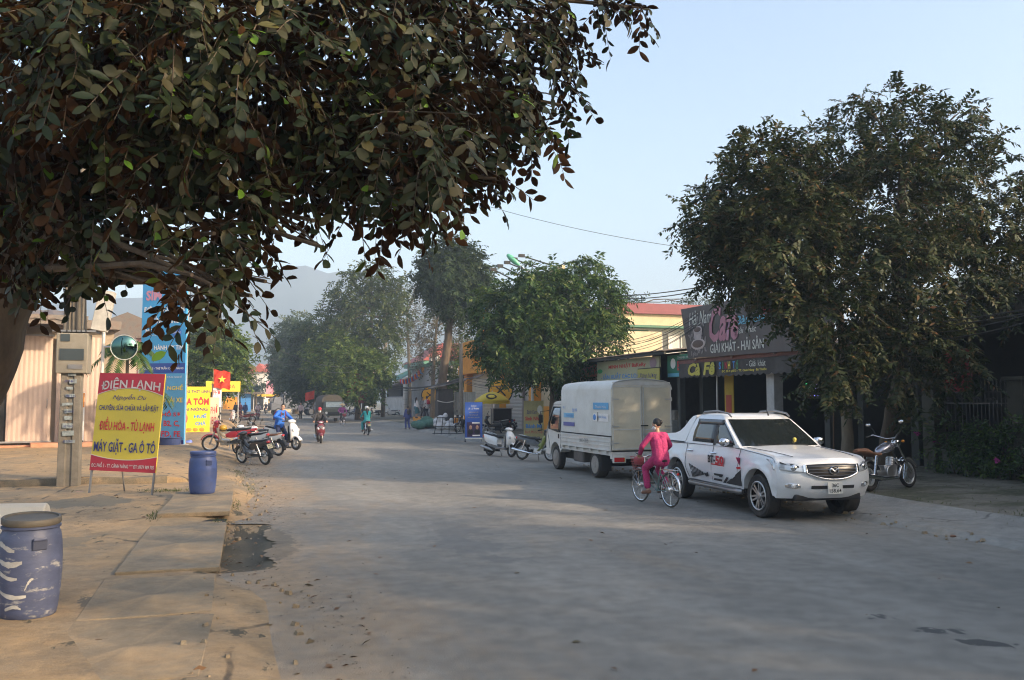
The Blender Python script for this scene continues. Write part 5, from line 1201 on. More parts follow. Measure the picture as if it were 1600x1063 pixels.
def layered(outline, xs, fn):
    """Loft the side outline [(y, z)] through the widths xs; fn(x, y, z) -> point."""
    return [[fn(x, y, z) for y, z in outline] for x in xs]

# ------------------------------------------------------------------ pickup
def pickup():
    t = thing('pickup_truck', 'white double cab pickup with black side stripes parked facing the camera', 'pickup truck')
    wf, wr, wc, wrad = 1.61, -1.61, .39, .385
    ol = [(2.36, .40), (2.47, .50), (2.51, .62), (2.52, .76), (2.50, .90), (2.47, 1.0), (2.40, 1.055), (2.25, 1.09), (2.0, 1.125), (1.7, 1.155), (1.3, 1.185), (1.0, 1.21), (.6, 1.225), (0, 1.225), (-.6, 1.22), (-1.3, 1.215), (-2.0, 1.2), (-2.7, 1.19), (-2.8, 1.15), (-2.83, .95), (-2.84, .72), (-2.86, .62), (-2.85, .5), (-2.75, .46)]
    ol += [(-2.12, .48)] + arch(wr, wc + .02, .49, 172, 8)[:] + [(-1.1, .45), (0, .44), (1.08, .45)] + arch(wf, wc + .02, .49, 172, 8) + [(2.14, .44)]
    HW = .925
    def fn(x, y, z):
        s = abs(x) / HW
        yy = y; zz = z
        if y > 1.2: yy = y - .27 * s ** 2.8 * sm(1.98, 2.52, y) - .03 * s ** 2 * sm(1.9, 2.5, y)
        if y < -2.3: yy = y + .08 * s ** 3
        if z > 1.0 and y > .9: zz = z + .035 * (1 - s ** 2) - .05 * s ** 4
        if s > .94 and z > .6: zz = z - .03 * (s - .94) / .06
        # side section: shoulder tucks in above, sill tucks in below
        xx = x
        if s > .6:
            k = (1 - .055 * sm(.9, 1.22, z) - .04 * sm(.72, .44, z))
            fl = 0
            for cy in (wf, wr):
                d = math.hypot(y - cy, z - wc); fl = max(fl, .028 * (1 - sm(.5, .68, d)))
            xx = x * k + math.copysign(fl * s, x)
        return (xx, yy, zz)
    # denser outline
    dense = []
    for (a, b) in zip(ol, ol[1:] + ol[:1]):
        L = math.hypot(b[0] - a[0], b[1] - a[1]); n = max(1, int(L / .09))
        for i in range(n): dense.append((a[0] + (b[0] - a[0]) * i / n, a[1] + (b[1] - a[1]) * i / n))
    xs_ = [-HW, -.905, -.86, -.76, -.6, -.4, -.2, 0, .2, .4, .6, .76, .86, .905, HW]
    # extra rings just inside the sides give the door panels a section
    rings = layered(dense, xs_, fn)
    mb = MB(); mb.loft(rings, cap=False)
    cen = [(y, z) for y, z in dense]
    for ring, sgn in ((rings[0], -1), (rings[-1], 1)):
        # side skin as a grid of columns between lower and upper outline so that it can bulge
        pass
    body = mb.build('body', p_white, t, smooth=32)
    for sgn in (-1, 1):
        cols = []
        ysamp = [-2.835, -2.82] + [-2.80 + i * .07 for i in range(73)] + [2.28, 2.32, 2.36, 2.40, 2.44, 2.47, 2.495, 2.512, 2.519]
        def top(y):
            up = sorted(ol[7:19] + [(2.40, 1.055), (2.47, 1.0), (2.50, .9), (2.52, .77), (-2.83, .95), (-2.86, .7)])
            for (y0, z0), (y1, z1) in zip(up, up[1:]):
                if y0 <= y <= y1: return z0 + (z1 - z0) * (y - y0) / (y1 - y0) if y1 > y0 else z0
            return 1.15 if y < 0 else 1.0
        def bot(y):
            for cy in (wf, wr):
                if abs(y - cy) < .485: return wc + .02 + math.sqrt(max(0, .49 ** 2 - (y - cy) ** 2))
            return float(np.interp(y, [-2.86, -2.85, -2.75, -2.12, 2.14, 2.36, 2.47, 2.51, 2.52], [.6, .5, .46, .48, .44, .40, .5, .62, .75]))
        cols = []
        for y in ysamp:
            z0, z1 = bot(y), top(y) - .012; col = []
            for k in range(13):
                z = z0 + (z1 - z0) * k / 12; p = V(fn(HW, y, z))
                bul = .016 * math.sin(PI * min(1, max(0, (z - .44) / .78))) - .010 * math.exp(-((z - .93) / .03) ** 2)
                edge = sm(0, .04, z - z0) * sm(0, .05, z1 - z) * sm(-2.84, -2.7, y) * sm(2.5, 2.3, y)
                col.append((sgn * (p.x - .004 + bul * edge + .004 * 1), p.y, p.z))
            cols.append(col)
        mb = MB(); mb.grid(cols); mb.build('side_panel', p_white, t, smooth=60)
    # cabin
    zl = [1.19, 1.30, 1.45, 1.60, 1.70, 1.76, 1.795, 1.815]
    def cf(z): return np.interp(z, [1.19, 1.45, 1.7, 1.76, 1.795, 1.815], [1.06, .66, .27, .14, .0, -.25])
    def cr(z): return np.interp(z, [1.19, 1.45, 1.7, 1.76, 1.795, 1.815], [-1.34, -1.24, -1.10, -1.04, -.96, -.75])
    def cw(z): return np.interp(z, [1.19, 1.3, 1.45, 1.6, 1.7, 1.76, 1.795, 1.815], [.875, .85, .81, .765, .73, .695, .64, .48])
    def fy(x, z): return cf(z) - .13 * (abs(x) / cw(z)) ** 2.4
    rings = []
    for z in zl:
        w, r = cw(z), cr(z); ring = []
        for i in range(13): x = w * (1 - 2 * i / 12); ring.append((x, fy(x, z), z))
        for i in range(1, 8): ring.append((-w, fy(w, z) + (r + .06 - fy(w, z)) * i / 8, z))
        for i in range(9): x = -w + 2 * w * i / 8; ring.append((x, r + .05 * (abs(x) / w) ** 4, z))
        for i in range(1, 8): ring.append((w, r + .06 + (fy(w, z) - r - .06) * i / 8, z))
        rings.append(ring)
    mb = MB(); mb.loft(rings); mb.build('cabin', p_white, t, smooth=40)
    # windscreen
    def scr(xf, z, d): w = cw(z) * .93; x = xf * w; return (x, fy(x, z) + d, z + d * .5)
    mb = MB(); mb.grid([[scr(-1 + 2 * i / 14, z, .008) for i in range(15)] for z in (1.225, 1.33, 1.44, 1.55, 1.64, 1.705)]); mb.build('windscreen', m_glass, t, smooth=60)
    mb = MB()
    mb.box((-.32, .88, 1.27), (.05, .03, .1)); mb.ell((-.32, .88, 1.34), .035); mb.build('dashboard_charm', mat('charm_yellow', (.7, .55, .1), .5), t)
    for sgn in (-1, 1):
        def sd(y, z, d=.006): return (sgn * (cw(z) + d), y, z)
        def patch(nm, ys, m):     # ys: list of (z, y_rear, y_front)
            mb = MB(); mb.grid([[sd(a + (b_ - a) * i / 6, z) for i in range(7)] for z, a, b_ in ys]); return mb.build(nm, m, t, smooth=60, solid=.004)
        patch('side_window', [(1.235, .0, .74), (1.33, -.01, .64), (1.45, -.02, .47), (1.58, -.03, .27), (1.675, -.04, .12)], m_glass)
        patch('side_window', [(1.235, -.98, -.09), (1.33, -.99, -.095), (1.45, -.985, -.10), (1.58, -.93, -.105), (1.675, -.84, -.11)], m_glass)
        mb = MB(); mb.grid([[(sgn * (cw(z) + .018), y, z) for y in [-.9 + 1.06 * i / 10 for i in range(11)]] for z in (1.60, 1.70)]); mb.build('wind_deflector', mat('smoke_plastic', (.06, .065, .07), .15, var=.05), t, smooth=60, solid=.004)
        mb = MB(); mb.grid([[(sgn * (cw(z) + .009), y, z) for y in (-.10, .01)] for z in (1.2, 1.45, 1.68)]); mb.build('door_post', p_trim, t)
        rr = [V((sgn * .64, -.95, 1.77)), V((sgn * .645, -.85, 1.835)), V((sgn * .645, -.3, 1.862)), V((sgn * .645, .12, 1.82)), V((sgn * .64, .22, 1.755))]
        MB().tube(rr, [.018, .022, .02, .02, .016], 8).build('roof_rail', m_steel, t, smooth=50)
        # door mirror
        mb = MB(); mb.ell((sgn * 1.02, .62, 1.29), (.12, .075, .085), 14, 10); mr = mb.build('door_mirror', m_chrome, t, smooth=60); MB().box((sgn * .93, .62, 1.225), (.2, .09, .05)).build('mirror_arm', p_trim, mr, bevel=.01)
        for y in (-.02, -1.0):
            MB().tube([(sgn * .905, y - .1, 1.045), (sgn * .945, y - .08, 1.05), (sgn * .945, y + .08, 1.05), (sgn * .905, y + .1, 1.045)], .016, 6).build('door_handle', m_chrome, t, smooth=50)
        # door seams
        mb = MB()
        def xs_at(z, y): 
            p = V(fn(HW, y, z)); bul = .016 * math.sin(PI * min(1, max(0, (z - .44) / .78))) - .010 * math.exp(-((z - .93) / .03) ** 2); return p.x + bul
        for y0, y1 in ((-.06, -.08), (.98, .9), (-1.18, -1.12)):
            mb.tube([(sgn * xs_at(z, y0), y0 + (y1 - y0) * (1.2 - z) / .7 if y0 > -1 else y0 + (.0 if z > .8 else (.8 - z) * .5), z) for z in [.5 + .07 * i for i in range(11)]], .005, 4)
        mb.tube([(sgn * (xs_at(1.2, y) - .004), y, 1.203) for y in [-2.75 + .2 * i for i in range(8)]], .012, 4)
        mb.build('panel_gap', p_trim, t)
        # chrome side vent
        MB().prism([(0, 0), (.17, .0), (.05, -.14), (.03, -.14)], (sgn * .945, 1.06, 1.02), (0, -1, 0), Z3, .01).build('side_vent', m_chrome, t)
        # side step
        mb = MB(); mb.tube([(sgn * .90, -1.05, .40), (sgn * .95, -.95, .40), (sgn * .95, .95, .40), (sgn * .9, 1.05, .40)], .045, 10); mb.box((sgn * .93, 0, .443), (.12, 1.8, .012)); mb.build('side_step', m_steel, t, smooth=40)
        # decals
        mb = MB()
        def dec(poly): mb.add([(sgn * (xs_at(z, y) + .014), y, z) for y, z in poly], [tuple(range(len(poly)))])
        dec([(1.08, .80), (1.08, .50), (.45, .50)]); dec([(.52, .62), (.60, .62), (.44, .5), (.34, .5)]); dec([(.24, .66), (.42, .66), (.34, .6), (.24, .6)]); dec([(.05, .66), (.24, .66), (.24, .62), (.05, .62)]); dec([(.02, .56), (.34, .56), (.3, .52), (-.02, .52)]); dec([(-.35, .62), (-.2, .66), (-.2, .58), (-.32, .56)])
        for i in range(10): dec([(-1.0 + .07 * i, .78 - .016 * i), (-.965 + .07 * i, .775 - .016 * i), (-.885 + .055 * i, .50 + .01 * i), (-.92 + .055 * i, .50 + .01 * i)])
        mb.build('stripe', p_trim, t, solid=.002)
        mb = MB(); mb.add([(sgn * (xs_at(z, y) + .018), y, z) for y, z in ((.92, .84), (1.08, .86), (1.08, .82), (.95, .80))], [(0, 1, 2, 3)]); mb.add([(sgn * (xs_at(z, y) + .005), y, z) for y, z in ((-.05, .845), (.45, .835), (.45, .815), (-.05, .82))], [(0, 1, 2, 3)]); mb.build('red_accent', t_red, t, solid=.002)
        u_ = V((0, sgn, 0))
        text('BT-', t_black, t, (sgn * .952, -.02 if sgn > 0 else .22, .93), u_, Z3, .3, .15, bold=.05, lift=.008); text('50', t_red, t, (sgn * .952, .3 if sgn > 0 else -.1, .92), u_, Z3, .34, .18, bold=.05, lift=.008)
        # headlight, wrapping round the corner
        def fr(x, z): return fn(x, np.interp(z, [.62, .76, .9, 1.0, 1.055, 1.09], [2.51, 2.52, 2.5, 2.47, 2.4, 2.25]), z)
        def lamp(nm, pts, m, d, n=10):
            rows = []
            for (x0, za0, zb0) in pts: rows.append([V(fr(sgn * x0, za0 + (zb0 - za0) * i / 5)) + V((sgn * d * .55, d, 0)) for i in range(6)])
            mb = MB(); mb.grid(rows); return mb.build(nm, m, t, smooth=60, solid=.006)
        rows = [[V(fr(sgn * x0, za + (zb - za) * i / 5)) + V((sgn * .004, .009, .002)) for i in range(6)] for x0, za, zb in ((.47, .86, .915), (.56, .845, .965), (.66, .85, 1.0), (.76, .865, 1.02), (.85, .885, 1.03))]
        rows += [[V(fn(sgn * HW, y_, za + (zb - za) * i / 5)) + V((sgn * .012, .006, .002)) for i in range(6)] for y_, za, zb in ((2.40, .905, 1.035), (2.28, .94, 1.06), (2.14, .985, 1.075), (2.0, 1.03, 1.085), (1.88, 1.075, 1.09))]
        hl = MB().grid(rows).build('headlight', m_lens, t, smooth=60, solid=.006)
        lm = MB(); c_ = V(fr(sgn * .68, .93)) + V((sgn * .01, .014, 0)); lm.lathe([(.001, .02), (.045, .012), (.052, 0)], c_, (sgn * .4, 1, 0), 16); lm.build('projector', m_chrome, hl, smooth=50)
        lm = MB(); rows = [[V(fr(sgn * x, z)) + V((sgn * .008, .014, 0)) for z in (z0, z0 + .03)] for x, z0 in ((.60, .93), (.7, .965), (.8, .985), (.87, 1.0))]; lm.grid(rows); lm.build('dark_bezel', p_trim, hl, solid=.003)
        fg = lamp('fog_light', [(.60, .60, .64), (.66, .585, .665), (.74, .585, .67), (.82, .60, .655)], m_chrome, .012)
        c_ = V(fr(sgn * .70, .625)) + V((sgn * .02, .024, 0)); MB().lathe([(.001, .012), (.03, .008), (.036, 0)], c_, (sgn * .4, 1, 0), 14).build('fog_lens', m_lens, fg)
        MB().box((sgn * .85, -2.82, .98), (.14, .06, .34)).build('tail_light', m_redlens, t, bevel=.015)
    def fr2(x, z): return V(fn(x, np.interp(z, [.55, .62, .76, .9, 1.0, 1.055], [2.49, 2.51, 2.52, 2.5, 2.47, 2.4]), z))
    # grille with chrome frame
    def gz(x, lo): s = abs(x) / .5; return (.735 + .11 * s ** 2.2) if lo else (1.0 - .02 * s ** 2)
    rows = [[fr2(x, gz(x, 1) + (gz(x, 0) - gz(x, 1)) * k / 6) + V((0, .01, 0)) for k in range(7)] for x in [-.5 + i / 20 for i in range(21)]]
    mb = MB(); mb.grid(rows); g = mb.build('grille', mat('grille_dark', (.03, .03, .032), .3, .6, var=.2), t, smooth=60, solid=.006)
    mb = MB()
    for z in (.80, .85, .90, .95): mb.tube([fr2(x, z) + V((0, .016, 0)) for x in [-.46 + .92 * i / 12 for i in range(13)] if gz(x, 1) < z], .008, 4)
    mb.build('grille_bar', mat('grille_grey', (.09, .09, .095), .3, .7), g)
    mb = MB(); mb.tube([fr2(x, gz(x, 0)) + V((0, .018, 0)) for x in [-.5]] + [fr2(-.5 + i / 20, gz(-.5 + i / 20, 1)) + V((0, .02, 0)) for i in range(21)] + [fr2(.5, gz(.5, 0)) + V((0, .018, 0))], .016, 8); mb.build('grille_frame', m_chrome, g, smooth=50)
    for sgn in (-1, 1): mb = MB(); mb.grid([[fr2(sgn * x, z) + V((0, .02, 0)) for x in (.49, .545)] for z in (.86, .92, .985)]); mb.build('grille_wing', m_chrome, g, solid=.012)
    em = MB(); ce = fr2(0, .885) + V((0, .03, 0)); em.tube([ce + V((.085 * math.cos(a), 0, .068 * math.sin(a))) for a in [2 * PI * i / 24 for i in range(24)]], .009, 6, closed=True)
    em.tube([ce + V((x, .004, z)) for x, z in ((-.075, .03), (-.045, .022), (0, -.018), (.045, .022), (.075, .03))], .011, 6); em.build('emblem', m_chrome, g, smooth=50)
    rows = [[fr2(x, z) + V((0, .008, 0)) for z in (.575, .63)] for x in [-.42 + .84 * i / 10 for i in range(11)]]; MB().grid(rows).build('lower_intake', p_trim, t, solid=.004)
    rows = [[fr2(x, z) + V((0, .012, 0)) for z in (.46, .50)] for x in [-.62 + 1.24 * i / 14 for i in range(15)]]
    pc = fr2(.0, .6) + V((.0, .035, -.01)); pl = MB().box(pc, (.29, .012, .20)).build('number_plate', m_plate, t, bevel=.004)
    text('36C', t_black, pl, pc + V((0, .006, .045)), (-1, 0, 0), Z3, .13, .065, bold=.02); text('158.64', t_black, pl, pc + V((0, .006, -.045)), (-1, 0, 0), Z3, .23, .065, bold=.02)
    # bonnet creases and seam
    mb = MB()
    for sgn in (-1, 1): mb.tube([(sgn * (.60 + .14 * i / 8), 2.38 - 1.35 * i / 8 - .15, fn(sgn * (.6 + .14 * i / 8), 2.23 - 1.35 * i / 8, np.interp(2.23 - 1.35 * i / 8, [1.0, 1.3, 1.7, 2.0, 2.25], [1.21, 1.185, 1.155, 1.125, 1.09]))[2] + .002) for i in range(9)], .005, 4)
    mb.build('bonnet_gap', p_trim, t)
    MB().tube([(-.25, .1, 1.78), (-.25, .02, 1.9)], [.02, .006], 6).build('antenna', p_trim, t)
    mb = MB()
    for x0 in (-.5, .12): mb.tube([(x0, 1.04, 1.235), (x0 + .42, 1.0, 1.245)], .009, 5)
    mb.build('wiper', p_trim, t)
    # bed cover flowing down from the cab roof
    def bc(x, y, z): k = 1 - .16 * sm(1.2, 1.75, z); return (x * k, y, z - .02 * (abs(x) / .9) ** 4)
    olb = [(-1.02, 1.79), (-1.2, 1.765), (-1.36, 1.68), (-1.52, 1.53), (-1.66, 1.44), (-1.85, 1.39), (-2.1, 1.375), (-2.5, 1.345), (-2.74, 1.32), (-2.8, 1.27), (-2.81, 1.215), (-1.6, 1.215), (-1.34, 1.215), (-1.2, 1.5)]
    mb = MB(); mb.loft(layered(olb, [-.87, -.84, -.6, 0, .6, .84, .87], lambda x, y, z: bc(x, y, z))); mb.build('bed_cover', p_white, t, smooth=35)
    MB().box((0, -.1, .42), (1.5, 4.6, .14)).build('chassis', m_under, t); MB().box((0, 2.2, .42), (1.3, .3, .12)).build('skid_plate', p_trim, t, bevel=.03)
    for cy in (wf, wr): MB().box((0, cy, .62), (1.56, .96, .5)).build('wheel_well', m_under, t)
    MB().tube([(-.8, wr, .39), (.8, wr, .39)], .06).build('axle', m_under, t)
    for sx in (-1, 1):
        for cy in (wf, wr): car_wheel(t, (sx * .80, cy, wrad), wrad, .265, sx)
    return t
pk = pickup(); pk.location = (9.62, 15.2, 0); pk.rotation_euler = (0, 0, PI + R(-1.5))

# ------------------------------------------------------------------ white box truck
def truck():
    t = thing('box_truck', 'small white canvas topped delivery truck parked behind the pickup', 'truck')
    pw = mat('truck_white', (.62, .61, .57), .5, var=.05, vs=1.2, dirt=(.4, .36, .29), dirt_s=1.6, dirt_amt=.5); pcv = mat('canopy_white', (.66, .65, .60), .7, var=.04, vs=2, dirt=(.45, .41, .33), dirt_s=1.2, dirt_amt=.45, bump=.15, bs=8)
    W2 = .86; y0, y1 = -2.55, .98
    sec = [(-W2, 1.16), (-W2, 2.34), (-W2 + .03, 2.45), (-W2 + .1, 2.52), (-W2 + .22, 2.555), (-.3, 2.6), (0, 2.625), (.3, 2.6), (W2 - .22, 2.555), (W2 - .1, 2.52), (W2 - .03, 2.45), (W2, 2.34), (W2, 1.16)]
    mb = MB(); rows = []
    for i in range(11):
        y = y0 + (y1 - y0) * i / 10; k = .008 * math.cos(i * PI); rows.append([(x * (1 + k * .6), y, z + (k if z > 2.4 else 0)) for x, z in sec])
    mb.loft(rows, cap=True); mb.build('canopy', pcv, t, smooth=40)
    # dropsides
    for sx in (-1, 1):
        mb = MB(); mb.box((sx * (W2 + .01), (y0 + y1) / 2, .945), (.04, y1 - y0, .36))
        for z in (.79, .9, 1.0, 1.1): mb.box((sx * (W2 + .035), (y0 + y1) / 2, z), (.016, y1 - y0 - .04, .035))
        d = mb.build('dropside', pw, t, bevel=.004)
        for i in range(7): MB().box((sx * (W2 + .03), y0 + .25 + i * .52, .745), (.05, .07, .07)).build('hinge', pw, d, bevel=.006)
        MB().box((sx * (W2 + .003), (y0 + y1) / 2, 1.145), (.03, y1 - y0, .025)).build('shadow_gap', m_under, t)
    text('36C - 2035', flat('letter_grey', (.16, .16, .17)), t, (-W2 - .05, -.85, .98), (0, -1, 0), Z3, .62, .11)
    MB().box((0, (y0 + y1) / 2, .70), (W2 * 2 - .04, y1 - y0, .1)).build('bed_floor', pw, t)
    # rear doors
    for sx in (-1, 1):
        cx = sx * W2 * .495; d = MB().box((cx, y0 - .02, 1.62), (W2 * .97, .04, 1.66)).build('rear_door', mat('door_cream', (.64, .585, .45), .5, var=.05, vs=1.5, dirt=(.45, .38, .26), dirt_s=1.8, dirt_amt=.4), t, bevel=.008)
        mb = MB()
        for x in (cx - W2 * .46, cx + W2 * .46): mb.box((x, y0 - .045, 1.62), (.03, .014, 1.62))
        for z in (.83, 1.32, 2.42): mb.box((cx, y0 - .044, z), (W2 * .93, .014, .03))
        mb.build('door_frame', pw, d, bevel=.003)
        for z in (.98, 1.4, 2.1): MB().box((sx * W2 * .88, y0 - .05, z), (.2, .02, .03)).lathe([(.018, -.05), (.018, .05)], (sx * W2 * .985, y0 - .045, z), n=8).build('hinge', m_galv, d)
    MB().tube([(.03, y0 - .07, .85), (.03, y0 - .07, 2.4)], .014, 6).build('lock_bar', m_galv, t); MB().box((.05, y0 - .08, 1.42), (.2, .025, .03)).build('door_latch', m_black, t); MB().box((.06, y0 - .07, 1.2), (.12, .03, .05)).build('door_latch', m_galv, t)
    mb = MB(); mb.tube([(x, y0 - .03, z + .012) for x, z in sec[1:-1]], .018, 6); mb.build('canopy_bow', m_galv, t, smooth=50)
    MB().box((0, y0 - .02, 2.5), (W2 * 1.9, .03, .09)).build('header_panel', pw, t)
    # rear bumper, lamps, plate
    MB().box((0, y0 + .02, .62), (1.72, .1, .09)).build('rear_beam', pw, t)
    for sx in (-1, 1):
        l = MB().box((sx * .66, y0 - .05, .56), (.36, .07, .17)).build('lamp_housing', pw, t, bevel=.015); MB().box((sx * .68, y0 - .09, .56), (.27, .03, .11)).build('tail_light', m_redlens, l, bevel=.01); MB().box((sx * .55, y0 - .088, .56), (.05, .026, .1)).build('indicator', m_amber, l)
        MB().box((sx * .66, -1.78, .44), (.3, .02, .46)).build('mud_flap', p_trim, t)
    p = MB().box((.16, y0 - .07, .47), (.33, .014, .22)).build('number_plate', m_plate, t); text('36C', t_black, p, (.16, y0 - .078, .52), X3, Z3, .14, .07, bold=.02); text('020.35', t_black, p, (.16, y0 - .078, .42), X3, Z3, .26, .07, bold=.02)
    MB().box((.5, y0 + .05, .42), (.6, .06, .2)).build('crossbar', m_under, t)
    # chassis
    mb = MB()
    for sx in (-.35, .35): mb.box((sx, -.2, .56), (.09, 4.4, .16))
    mb.build('chassis', m_under, t); MB().box((-.6, -.1, .5), (.36, .75, .32)).build('fuel_tank', mat('tank_grey', (.09, .085, .08), .6, var=.2), t, bevel=.05); MB().box((.6, -.3, .5), (.34, .9, .3)).build('battery_box', m_under, t)
    MB().tube([(-.8, -1.35, .36), (.8, -1.35, .36)], .07).build('axle', m_under, t); MB().box((0, 1.5, .6), (1.0, 1.2, .5)).build('engine', m_under, t)
    # cab
    ol = [(2.35, .42), (2.5, .46), (2.53, .7), (2.5, 1.0), (2.47, 1.2), (2.40, 1.32), (2.22, 1.72), (2.08, 1.97), (2.0, 2.03), (1.85, 2.07), (1.4, 2.09), (1.16, 2.06), (1.08, 1.95), (1.06, 1.5), (1.06, .62), (1.14, .6)] + arch(1.62, .38, .44, 160, 8)
    dense = []
    for (a, b_) in zip(ol, ol[1:] + ol[:1]):
        n = max(1, int(math.hypot(b_[0] - a[0], b_[1] - a[1]) / .1))
        for i in range(n): dense.append((a[0] + (b_[0] - a[0]) * i / n, a[1] + (b_[1] - a[1]) * i / n))
    def fn(x, y, z):
        s = abs(x) / .82; yy = y - .12 * s ** 3 * sm(1.9, 2.4, y); k = 1 - .12 * sm(1.25, 2.05, z); zz = z - .05 * s ** 4 * sm(1.8, 2.05, z); return (x * k, yy, zz)
    mb = MB(); mb.loft(layered(dense, [-.82, -.8, -.72, -.5, -.2, .2, .5, .72, .8, .82], fn)); mb.build('cab', pw, t, smooth=35)
    for sx in (-1, 1):
        def sd(y, z, d=.006): return (sx * (.82 * (1 - .12 * sm(1.25, 2.05, z)) + d), y - .0, z)
        mb = MB(); mb.grid([[sd(a + (b_ - a) * i / 5, z) for i in range(6)] for z, a, b_ in ((1.12, 1.2, 1.42), (1.2, 1.2, 2.2), (1.35, 1.2, 2.2), (1.6, 1.21, 2.1), (1.88, 1.24, 1.98))]); mb.build('side_window', m_glass, t, smooth=60, solid=.004)
        mb = MB(); mb.tube([sd(1.15, .66), sd(1.15, 1.3), sd(1.19, 1.95), sd(1.98, 1.95), sd(2.24, 1.35), sd(2.28, 1.12), sd(2.14, .86), sd(2.06, .6)], .006, 4); mb.build('door_seam', m_under, t)
        MB().box((sx * .825, 1.32, 1.0), (.03, .07, .13)).build('door_handle', m_black, t, bevel=.008)
        a = MB().tube([(sx * .78, 2.22, 1.75), (sx * 1.02, 2.38, 1.72), (sx * 1.02, 2.38, 1.3)], .012, 6).build('mirror_arm', m_black, t); MB().box((sx * 1.02, 2.36, 1.5), (.14, .05, .26)).build('mirror', m_black, a, bevel=.03)
        MB().box((sx * .62, 2.52, .78), (.26, .05, .16)).build('headlight', m_lens, t, bevel=.02)
    mb = MB(); mb.grid([[V(fn(-.74 + 1.48 * i / 10, y, z)) + V((0, .01, .004)) for i in range(11)] for y, z in ((2.385, 1.36), (2.3, 1.54), (2.2, 1.75), (2.1, 1.93))]); mb.build('windscreen', m_glass, t, smooth=60)
    MB().box((0, 2.5, .5), (1.6, .12, .2)).build('bumper', pw, t, bevel=.03)
    mb = MB(); mb.tube([(-.5 + .05 * i, 2.535, .62) for i in range(21)], .02); mb.build('grille', m_black, t)
    # stickers on the left side
    yc = lambda k: k
    def stk(nm, y, z, w, h, m): return MB().box((-W2 - .012, y, z), (.006, w, h)).build(nm, m, t)
    stk('sticker', .38, 1.64, .78, .13, flat('stk_cyan', (.2, .48, .7))); stk('sticker', .36, 1.39, .86, .11, flat('stk_navy', (.09, .11, .34))); stk('sticker', -1.92, 1.92, 1.0, .18, flat('stk_blue', (.1, .38, .66))); stk('sticker', -1.92, 1.62, .98, .21, t_white)
    text('Vinh Xuân', t_blue, t, (-W2 - .016, .3, 1.64), (0, -1, 0), Z3, .5, .07); text('ĐẠI LÝ', t_blue, t, (-W2 - .012, .72, 1.86), (0, -1, 0), Z3, .2, .1); text('Bia Hơi', t_blue, t, (-W2 - .012, -.1, 1.8), (0, -1, 0), Z3, .36, .11, shear=.3)
    text('Thanh Hóa', t_white, t, (-W2 - .016, -1.92, 1.9), (0, -1, 0), Z3, .7, .07); text('Nước khoáng', t_blue, t, (-W2 - .016, -2.05, 1.63), (0, -1, 0), Z3, .5, .1)
    mb = MB(); mb.ell((-W2 - .02, -1.75, 1.60), (.006, .035, .09)); mb.box((-W2 - .02, -1.75, 1.72), (.008, .022, .08)); mb.build('bottle_picture', m_black, t); MB().ell((-W2 - .018, -1.52, 1.62), (.006, .1, .08)).build('emblem', t_blue, t)
    for sx in (-1, 1): car_wheel(t, (sx * .70, 1.62, .35), .35, .2, sx, 'steel'); car_wheel(t, (sx * .66, -1.35, .35), .35, .3, sx, 'steel')
    return t
tk = truck(); tk.location = (9.62, 23.1, 0); tk.rotation_euler = (0, 0, R(1.0))

# ------------------------------------------------------------------ two wheelers
def spoked(parent, c, r, w, name='wheel', m_rim=None, spokes=16, tyre=None, cast=False):
    c = V(c); m_rim = m_rim or m_galv
    n = 32; mb = MB(); mb.tube([c + V((0, (r - w) * math.cos(a), (r - w) * math.sin(a))) for a in [2 * PI * i / n for i in range(n)]], w, 8, closed=True)
    o = mb.build(name, tyre or m_rubber, parent, smooth=60)
    ri = r - 2 * w; mb = MB(); mb.tube([c + V((0, ri * math.cos(a), ri * math.sin(a))) for a in [2 * PI * i / n for i in range(n)]], w * .55, 6, closed=True)
    mb.lathe([(r * .12, -.05), (r * .16, -.04), (r * .16, .04), (r * .12, .05)], c, (1, 0, 0), 14)
    if cast:
        for i in range(5):
            a = 2 * PI * i / 5; mb.bar(c, c + V((0, ri * math.cos(a), ri * math.sin(a))), .03, .035)
    else:
        for i in range(spokes):
            a = 2 * PI * i / spokes; s_ = .035 if i % 2 else -.035; b_ = a + (.5 if i % 4 < 2 else -.5)
            mb.tube([c + V((s_, r * .13 * math.cos(b_), r * .13 * math.sin(b_))), c + V((0, ri * math.cos(a), ri * math.sin(a)))], max(.0025, r * .008), 3, cap=False)
    mb.build('rim', m_rim, o, smooth=50)
    return o

def fender(parent, c, r, w, a0, a1, m, name, thick=.008):
    c = V(c); rows = []
    for i in range(13):
        a = R(a0 + (a1 - a0) * i / 12); rows.append([c + V((x * w, (r - .35 * w * abs(x) ** 2 * 1.2) * math.cos(a), (r - .35 * w * abs(x) ** 2 * 1.2) * math.sin(a))) for x in (-1, -.7, -.3, 0, .3, .7, 1)])
    return MB().grid(rows).build(name, m, parent, smooth=60, solid=thick)

def mirrors(t, y, z, m=None):
    for s in (-1, 1):
        a = MB().tube([(s * .22, y, z), (s * .3, y + .03, z + .12), (s * .36, y + .02, z + .2)], .007, 5).build('mirror_stem', m_black, t)
        MB().ell((s * .38, y + .0, z + .23), (.06, .018, .042), 12, 8).build('mirror', m or m_black, a, smooth=60)

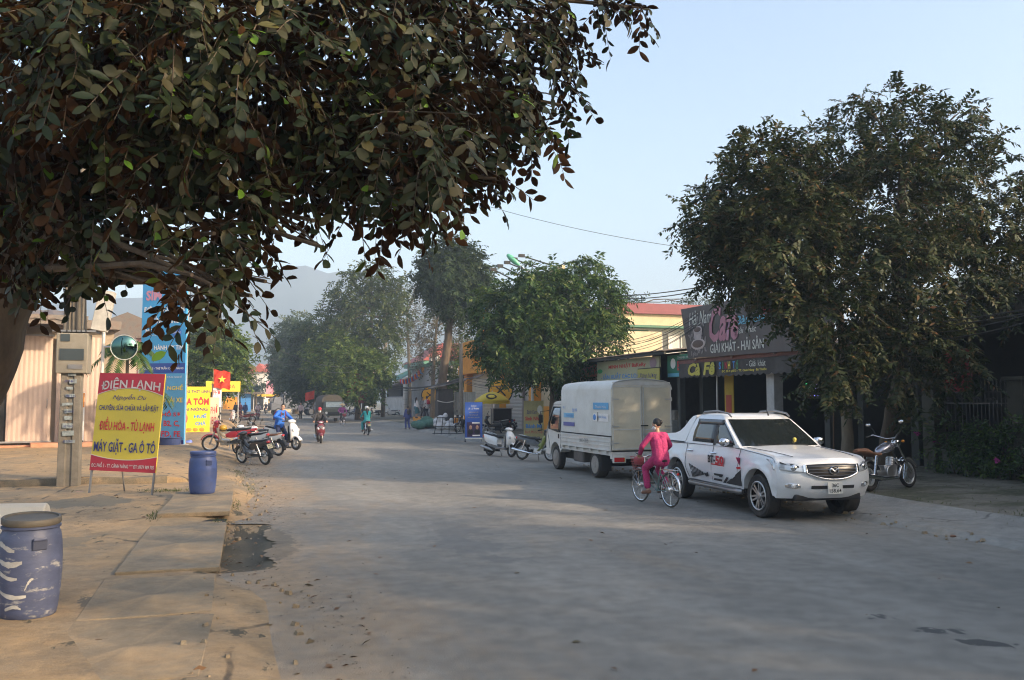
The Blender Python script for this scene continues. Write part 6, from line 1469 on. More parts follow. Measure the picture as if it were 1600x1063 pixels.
def underbone(label, col, seat=None, fend=None, white_inner=True, plate='', group=None, name='motorbike', basket=False, panel=None):
    """Small step-through motorbike with spoked wheels; forward is +Y."""
    t = thing(name, label, 'motorbike', (0, 0, 0), 0, group); seat = seat or m_black; fend = fend or col; panel = panel or col
    r = .285; F, Bk = (0, .62, r), (0, -.60, r)
    spoked(t, F, r, .036, 'front_wheel'); spoked(t, Bk, r, .042, 'rear_wheel')
    fender(t, F, r + .05, .075, 20, 165, fend, 'front_fender'); fender(t, Bk, r + .06, .08, 30, 190, p_trim, 'rear_fender')
    for s in (-1, 1): MB().tube([(s * .07, .62, r), (s * .065, .50, .62), (s * .05, .40, .88)], [.022, .025, .022], 8).build('fork', m_alloy, t, smooth=50)
    # front cowl and leg shields
    mb = MB(); ring = lambda y, z, w, d: [(w * math.cos(a), y + d * math.sin(a), z + .25 * d * math.sin(a)) for a in [2 * PI * i / 12 for i in range(12)]]
    mb.loft([ring(.40, .98, .10, .07), ring(.44, .90, .13, .09), ring(.46, .78, .11, .09), ring(.46, .64, .07, .06)]); mb.build('front_cowl', col, t, smooth=60)
    mb = MB(); mb.ell((0, .40, 1.0), (.15, .11, .075), 14, 10); mb.build('handle_cover', col, t, smooth=60); MB().ell((0, .475, .99), (.075, .045, .05), 12, 8).build('headlight', m_lens, t, smooth=60)
    for s in (-1, 1):
        MB().ell((s * .11, .49, .86), (.035, .03, .025), 10, 6).build('indicator', m_amber, t)
        rows = [[(s * (.05 + .13 * k / 4), y - .06 * (k / 4) ** 2, z) for k in range(5)] for y, z in ((.42, .84), (.40, .7), (.36, .55), (.30, .42), (.2, .33))]
        MB().grid(rows).build('leg_shield', col if not white_inner else panel, t, smooth=60, solid=.012)
    MB().tube([(-.33, .26, 1.0), (-.2, .33, 1.03), (0, .37, 1.03), (.2, .33, 1.03), (.33, .26, 1.0)], .013, 6).build('handlebar', m_black, t)
    mb = MB()
    for s in (-1, 1): mb = MB(); mb.tube([(s * .23, .315, 1.02), (s * .34, .25, .995)], .02, 8); mb.build('grip', m_rubber, t)
    mirrors(t, .32, 1.03)
    # spine, side panels
    mb = MB(); mb.tube([(0, .38, .8), (0, .28, .62), (0, .1, .52), (0, -.15, .6), (0, -.5, .68)], [.05, .055, .06, .06, .05], 8); mb.build('frame', panel, t, smooth=50)
    mb = MB(); ring2 = lambda y, w, z0, z1: [(-w, y, z0), (-w * 1.05, y, (z0 + z1) / 2), (-w * .85, y, z1), (w * .85, y, z1), (w * 1.05, y, (z0 + z1) / 2), (w, y, z0)]
    mb.loft([ring2(.12, .05, .5, .6), ring2(-.05, .10, .48, .70), ring2(-.3, .13, .52, .74), ring2(-.6, .12, .60, .78), ring2(-.85, .06, .70, .80)]); mb.build('side_cover', col, t, smooth=50)
    mb = MB(); mb.loft([ring2(.08, .08, .70, .75), ring2(0, .115, .71, .785), ring2(-.25, .12, .72, .78), ring2(-.32, .125, .73, .81), ring2(-.6, .12, .76, .83), ring2(-.72, .09, .78, .83)]); mb.build('seat', seat, t, smooth=60, bevel=.01)
    # engine, exhaust, swingarm
    mb = MB(); mb.box((0, .12, .32), (.2, .32, .2)); mb.lathe([(.07, 0), (.075, .05), (.07, .1), (.075, .15), (.06, .22)], (0, .24, .36), (0, 1, .25), 14); mb.lathe([(.1, -.12), (.1, .12)], (0, .05, .31), (1, 0, 0), 18); mb.build('engine', m_alloy, t, smooth=35, bevel=.01)
    MB().tube([(.1, .3, .3), (.12, .1, .22), (.13, -.2, .24), (.14, -.45, .28), (.15, -.95, .36)], [.02, .022, .03, .048, .045], 10).build('exhaust', m_chrome, t, smooth=50)
    for s in (-1, 1):
        MB().bar((s * .1, -.1, .36), (s * .1, -.62, .29), .03).build('swingarm', p_trim, t); MB().tube([(s * .11, -.55, .32), (s * .12, -.42, .68)], [.025, .03], 8).build('shock', m_chrome, t)
        MB().tube([(s * .08, .05, .25), (s * .28, .04, .24)], .014, 6).build('footpeg', m_rubber, t)
    MB().box((.105 - .21, -.25, .33), (.03, .66, .1)).build('chain_case', p_trim, t, bevel=.02)
    MB().tube([(-.11, -.02, .26), (-.24, -.05, .02)], .012, 6).build('kickstand', m_steel, t)
    MB().ell((0, -.88, .76), (.08, .05, .045), 12, 8).build('tail_light', m_redlens, t, smooth=60); MB().tube([(-.09, -.35, .8), (-.1, -.75, .86), (0, -.82, .87), (.1, -.75, .86), (.09, -.35, .8)], .012, 6).build('grab_rail', m_galv, t, smooth=50)
    rows = [[(x, -.84 - .07 * k, .68 - .1 * k) for x in (-.06, .06)] for k in range(4)]; MB().grid(rows).build('mudguard_tail', p_trim, t, solid=.01)
    if plate:
        p = MB().box((0, -.93, .62), (.19, .008, .14), Matrix.Rotation(R(-20), 3, 'X')).build('number_plate', mat('plate_cream', (.66, .58, .36), .5), t); uu = (1, 0, 0); vv = V((0, .34, .94))
        text(plate.split()[0], t_black, p, (0, -.937 + .012, .655), uu, vv, .13, .045, lift=.004); text(plate.split()[1], t_black, p, (0, -.937 - .012, .59), uu, vv, .14, .045, lift=.004)
    return t

def scooter(label, col, low=None, seat=None, group=None, name='scooter', dark=None, cast=True, mirror=True):
    """Automatic scooter with flat floor; forward is +Y."""
    t = thing(name, label, 'scooter', (0, 0, 0), 0, group); low = low or col; seat = seat or m_black; r = .235
    F, Bk = (0, .62, r), (0, -.58, r)
    spoked(t, F, r, .05, 'front_wheel', m_alloy, cast=cast); spoked(t, Bk, r, .052, 'rear_wheel', m_alloy, cast=cast)
    fender(t, F, r + .05, .085, 25, 175, col, 'front_fender', .01)
    for s in (-1, 1): MB().tube([(s * .08, .62, r), (s * .075, .53, .5)], .022, 8).build('fork', m_alloy, t, smooth=50)
    def ring(y, z, w, d, k=.3): return [(w * math.cos(a), y + d * math.sin(a), z + k * d * math.sin(a)) for a in [2 * PI * i / 16 for i in range(16)]]
    mb = MB(); mb.loft([ring(.44, .34, .12, .05), ring(.50, .42, .17, .07), ring(.53, .55, .2, .10), ring(.51, .70, .2, .11), ring(.46, .84, .165, .09), ring(.41, .93, .10, .06), ring(.39, .97, .06, .04)]); mb.build('front_apron', col, t, smooth=60)
    rows = [[(.17 * x, .40 - .02 * (1 - x * x) - .02, z) for x in (-1, -.5, 0, .5, 1)] for z in (.34, .5, .7, .85)]; MB().grid(rows).build('inner_panel', dark or p_trim, t, smooth=60, solid=.02)
    mb = MB(); mb.ell((0, .39, 1.0), (.17, .12, .075), 14, 10); mb.build('handle_cover', col, t, smooth=60); MB().ell((0, .475, .99), (.1, .05, .045), 12, 8).build('headlight', m_lens, t, smooth=60)
    for s in (-1, 1): MB().ell((s * .12, .60, .70), (.05, .03, .07), 10, 8, Matrix.Rotation(s * .5, 3, 'Y')).build('indicator', m_lens, t, smooth=60); MB().tube([(s * .15, .34, 1.02), (s * .33, .26, 1.0)], .02, 8).build('grip', m_rubber, t)
    if mirror: mirrors(t, .33, 1.03)
    MB().box((0, .12, .30), (.3, .56, .09)).build('floorboard', low if low is not col else (dark or p_trim), t, bevel=.025)
    mb = MB()
    def rb(y, w, z0, z1): return [(-w * .8, y, z0), (-w, y, z0 + (z1 - z0) * .35), (-w, y, z0 + (z1 - z0) * .7), (-w * .75, y, z1), (w * .75, y, z1), (w, y, z0 + (z1 - z0) * .7), (w, y, z0 + (z1 - z0) * .35), (w * .8, y, z0)]
    mb.loft([rb(-.10, .12, .30, .66), rb(-.25, .165, .34, .72), rb(-.5, .175, .42, .75), rb(-.75, .15, .54, .79), rb(-.93, .06, .68, .80)]); mb.build('rear_body', col, t, smooth=55)
    mb = MB(); mb.loft([rb(-.05, .10, .28, .44), rb(-.25, .15, .30, .48), rb(-.55, .15, .36, .5), rb(-.8, .1, .48, .6)]); mb.build('lower_cover', low, t, smooth=55)
    mb = MB(); mb.loft([rb(.0, .1, .67, .73), rb(-.1, .14, .69, .78), rb(-.4, .145, .72, .79), rb(-.48, .15, .74, .82), rb(-.75, .13, .78, .84), rb(-.86, .08, .79, .83)]); mb.build('seat', seat, t, smooth=60)
    MB().tube([(-.1, -.4, .8), (-.13, -.8, .88), (0, -.94, .89), (.13, -.8, .88), (.1, -.4, .8)], .014, 6).build('grab_rail', m_galv, t, smooth=50)
    MB().ell((0, -.93, .72), (.09, .04, .05), 12, 8).build('tail_light', m_redlens, t, smooth=60)
    mb = MB(); mb.box((0, -.35, .26), (.2, .45, .16)); mb.lathe([(.12, -.13), (.12, .1)], (-.02, -.56, r), (1, 0, 0), 18); mb.build('engine', m_under, t, bevel=.02)
    MB().tube([(.13, -.3, .2), (.15, -.5, .26), (.16, -.92, .34)], [.025, .055, .05], 10).build('exhaust', m_alloy, t, smooth=50)
    fender(t, Bk, r + .06, .09, 60, 195, p_trim, 'rear_fender'); MB().tube([(-.1, -.1, .22), (-.22, -.14, .02)], .012, 6).build('kickstand', m_steel, t)
    p = MB().box((0, -.96, .56), (.19, .01, .14), Matrix.Rotation(R(-15), 3, 'X')).build('number_plate', m_plate, t); text('36-B1', t_black, p, (0, -.972, .59), X3, V((0, .25, .97)), .12, .04, lift=.006); text('127.40', t_black, p, (0, -.982, .535), X3, V((0, .25, .97)), .14, .04, lift=.006)
    return t
b_red = paint('bike_red', (.45, .02, .035)); b_black = paint('bike_black', (.02, .02, .022)); b_white = paint('bike_white', (.72, .72, .7)); b_dkred = paint('bike_dark_red', (.14, .02, .03)); b_grey = paint('bike_grey', (.13, .135, .14)); b_blue = paint('bike_blue', (.04, .08, .25)); b_green = paint('bike_green', (.25, .3, .08)); b_cream = paint('bike_cream', (.6, .55, .35))
def put(o, p, rz, lean=6, z=None, s=None):
    o.location = (p[0], p[1], p[2] if z is None else z); o.rotation_euler = (0, R(-lean), R(rz))
    if s: o.scale = (s,) * 3
    return o
def face(px, py): return px
# left pavement cluster. rz = heading of +Y
LB = 'motorbikes parked on the left pavement'
rb = underbone('red step through motorbike with a yellow helmet on its handlebar', b_red, fend=b_red, panel=mat('panel_cream', (.6, .5, .36), .4), group=LB)
put(rb, atd(358, 698, 30.), 87, 7); rb.location.z = .31
h = thing('helmet', 'yellow riding helmet hanging on the red motorbike', 'helmet', rb.matrix_basis @ V((0.02, .2, .80)))
MB().ell((0, 0, 0), (.13, .15, .125), 18, 12).build('shell', mat('helmet_yellow', (.75, .42, .02), .25, var=.04, coat=.6), h, smooth=60); MB().lathe([(.13, -.02), (.136, 0), (.13, .02)], (0, 0, -.06), n=20, cap=False).build('rim', m_black, h)
bb = underbone('black motorbike seen from behind with a cream number plate', b_black, plate='36H1 2570', group=LB, white_inner=False)
p = (G(417, 728, 0) + G(378, 723, 0)) / 2; put(bb, p, 36, 9)
wb = underbone('white motorbike with a brown seat behind the black one', b_white, seat=m_seatbrown, fend=b_white, group=LB, panel=b_red)
put(wb, G(414, 712, .05), 50, 8, .05)
wb2 = underbone('white motorbike with pale rear fender squeezed behind the black motorbike', b_white, fend=m_chrome, group=LB)
put(wb2, G(393, 712, .14), 44, 9, .14)
wb3 = underbone('grey and white motorbike furthest back in the left cluster', b_grey, fend=b_white, group=LB, panel=b_white)
put(wb3, G(405, 702, .15), 105, 8, .15)
ws = scooter('white scooter held by the woman in the blue jacket', b_white, group=LB); pws = atd(461, 702, 33.5); put(ws, (pws.x - .42, pws.y + .46, .14), -138, 0, s=1.1)
fb = underbone('white fronted motorbike standing beyond the red one on the left', b_white, group=LB); put(fb, G(362, 662, .15), 185, 5, .15)
fb2 = underbone('dark red motorbike parked beyond the white ones on the left pavement', b_dkred, group=LB, seat=m_black); put(fb2, G(383, 661, .1), 80, 6, .1)
# right side
RB = 'two wheelers parked on the right side'
sc1 = scooter('white and grey scooter parked at the right kerb in front of the orange shop', b_white, low=b_grey, group=RB, dark=b_grey); p = (G(797, 716, 0) + G(766, 711, 0)) / 2; put(sc1, p, -154, 6, 0.0)
mc1 = underbone('black and green motorbike parked between the white scooter and the truck', b_black, group=RB, panel=b_green, white_inner=True); p = (G(851, 724, 0) + G(824, 718, 0)) / 2; put(mc1, p, -146, 8, .02)
mc2 = underbone('dark motorbike beside the blue standing board', b_black, group=RB, fend=b_grey); put(mc2, G(772, 680, .1), 70, 7, .1)
mc3 = underbone('dark motorbike under the yellow umbrella', b_blue, group=RB); put(mc3, G(786, 676, .1), 40, 7, .1)
mc4 = underbone('black motorbike half hidden between the thin post and the blue board', b_black, group=RB); put(mc4, G(724, 676, .1), 130, 6, .1)
DK = 'motorbikes parked under the dark roadside trees'
src = [mc2, fb, mc3]
for i, (px, py, rz, lab) in enumerate([(536, 651, 60, 'dark motorbike parked right of the olive canvas truck'), (548, 650, 100, 'motorbike parked under the trees in front of the red cloth'), (560, 650, 75, 'motorbike in the shade left of the teal rider'), (586, 652, 95, 'motorbike in the shade just left of the concrete pole'), (612, 652, 80, 'motorbike parked by the low white garden wall'), (488, 648, 70, 'motorbike parked left of the olive canvas truck under the red flag'), (476, 647, 100, 'motorbike parked in the shade beside the red roadside flag'), (464, 646, 80, 'motorbike in the shade in front of the grey domed truck')]):
    g = G(px, py, .05); dup(src[i % 3], g, R(rz), lab, DK, R(-6))

# cruiser on the right
def cruiser():
    t = thing('chrome_motorcycle', 'chrome cruiser motorcycle with a silver tank parked under the right tree', 'motorcycle'); r = .31
    F, Bk = (0, .80, r), (0, -.62, r * .95)
    spoked(t, F, r, .04, 'front_wheel', m_galv, cast=True); spoked(t, Bk, r * .95, .06, 'rear_wheel', m_galv, cast=True)
    MB().lathe([(.13, -.004), (.13, .004)], (.07, .8, r), (1, 0, 0), 24).build('brake_disc', m_steel, t)
    fender(t, F, r + .045, .07, 15, 130, m_chrome, 'front_fender'); fender(t, Bk, r + .05, .1, 20, 190, b_black, 'rear_fender')
    for s in (-1, 1): MB().tube([(s * .09, .8, r), (s * .09, .40, 1.0)], [.026, .02], 10).build('fork', m_chrome, t, smooth=50)
    MB().tube([(-.36, .08, 1.12), (-.3, .2, 1.16), (-.1, .36, 1.06), (.1, .36, 1.06), (.3, .2, 1.16), (.36, .08, 1.12)], .014, 8).build('handlebar', m_chrome, t, smooth=50)
    for s in (-1, 1): MB().tube([(s * .32, .16, 1.14), (s * .37, .05, 1.11)], .02, 8).build('grip', m_rubber, t); MB().ell((s * .2, .48, .98), (.03, .035, .03)).build('indicator', m_amber, t)
    mirrors(t, .2, 1.15, m_chrome); MB().lathe([(.02, -.12), (.08, -.06), (.095, .03), (.085, .06), (.001, .07)], (0, .52, .96), (0, 1, 0), 18).build('headlight', m_chrome, t, smooth=50)
    def ring(y, w, z0, z1): return [(w * math.cos(a), y, (z0 + z1) / 2 + (z1 - z0) / 2 * math.sin(a)) for a in [2 * PI * i / 14 for i in range(14)]]
    mb = MB(); mb.loft([ring(.36, .04, .84, .92), ring(.28, .12, .78, .98), ring(.1, .15, .76, .98), ring(-.1, .12, .74, .9), ring(-.2, .05, .74, .82)]); mb.build('fuel_tank', mat('silver_paint', (.42, .4, .44), .25, .7, coat=.6), t, smooth=60)
    mb = MB(); mb.loft([ring(-.15, .08, .70, .78), ring(-.3, .15, .68, .78), ring(-.5, .16, .70, .8), ring(-.62, .13, .74, .88), ring(-.85, .12, .78, .88), ring(-.95, .06, .8, .86)]); mb.build('seat', m_seatbrown, t, smooth=60)
    mb = MB(); mb.box((0, .05, .38), (.22, .44, .26)); mb.lathe([(.085, 0), (.1, .02), (.085, .05), (.1, .07), (.085, .1), (.1, .12), (.085, .15), (.1, .18), (.07, .22)], (0, .18, .46), (0, .35, 1), 16); mb.lathe([(.13, -.16), (.13, .16)], (0, -.05, .36), (1, 0, 0), 20); mb.build('engine', m_alloy, t, smooth=35, bevel=.015)
    MB().tube([(0, .4, .95), (0, .42, .5), (0, .2, .22), (0, -.3, .22)], .025, 8).build('frame', b_black, t); MB().tube([(.09, .25, .62), (.13, .38, .45), (.15, .2, .24), (.16, -.3, .24), (.18, -1.0, .34)], [.022, .025, .03, .045, .045], 10).build('exhaust', m_chrome, t, smooth=50)
    MB().prism([(0, 0), (.3, .02), (.26, .2), (.04, .22)], (-.13, -.12, .5), (0, -1, 0), Z3, .02).build('side_cover', b_white, t, bevel=.01); MB().box((-.2, .2, .3), (.14, .1, .03)).build('footrest', m_rubber, t)
    for s in (-1, 1): MB().tube([(s * .13, -.6, .3), (s * .13, -.45, .72)], .03, 8).build('shock', m_chrome, t); MB().tube([(s * .2, .3, .2), (s * .2, .42, .5)], .012).build('crash_bar', m_chrome, t)
    MB().tube([(-.1, 0, .26), (-.26, -.04, .0)], .014, 6).build('kickstand', m_steel, t); MB().ell((0, -.98, .72), (.08, .05, .05)).build('tail_light', m_redlens, t)
    return t
cz = cruiser(); c = G(1421, 762, .22); put(cz, (c.x - .8 * math.sin(R(72)), c.y - .8 * math.cos(R(72)), .22), -72, 7)

# ------------------------------------------------------------------ bicycle
def bicycle(label, frame_col, cloth=True):
    t = thing('bicycle', label, 'bicycle'); r = .335; F, Bk = (0, .54, r), (0, -.53, r)
    mt = mat('bike_tyre', (.06, .055, .045), .8, var=.2)
    spoked(t, F, r, .017, 'front_wheel', m_chrome, 28, mt); spoked(t, Bk, r, .017, 'rear_wheel', m_chrome, 28, mt)
    mb = MB(); hd, hb = V((0, .36, .82)), V((0, .40, .62)); bb_ = V((0, -.08, .28)); st_ = V((0, -.2, .70))
    mb.tube([hd, hb], .018, 8); mb.tube([hb, (0, .2, .4), bb_], .017, 8); mb.tube([hd - V((0, 0, .06)), (0, .16, .6), (0, -.02, .42), (0, -.12, .40)], .013, 8); mb.tube([bb_, st_], .016, 8)
    for s in (-1, 1): mb.tube([bb_ + V((s * .02, 0, 0)), V(Bk) + V((s * .06, 0, 0))], .009, 6); mb.tube([st_ - V((0, 0, .06)), V(Bk) + V((s * .06, 0, 0))], .008, 6)
    mb.build('frame', frame_col, t, smooth=50)
    mb = MB()
    for s in (-1, 1): mb.tube([hb, hb + V((s * .05, .01, -.05)), V(F) + V((s * .05, 0, 0))], .011, 6)
    mb.build('fork', frame_col, t, smooth=50)
    MB().tube([(-.29, .16, 1.0), (-.26, .3, 1.02), (-.1, .4, .94), (0, .38, .92), (.1, .4, .94), (.26, .3, 1.02), (.29, .16, 1.0)], .011, 8).build('handlebar', m_chrome, t, smooth=50); MB().tube([hd, (0, .38, .92)], .012).build('stem', m_chrome, t)
    for s in (-1, 1): MB().tube([(s * .28, .22, 1.008), (s * .29, .1, .995)], .017, 8).build('grip', m_black, t); MB().tube([(s * .26, .32, 1.0), (s * .28, .22, .96)], .006, 5).build('brake_lever', m_chrome, t)
    def ring(y, w, h, z): return [(w * math.cos(a), y, z + h * math.sin(a)) for a in [2 * PI * i / 12 for i in range(12)]]
    mb = MB(); mb.loft([ring(-.05, .02, .012, .86), ring(-.1, .035, .02, .86), ring(-.2, .07, .03, .865), ring(-.3, .1, .035, .875), ring(-.36, .06, .02, .885)]); mb.build('saddle', m_black, t, smooth=60); MB().tube([st_ - V((0, -.01, .05)), (0, -.22, .85)], .013).build('seat_post', m_chrome, t)
    fender(t, F, r + .025, .028, 40, 175, m_chrome, 'front_mudguard', .003); fender(t, Bk, r + .025, .028, 20, 200, m_chrome, 'rear_mudguard', .003)
    mb = MB()
    for x in (-.07, 0, .07): mb.tube([(x, -.28, .72), (x, -.74, .72)], .006, 5)
    for y in (-.3, -.5, -.72): mb.tube([(-.07, y, .72), (.07, y, .72)], .006, 5)
    for s in (-1, 1): mb.tube([(s * .07, -.6, .72), (s * .06, -.53, r)], .006, 5)
    mb.build('rear_rack', m_chrome, t); MB().ell((0, -.80, .66), (.03, .015, .03)).build('reflector', m_redlens, t)
    MB().lathe([(.085, -.006), (.085, .006)], (.05, -.08, .28), (1, 0, 0), 20).build('chainring', m_chrome, t); MB().box((.055, -.3, .31), (.02, .46, .1)).build('chain_guard', m_chrome, t, bevel=.01)
    for s, a in ((1, R(-75)), (-1, R(105))):
        e = V((s * .09, -.08 + .17 * math.cos(a), .28 + .17 * math.sin(a))); c_ = MB().tube([(s * .07, -.08, .28), e - V((s * .01, 0, 0))], .009, 6).build('crank', m_chrome, t); MB().box(e + V((s * .05, 0, 0)), (.09, .07, .022)).build('pedal', m_black, c_)
    mb = MB(); w0, w1, y0, y1, z0, z1 = .11, .16, .43, .46, .66, .92
    for k in range(6):
        f_ = k / 5; w = w0 + (w1 - w0) * f_; d = .10 + .04 * f_; z = z0 + (z1 - z0) * f_; cy = .56; mb.tube([(-w, cy - d, z), (w, cy - d, z), (w, cy + d, z), (-w, cy + d, z)], .004, 4, closed=True)
    for i in range(20):
        a = 2 * PI * i / 20; ux, uy = math.cos(a), math.sin(a); k = 1 / max(abs(ux), abs(uy)); mb.tube([(ux * k * w0, .56 + uy * k * .10, z0), (ux * k * w1, .56 + uy * k * .14, z1)], .003, 4)
    mb.build('basket', mat('basket_red', (.35, .1, .09), .6, var=.2), t)
    if cloth: MB().ell((0, .56, .84), (.14, .12, .1), 14, 8).build('basket_liner', mat('liner_red', (.42, .08, .1), .8, var=.25, vs=15), t, smooth=60)
    return t
bc_col = mat('bicycle_green', (.16, .24, .23), .4, .3, var=.08)
cyc = bicycle('old green grey bicycle with a red front basket ridden by the woman in pink', bc_col)
pf, pr = G(1002, 784), G(1047, 793); hd_ = (pf - pr).normalized(); cyc.location = (pf + pr) / 2; cyc.rotation_euler = (0, 0, math.atan2(hd_.y, hd_.x) - PI / 2)
print('bike len', (pf - pr).length)

# ------------------------------------------------------------------ far trucks
def canvas_truck(label, canvas, cab, name='canvas_truck'):
    t = thing(name, label, 'truck'); w = 1.02
    sec = [(-w, 1.0), (-w, 2.0), (-w * .93, 2.35), (-w * .7, 2.58), (-w * .3, 2.68), (w * .3, 2.68), (w * .7, 2.58), (w * .93, 2.35), (w, 2.0), (w, 1.0)]
    mb = MB(); mb.loft([[(x * (1 + .015 * (i % 2)), -3.2 + 4.2 * i / 8, z * (1 + .012 * (i % 2))) for x, z in sec] for i in range(9)]); mb.build('canvas', canvas, t, smooth=40)
    MB().box((0, -1.1, .85), (2.0, 4.2, .3)).build('bed', cab, t)
    mb = MB(); mb.loft([[(x, y, z) for x in (-s, s) for y, z in [(0, 0)]] for s in (1,)]) if False else mb.box((0, 1.75, 1.0), (1.9, 1.3, .8)); mb.box((0, 1.65, 1.72), (1.86, 1.1, .7), top=(.9, .8), shift=(0, -.08)); mb.build('cab', cab, t, bevel=.06)
    MB().box((0, 2.17, 1.72), (1.56, .05, .5), Matrix.Rotation(R(12), 3, 'X')).build('windscreen', mat('pale_glass', (.22, .28, .3), .1, var=.2), t)
    MB().box((0, 2.42, .9), (1.3, .06, .3)).build('grille', m_black, t)
    for s in (-1, 1): MB().lathe([(.001, .02), (.11, .01), (.12, 0)], (s * .75, 2.41, .95), (0, 1, 0), 14).build('headlight', m_lens, t); MB().box((s * 1.15, 2.2, 1.75), (.16, .06, .32)).build('mirror', m_black, t)
    MB().box((0, 2.45, .55), (1.9, .12, .18)).build('bumper', m_steel, t)
    for s in (-1, 1):
        for y in (1.6, -2.1): car_wheel(t, (s * .85, y, .42), .42, .26, s, 'steel')
    return t
ct = canvas_truck('olive canvas covered truck parked facing the camera under the roadside trees', mat('canvas_olive', (.06, .052, .04), .85, var=.3, vs=4, bump=.4, bs=6), mat('cab_olive', (.06, .07, .055), .5, var=.2)); p = G(520, 661); ct.location = (p.x, p.y + 2.5, 0); ct.rotation_euler = (0, 0, PI + R(4)); ct.scale = (.93,) * 3
ct2 = canvas_truck('grey domed canvas truck parked far down the right side of the street', mat('canvas_grey', (.16, .17, .18), .85, var=.2, vs=4), mat('cab_grey', (.12, .13, .15), .5)); p = G(456, 650); ct2.location = (p.x, p.y + 3, 0); ct2.rotation_euler = (0, 0, R(100)); ct2.scale = (1.15,) * 3
# ================================================================== PEOPLE
def ik(a, b, l1, l2, pole):
    a, b, pole = V(a), V(b), V(pole); d = b - a; L = min(d.length, (l1 + l2) * .999); u = d.normalized()
    x = (l1 * l1 - l2 * l2 + L * L) / (2 * L); h = math.sqrt(max(0, l1 * l1 - x * x)); p = pole - u * pole.dot(u)
    return a + u * x + p.normalized() * h, a + u * L

def fuse(mb, name, m, parent, vox, it=3):
    """One continuous surface from overlapping volumes."""
    me = bpy.data.meshes.new('tmp'); me.from_pydata(mb.v, [], mb.f); o = bpy.data.objects.new('tmp', me); COL.objects.link(o)
    bm = bmesh.new(); bm.from_mesh(me); bmesh.ops.recalc_face_normals(bm, faces=bm.faces); bm.to_mesh(me); bm.free()
    md = o.modifiers.new('r', 'REMESH'); md.mode = 'VOXEL'; md.voxel_size = vox
    s = o.modifiers.new('s', 'SMOOTH'); s.iterations = it; s.factor = .5
    bpy.context.view_layer.update()
    out = bpy.data.meshes.new_from_object(o.evaluated_get(bpy.context.evaluated_depsgraph_get()))
    bpy.data.objects.remove(o); bpy.data.meshes.remove(me)
    out.name = name; out.materials.clear(); out.materials.append(m); out.polygons.foreach_set('use_smooth', [True] * len(out.polygons))
    r = bpy.data.objects.new(name, out); COL.objects.link(r); r.parent = parent; return r

def cap(mb, a, b, ra, rb, n=10):
    mb.tube([a, b], [ra, rb], n); mb.ell(a, ra, n, 6); mb.ell(b, rb, n, 6)

m_skin = mat('skin', (.42, .24, .16), .55, var=.06); m_hair = mat('black_hair', (.012, .010, .009), .5, var=.3); m_eye = mat('eye_white', (.7, .68, .64), .3); m_sandal = mat('sandal_brown', (.2, .09, .05), .7); m_shoe = mat('dark_shoe', (.03, .03, .035), .6)

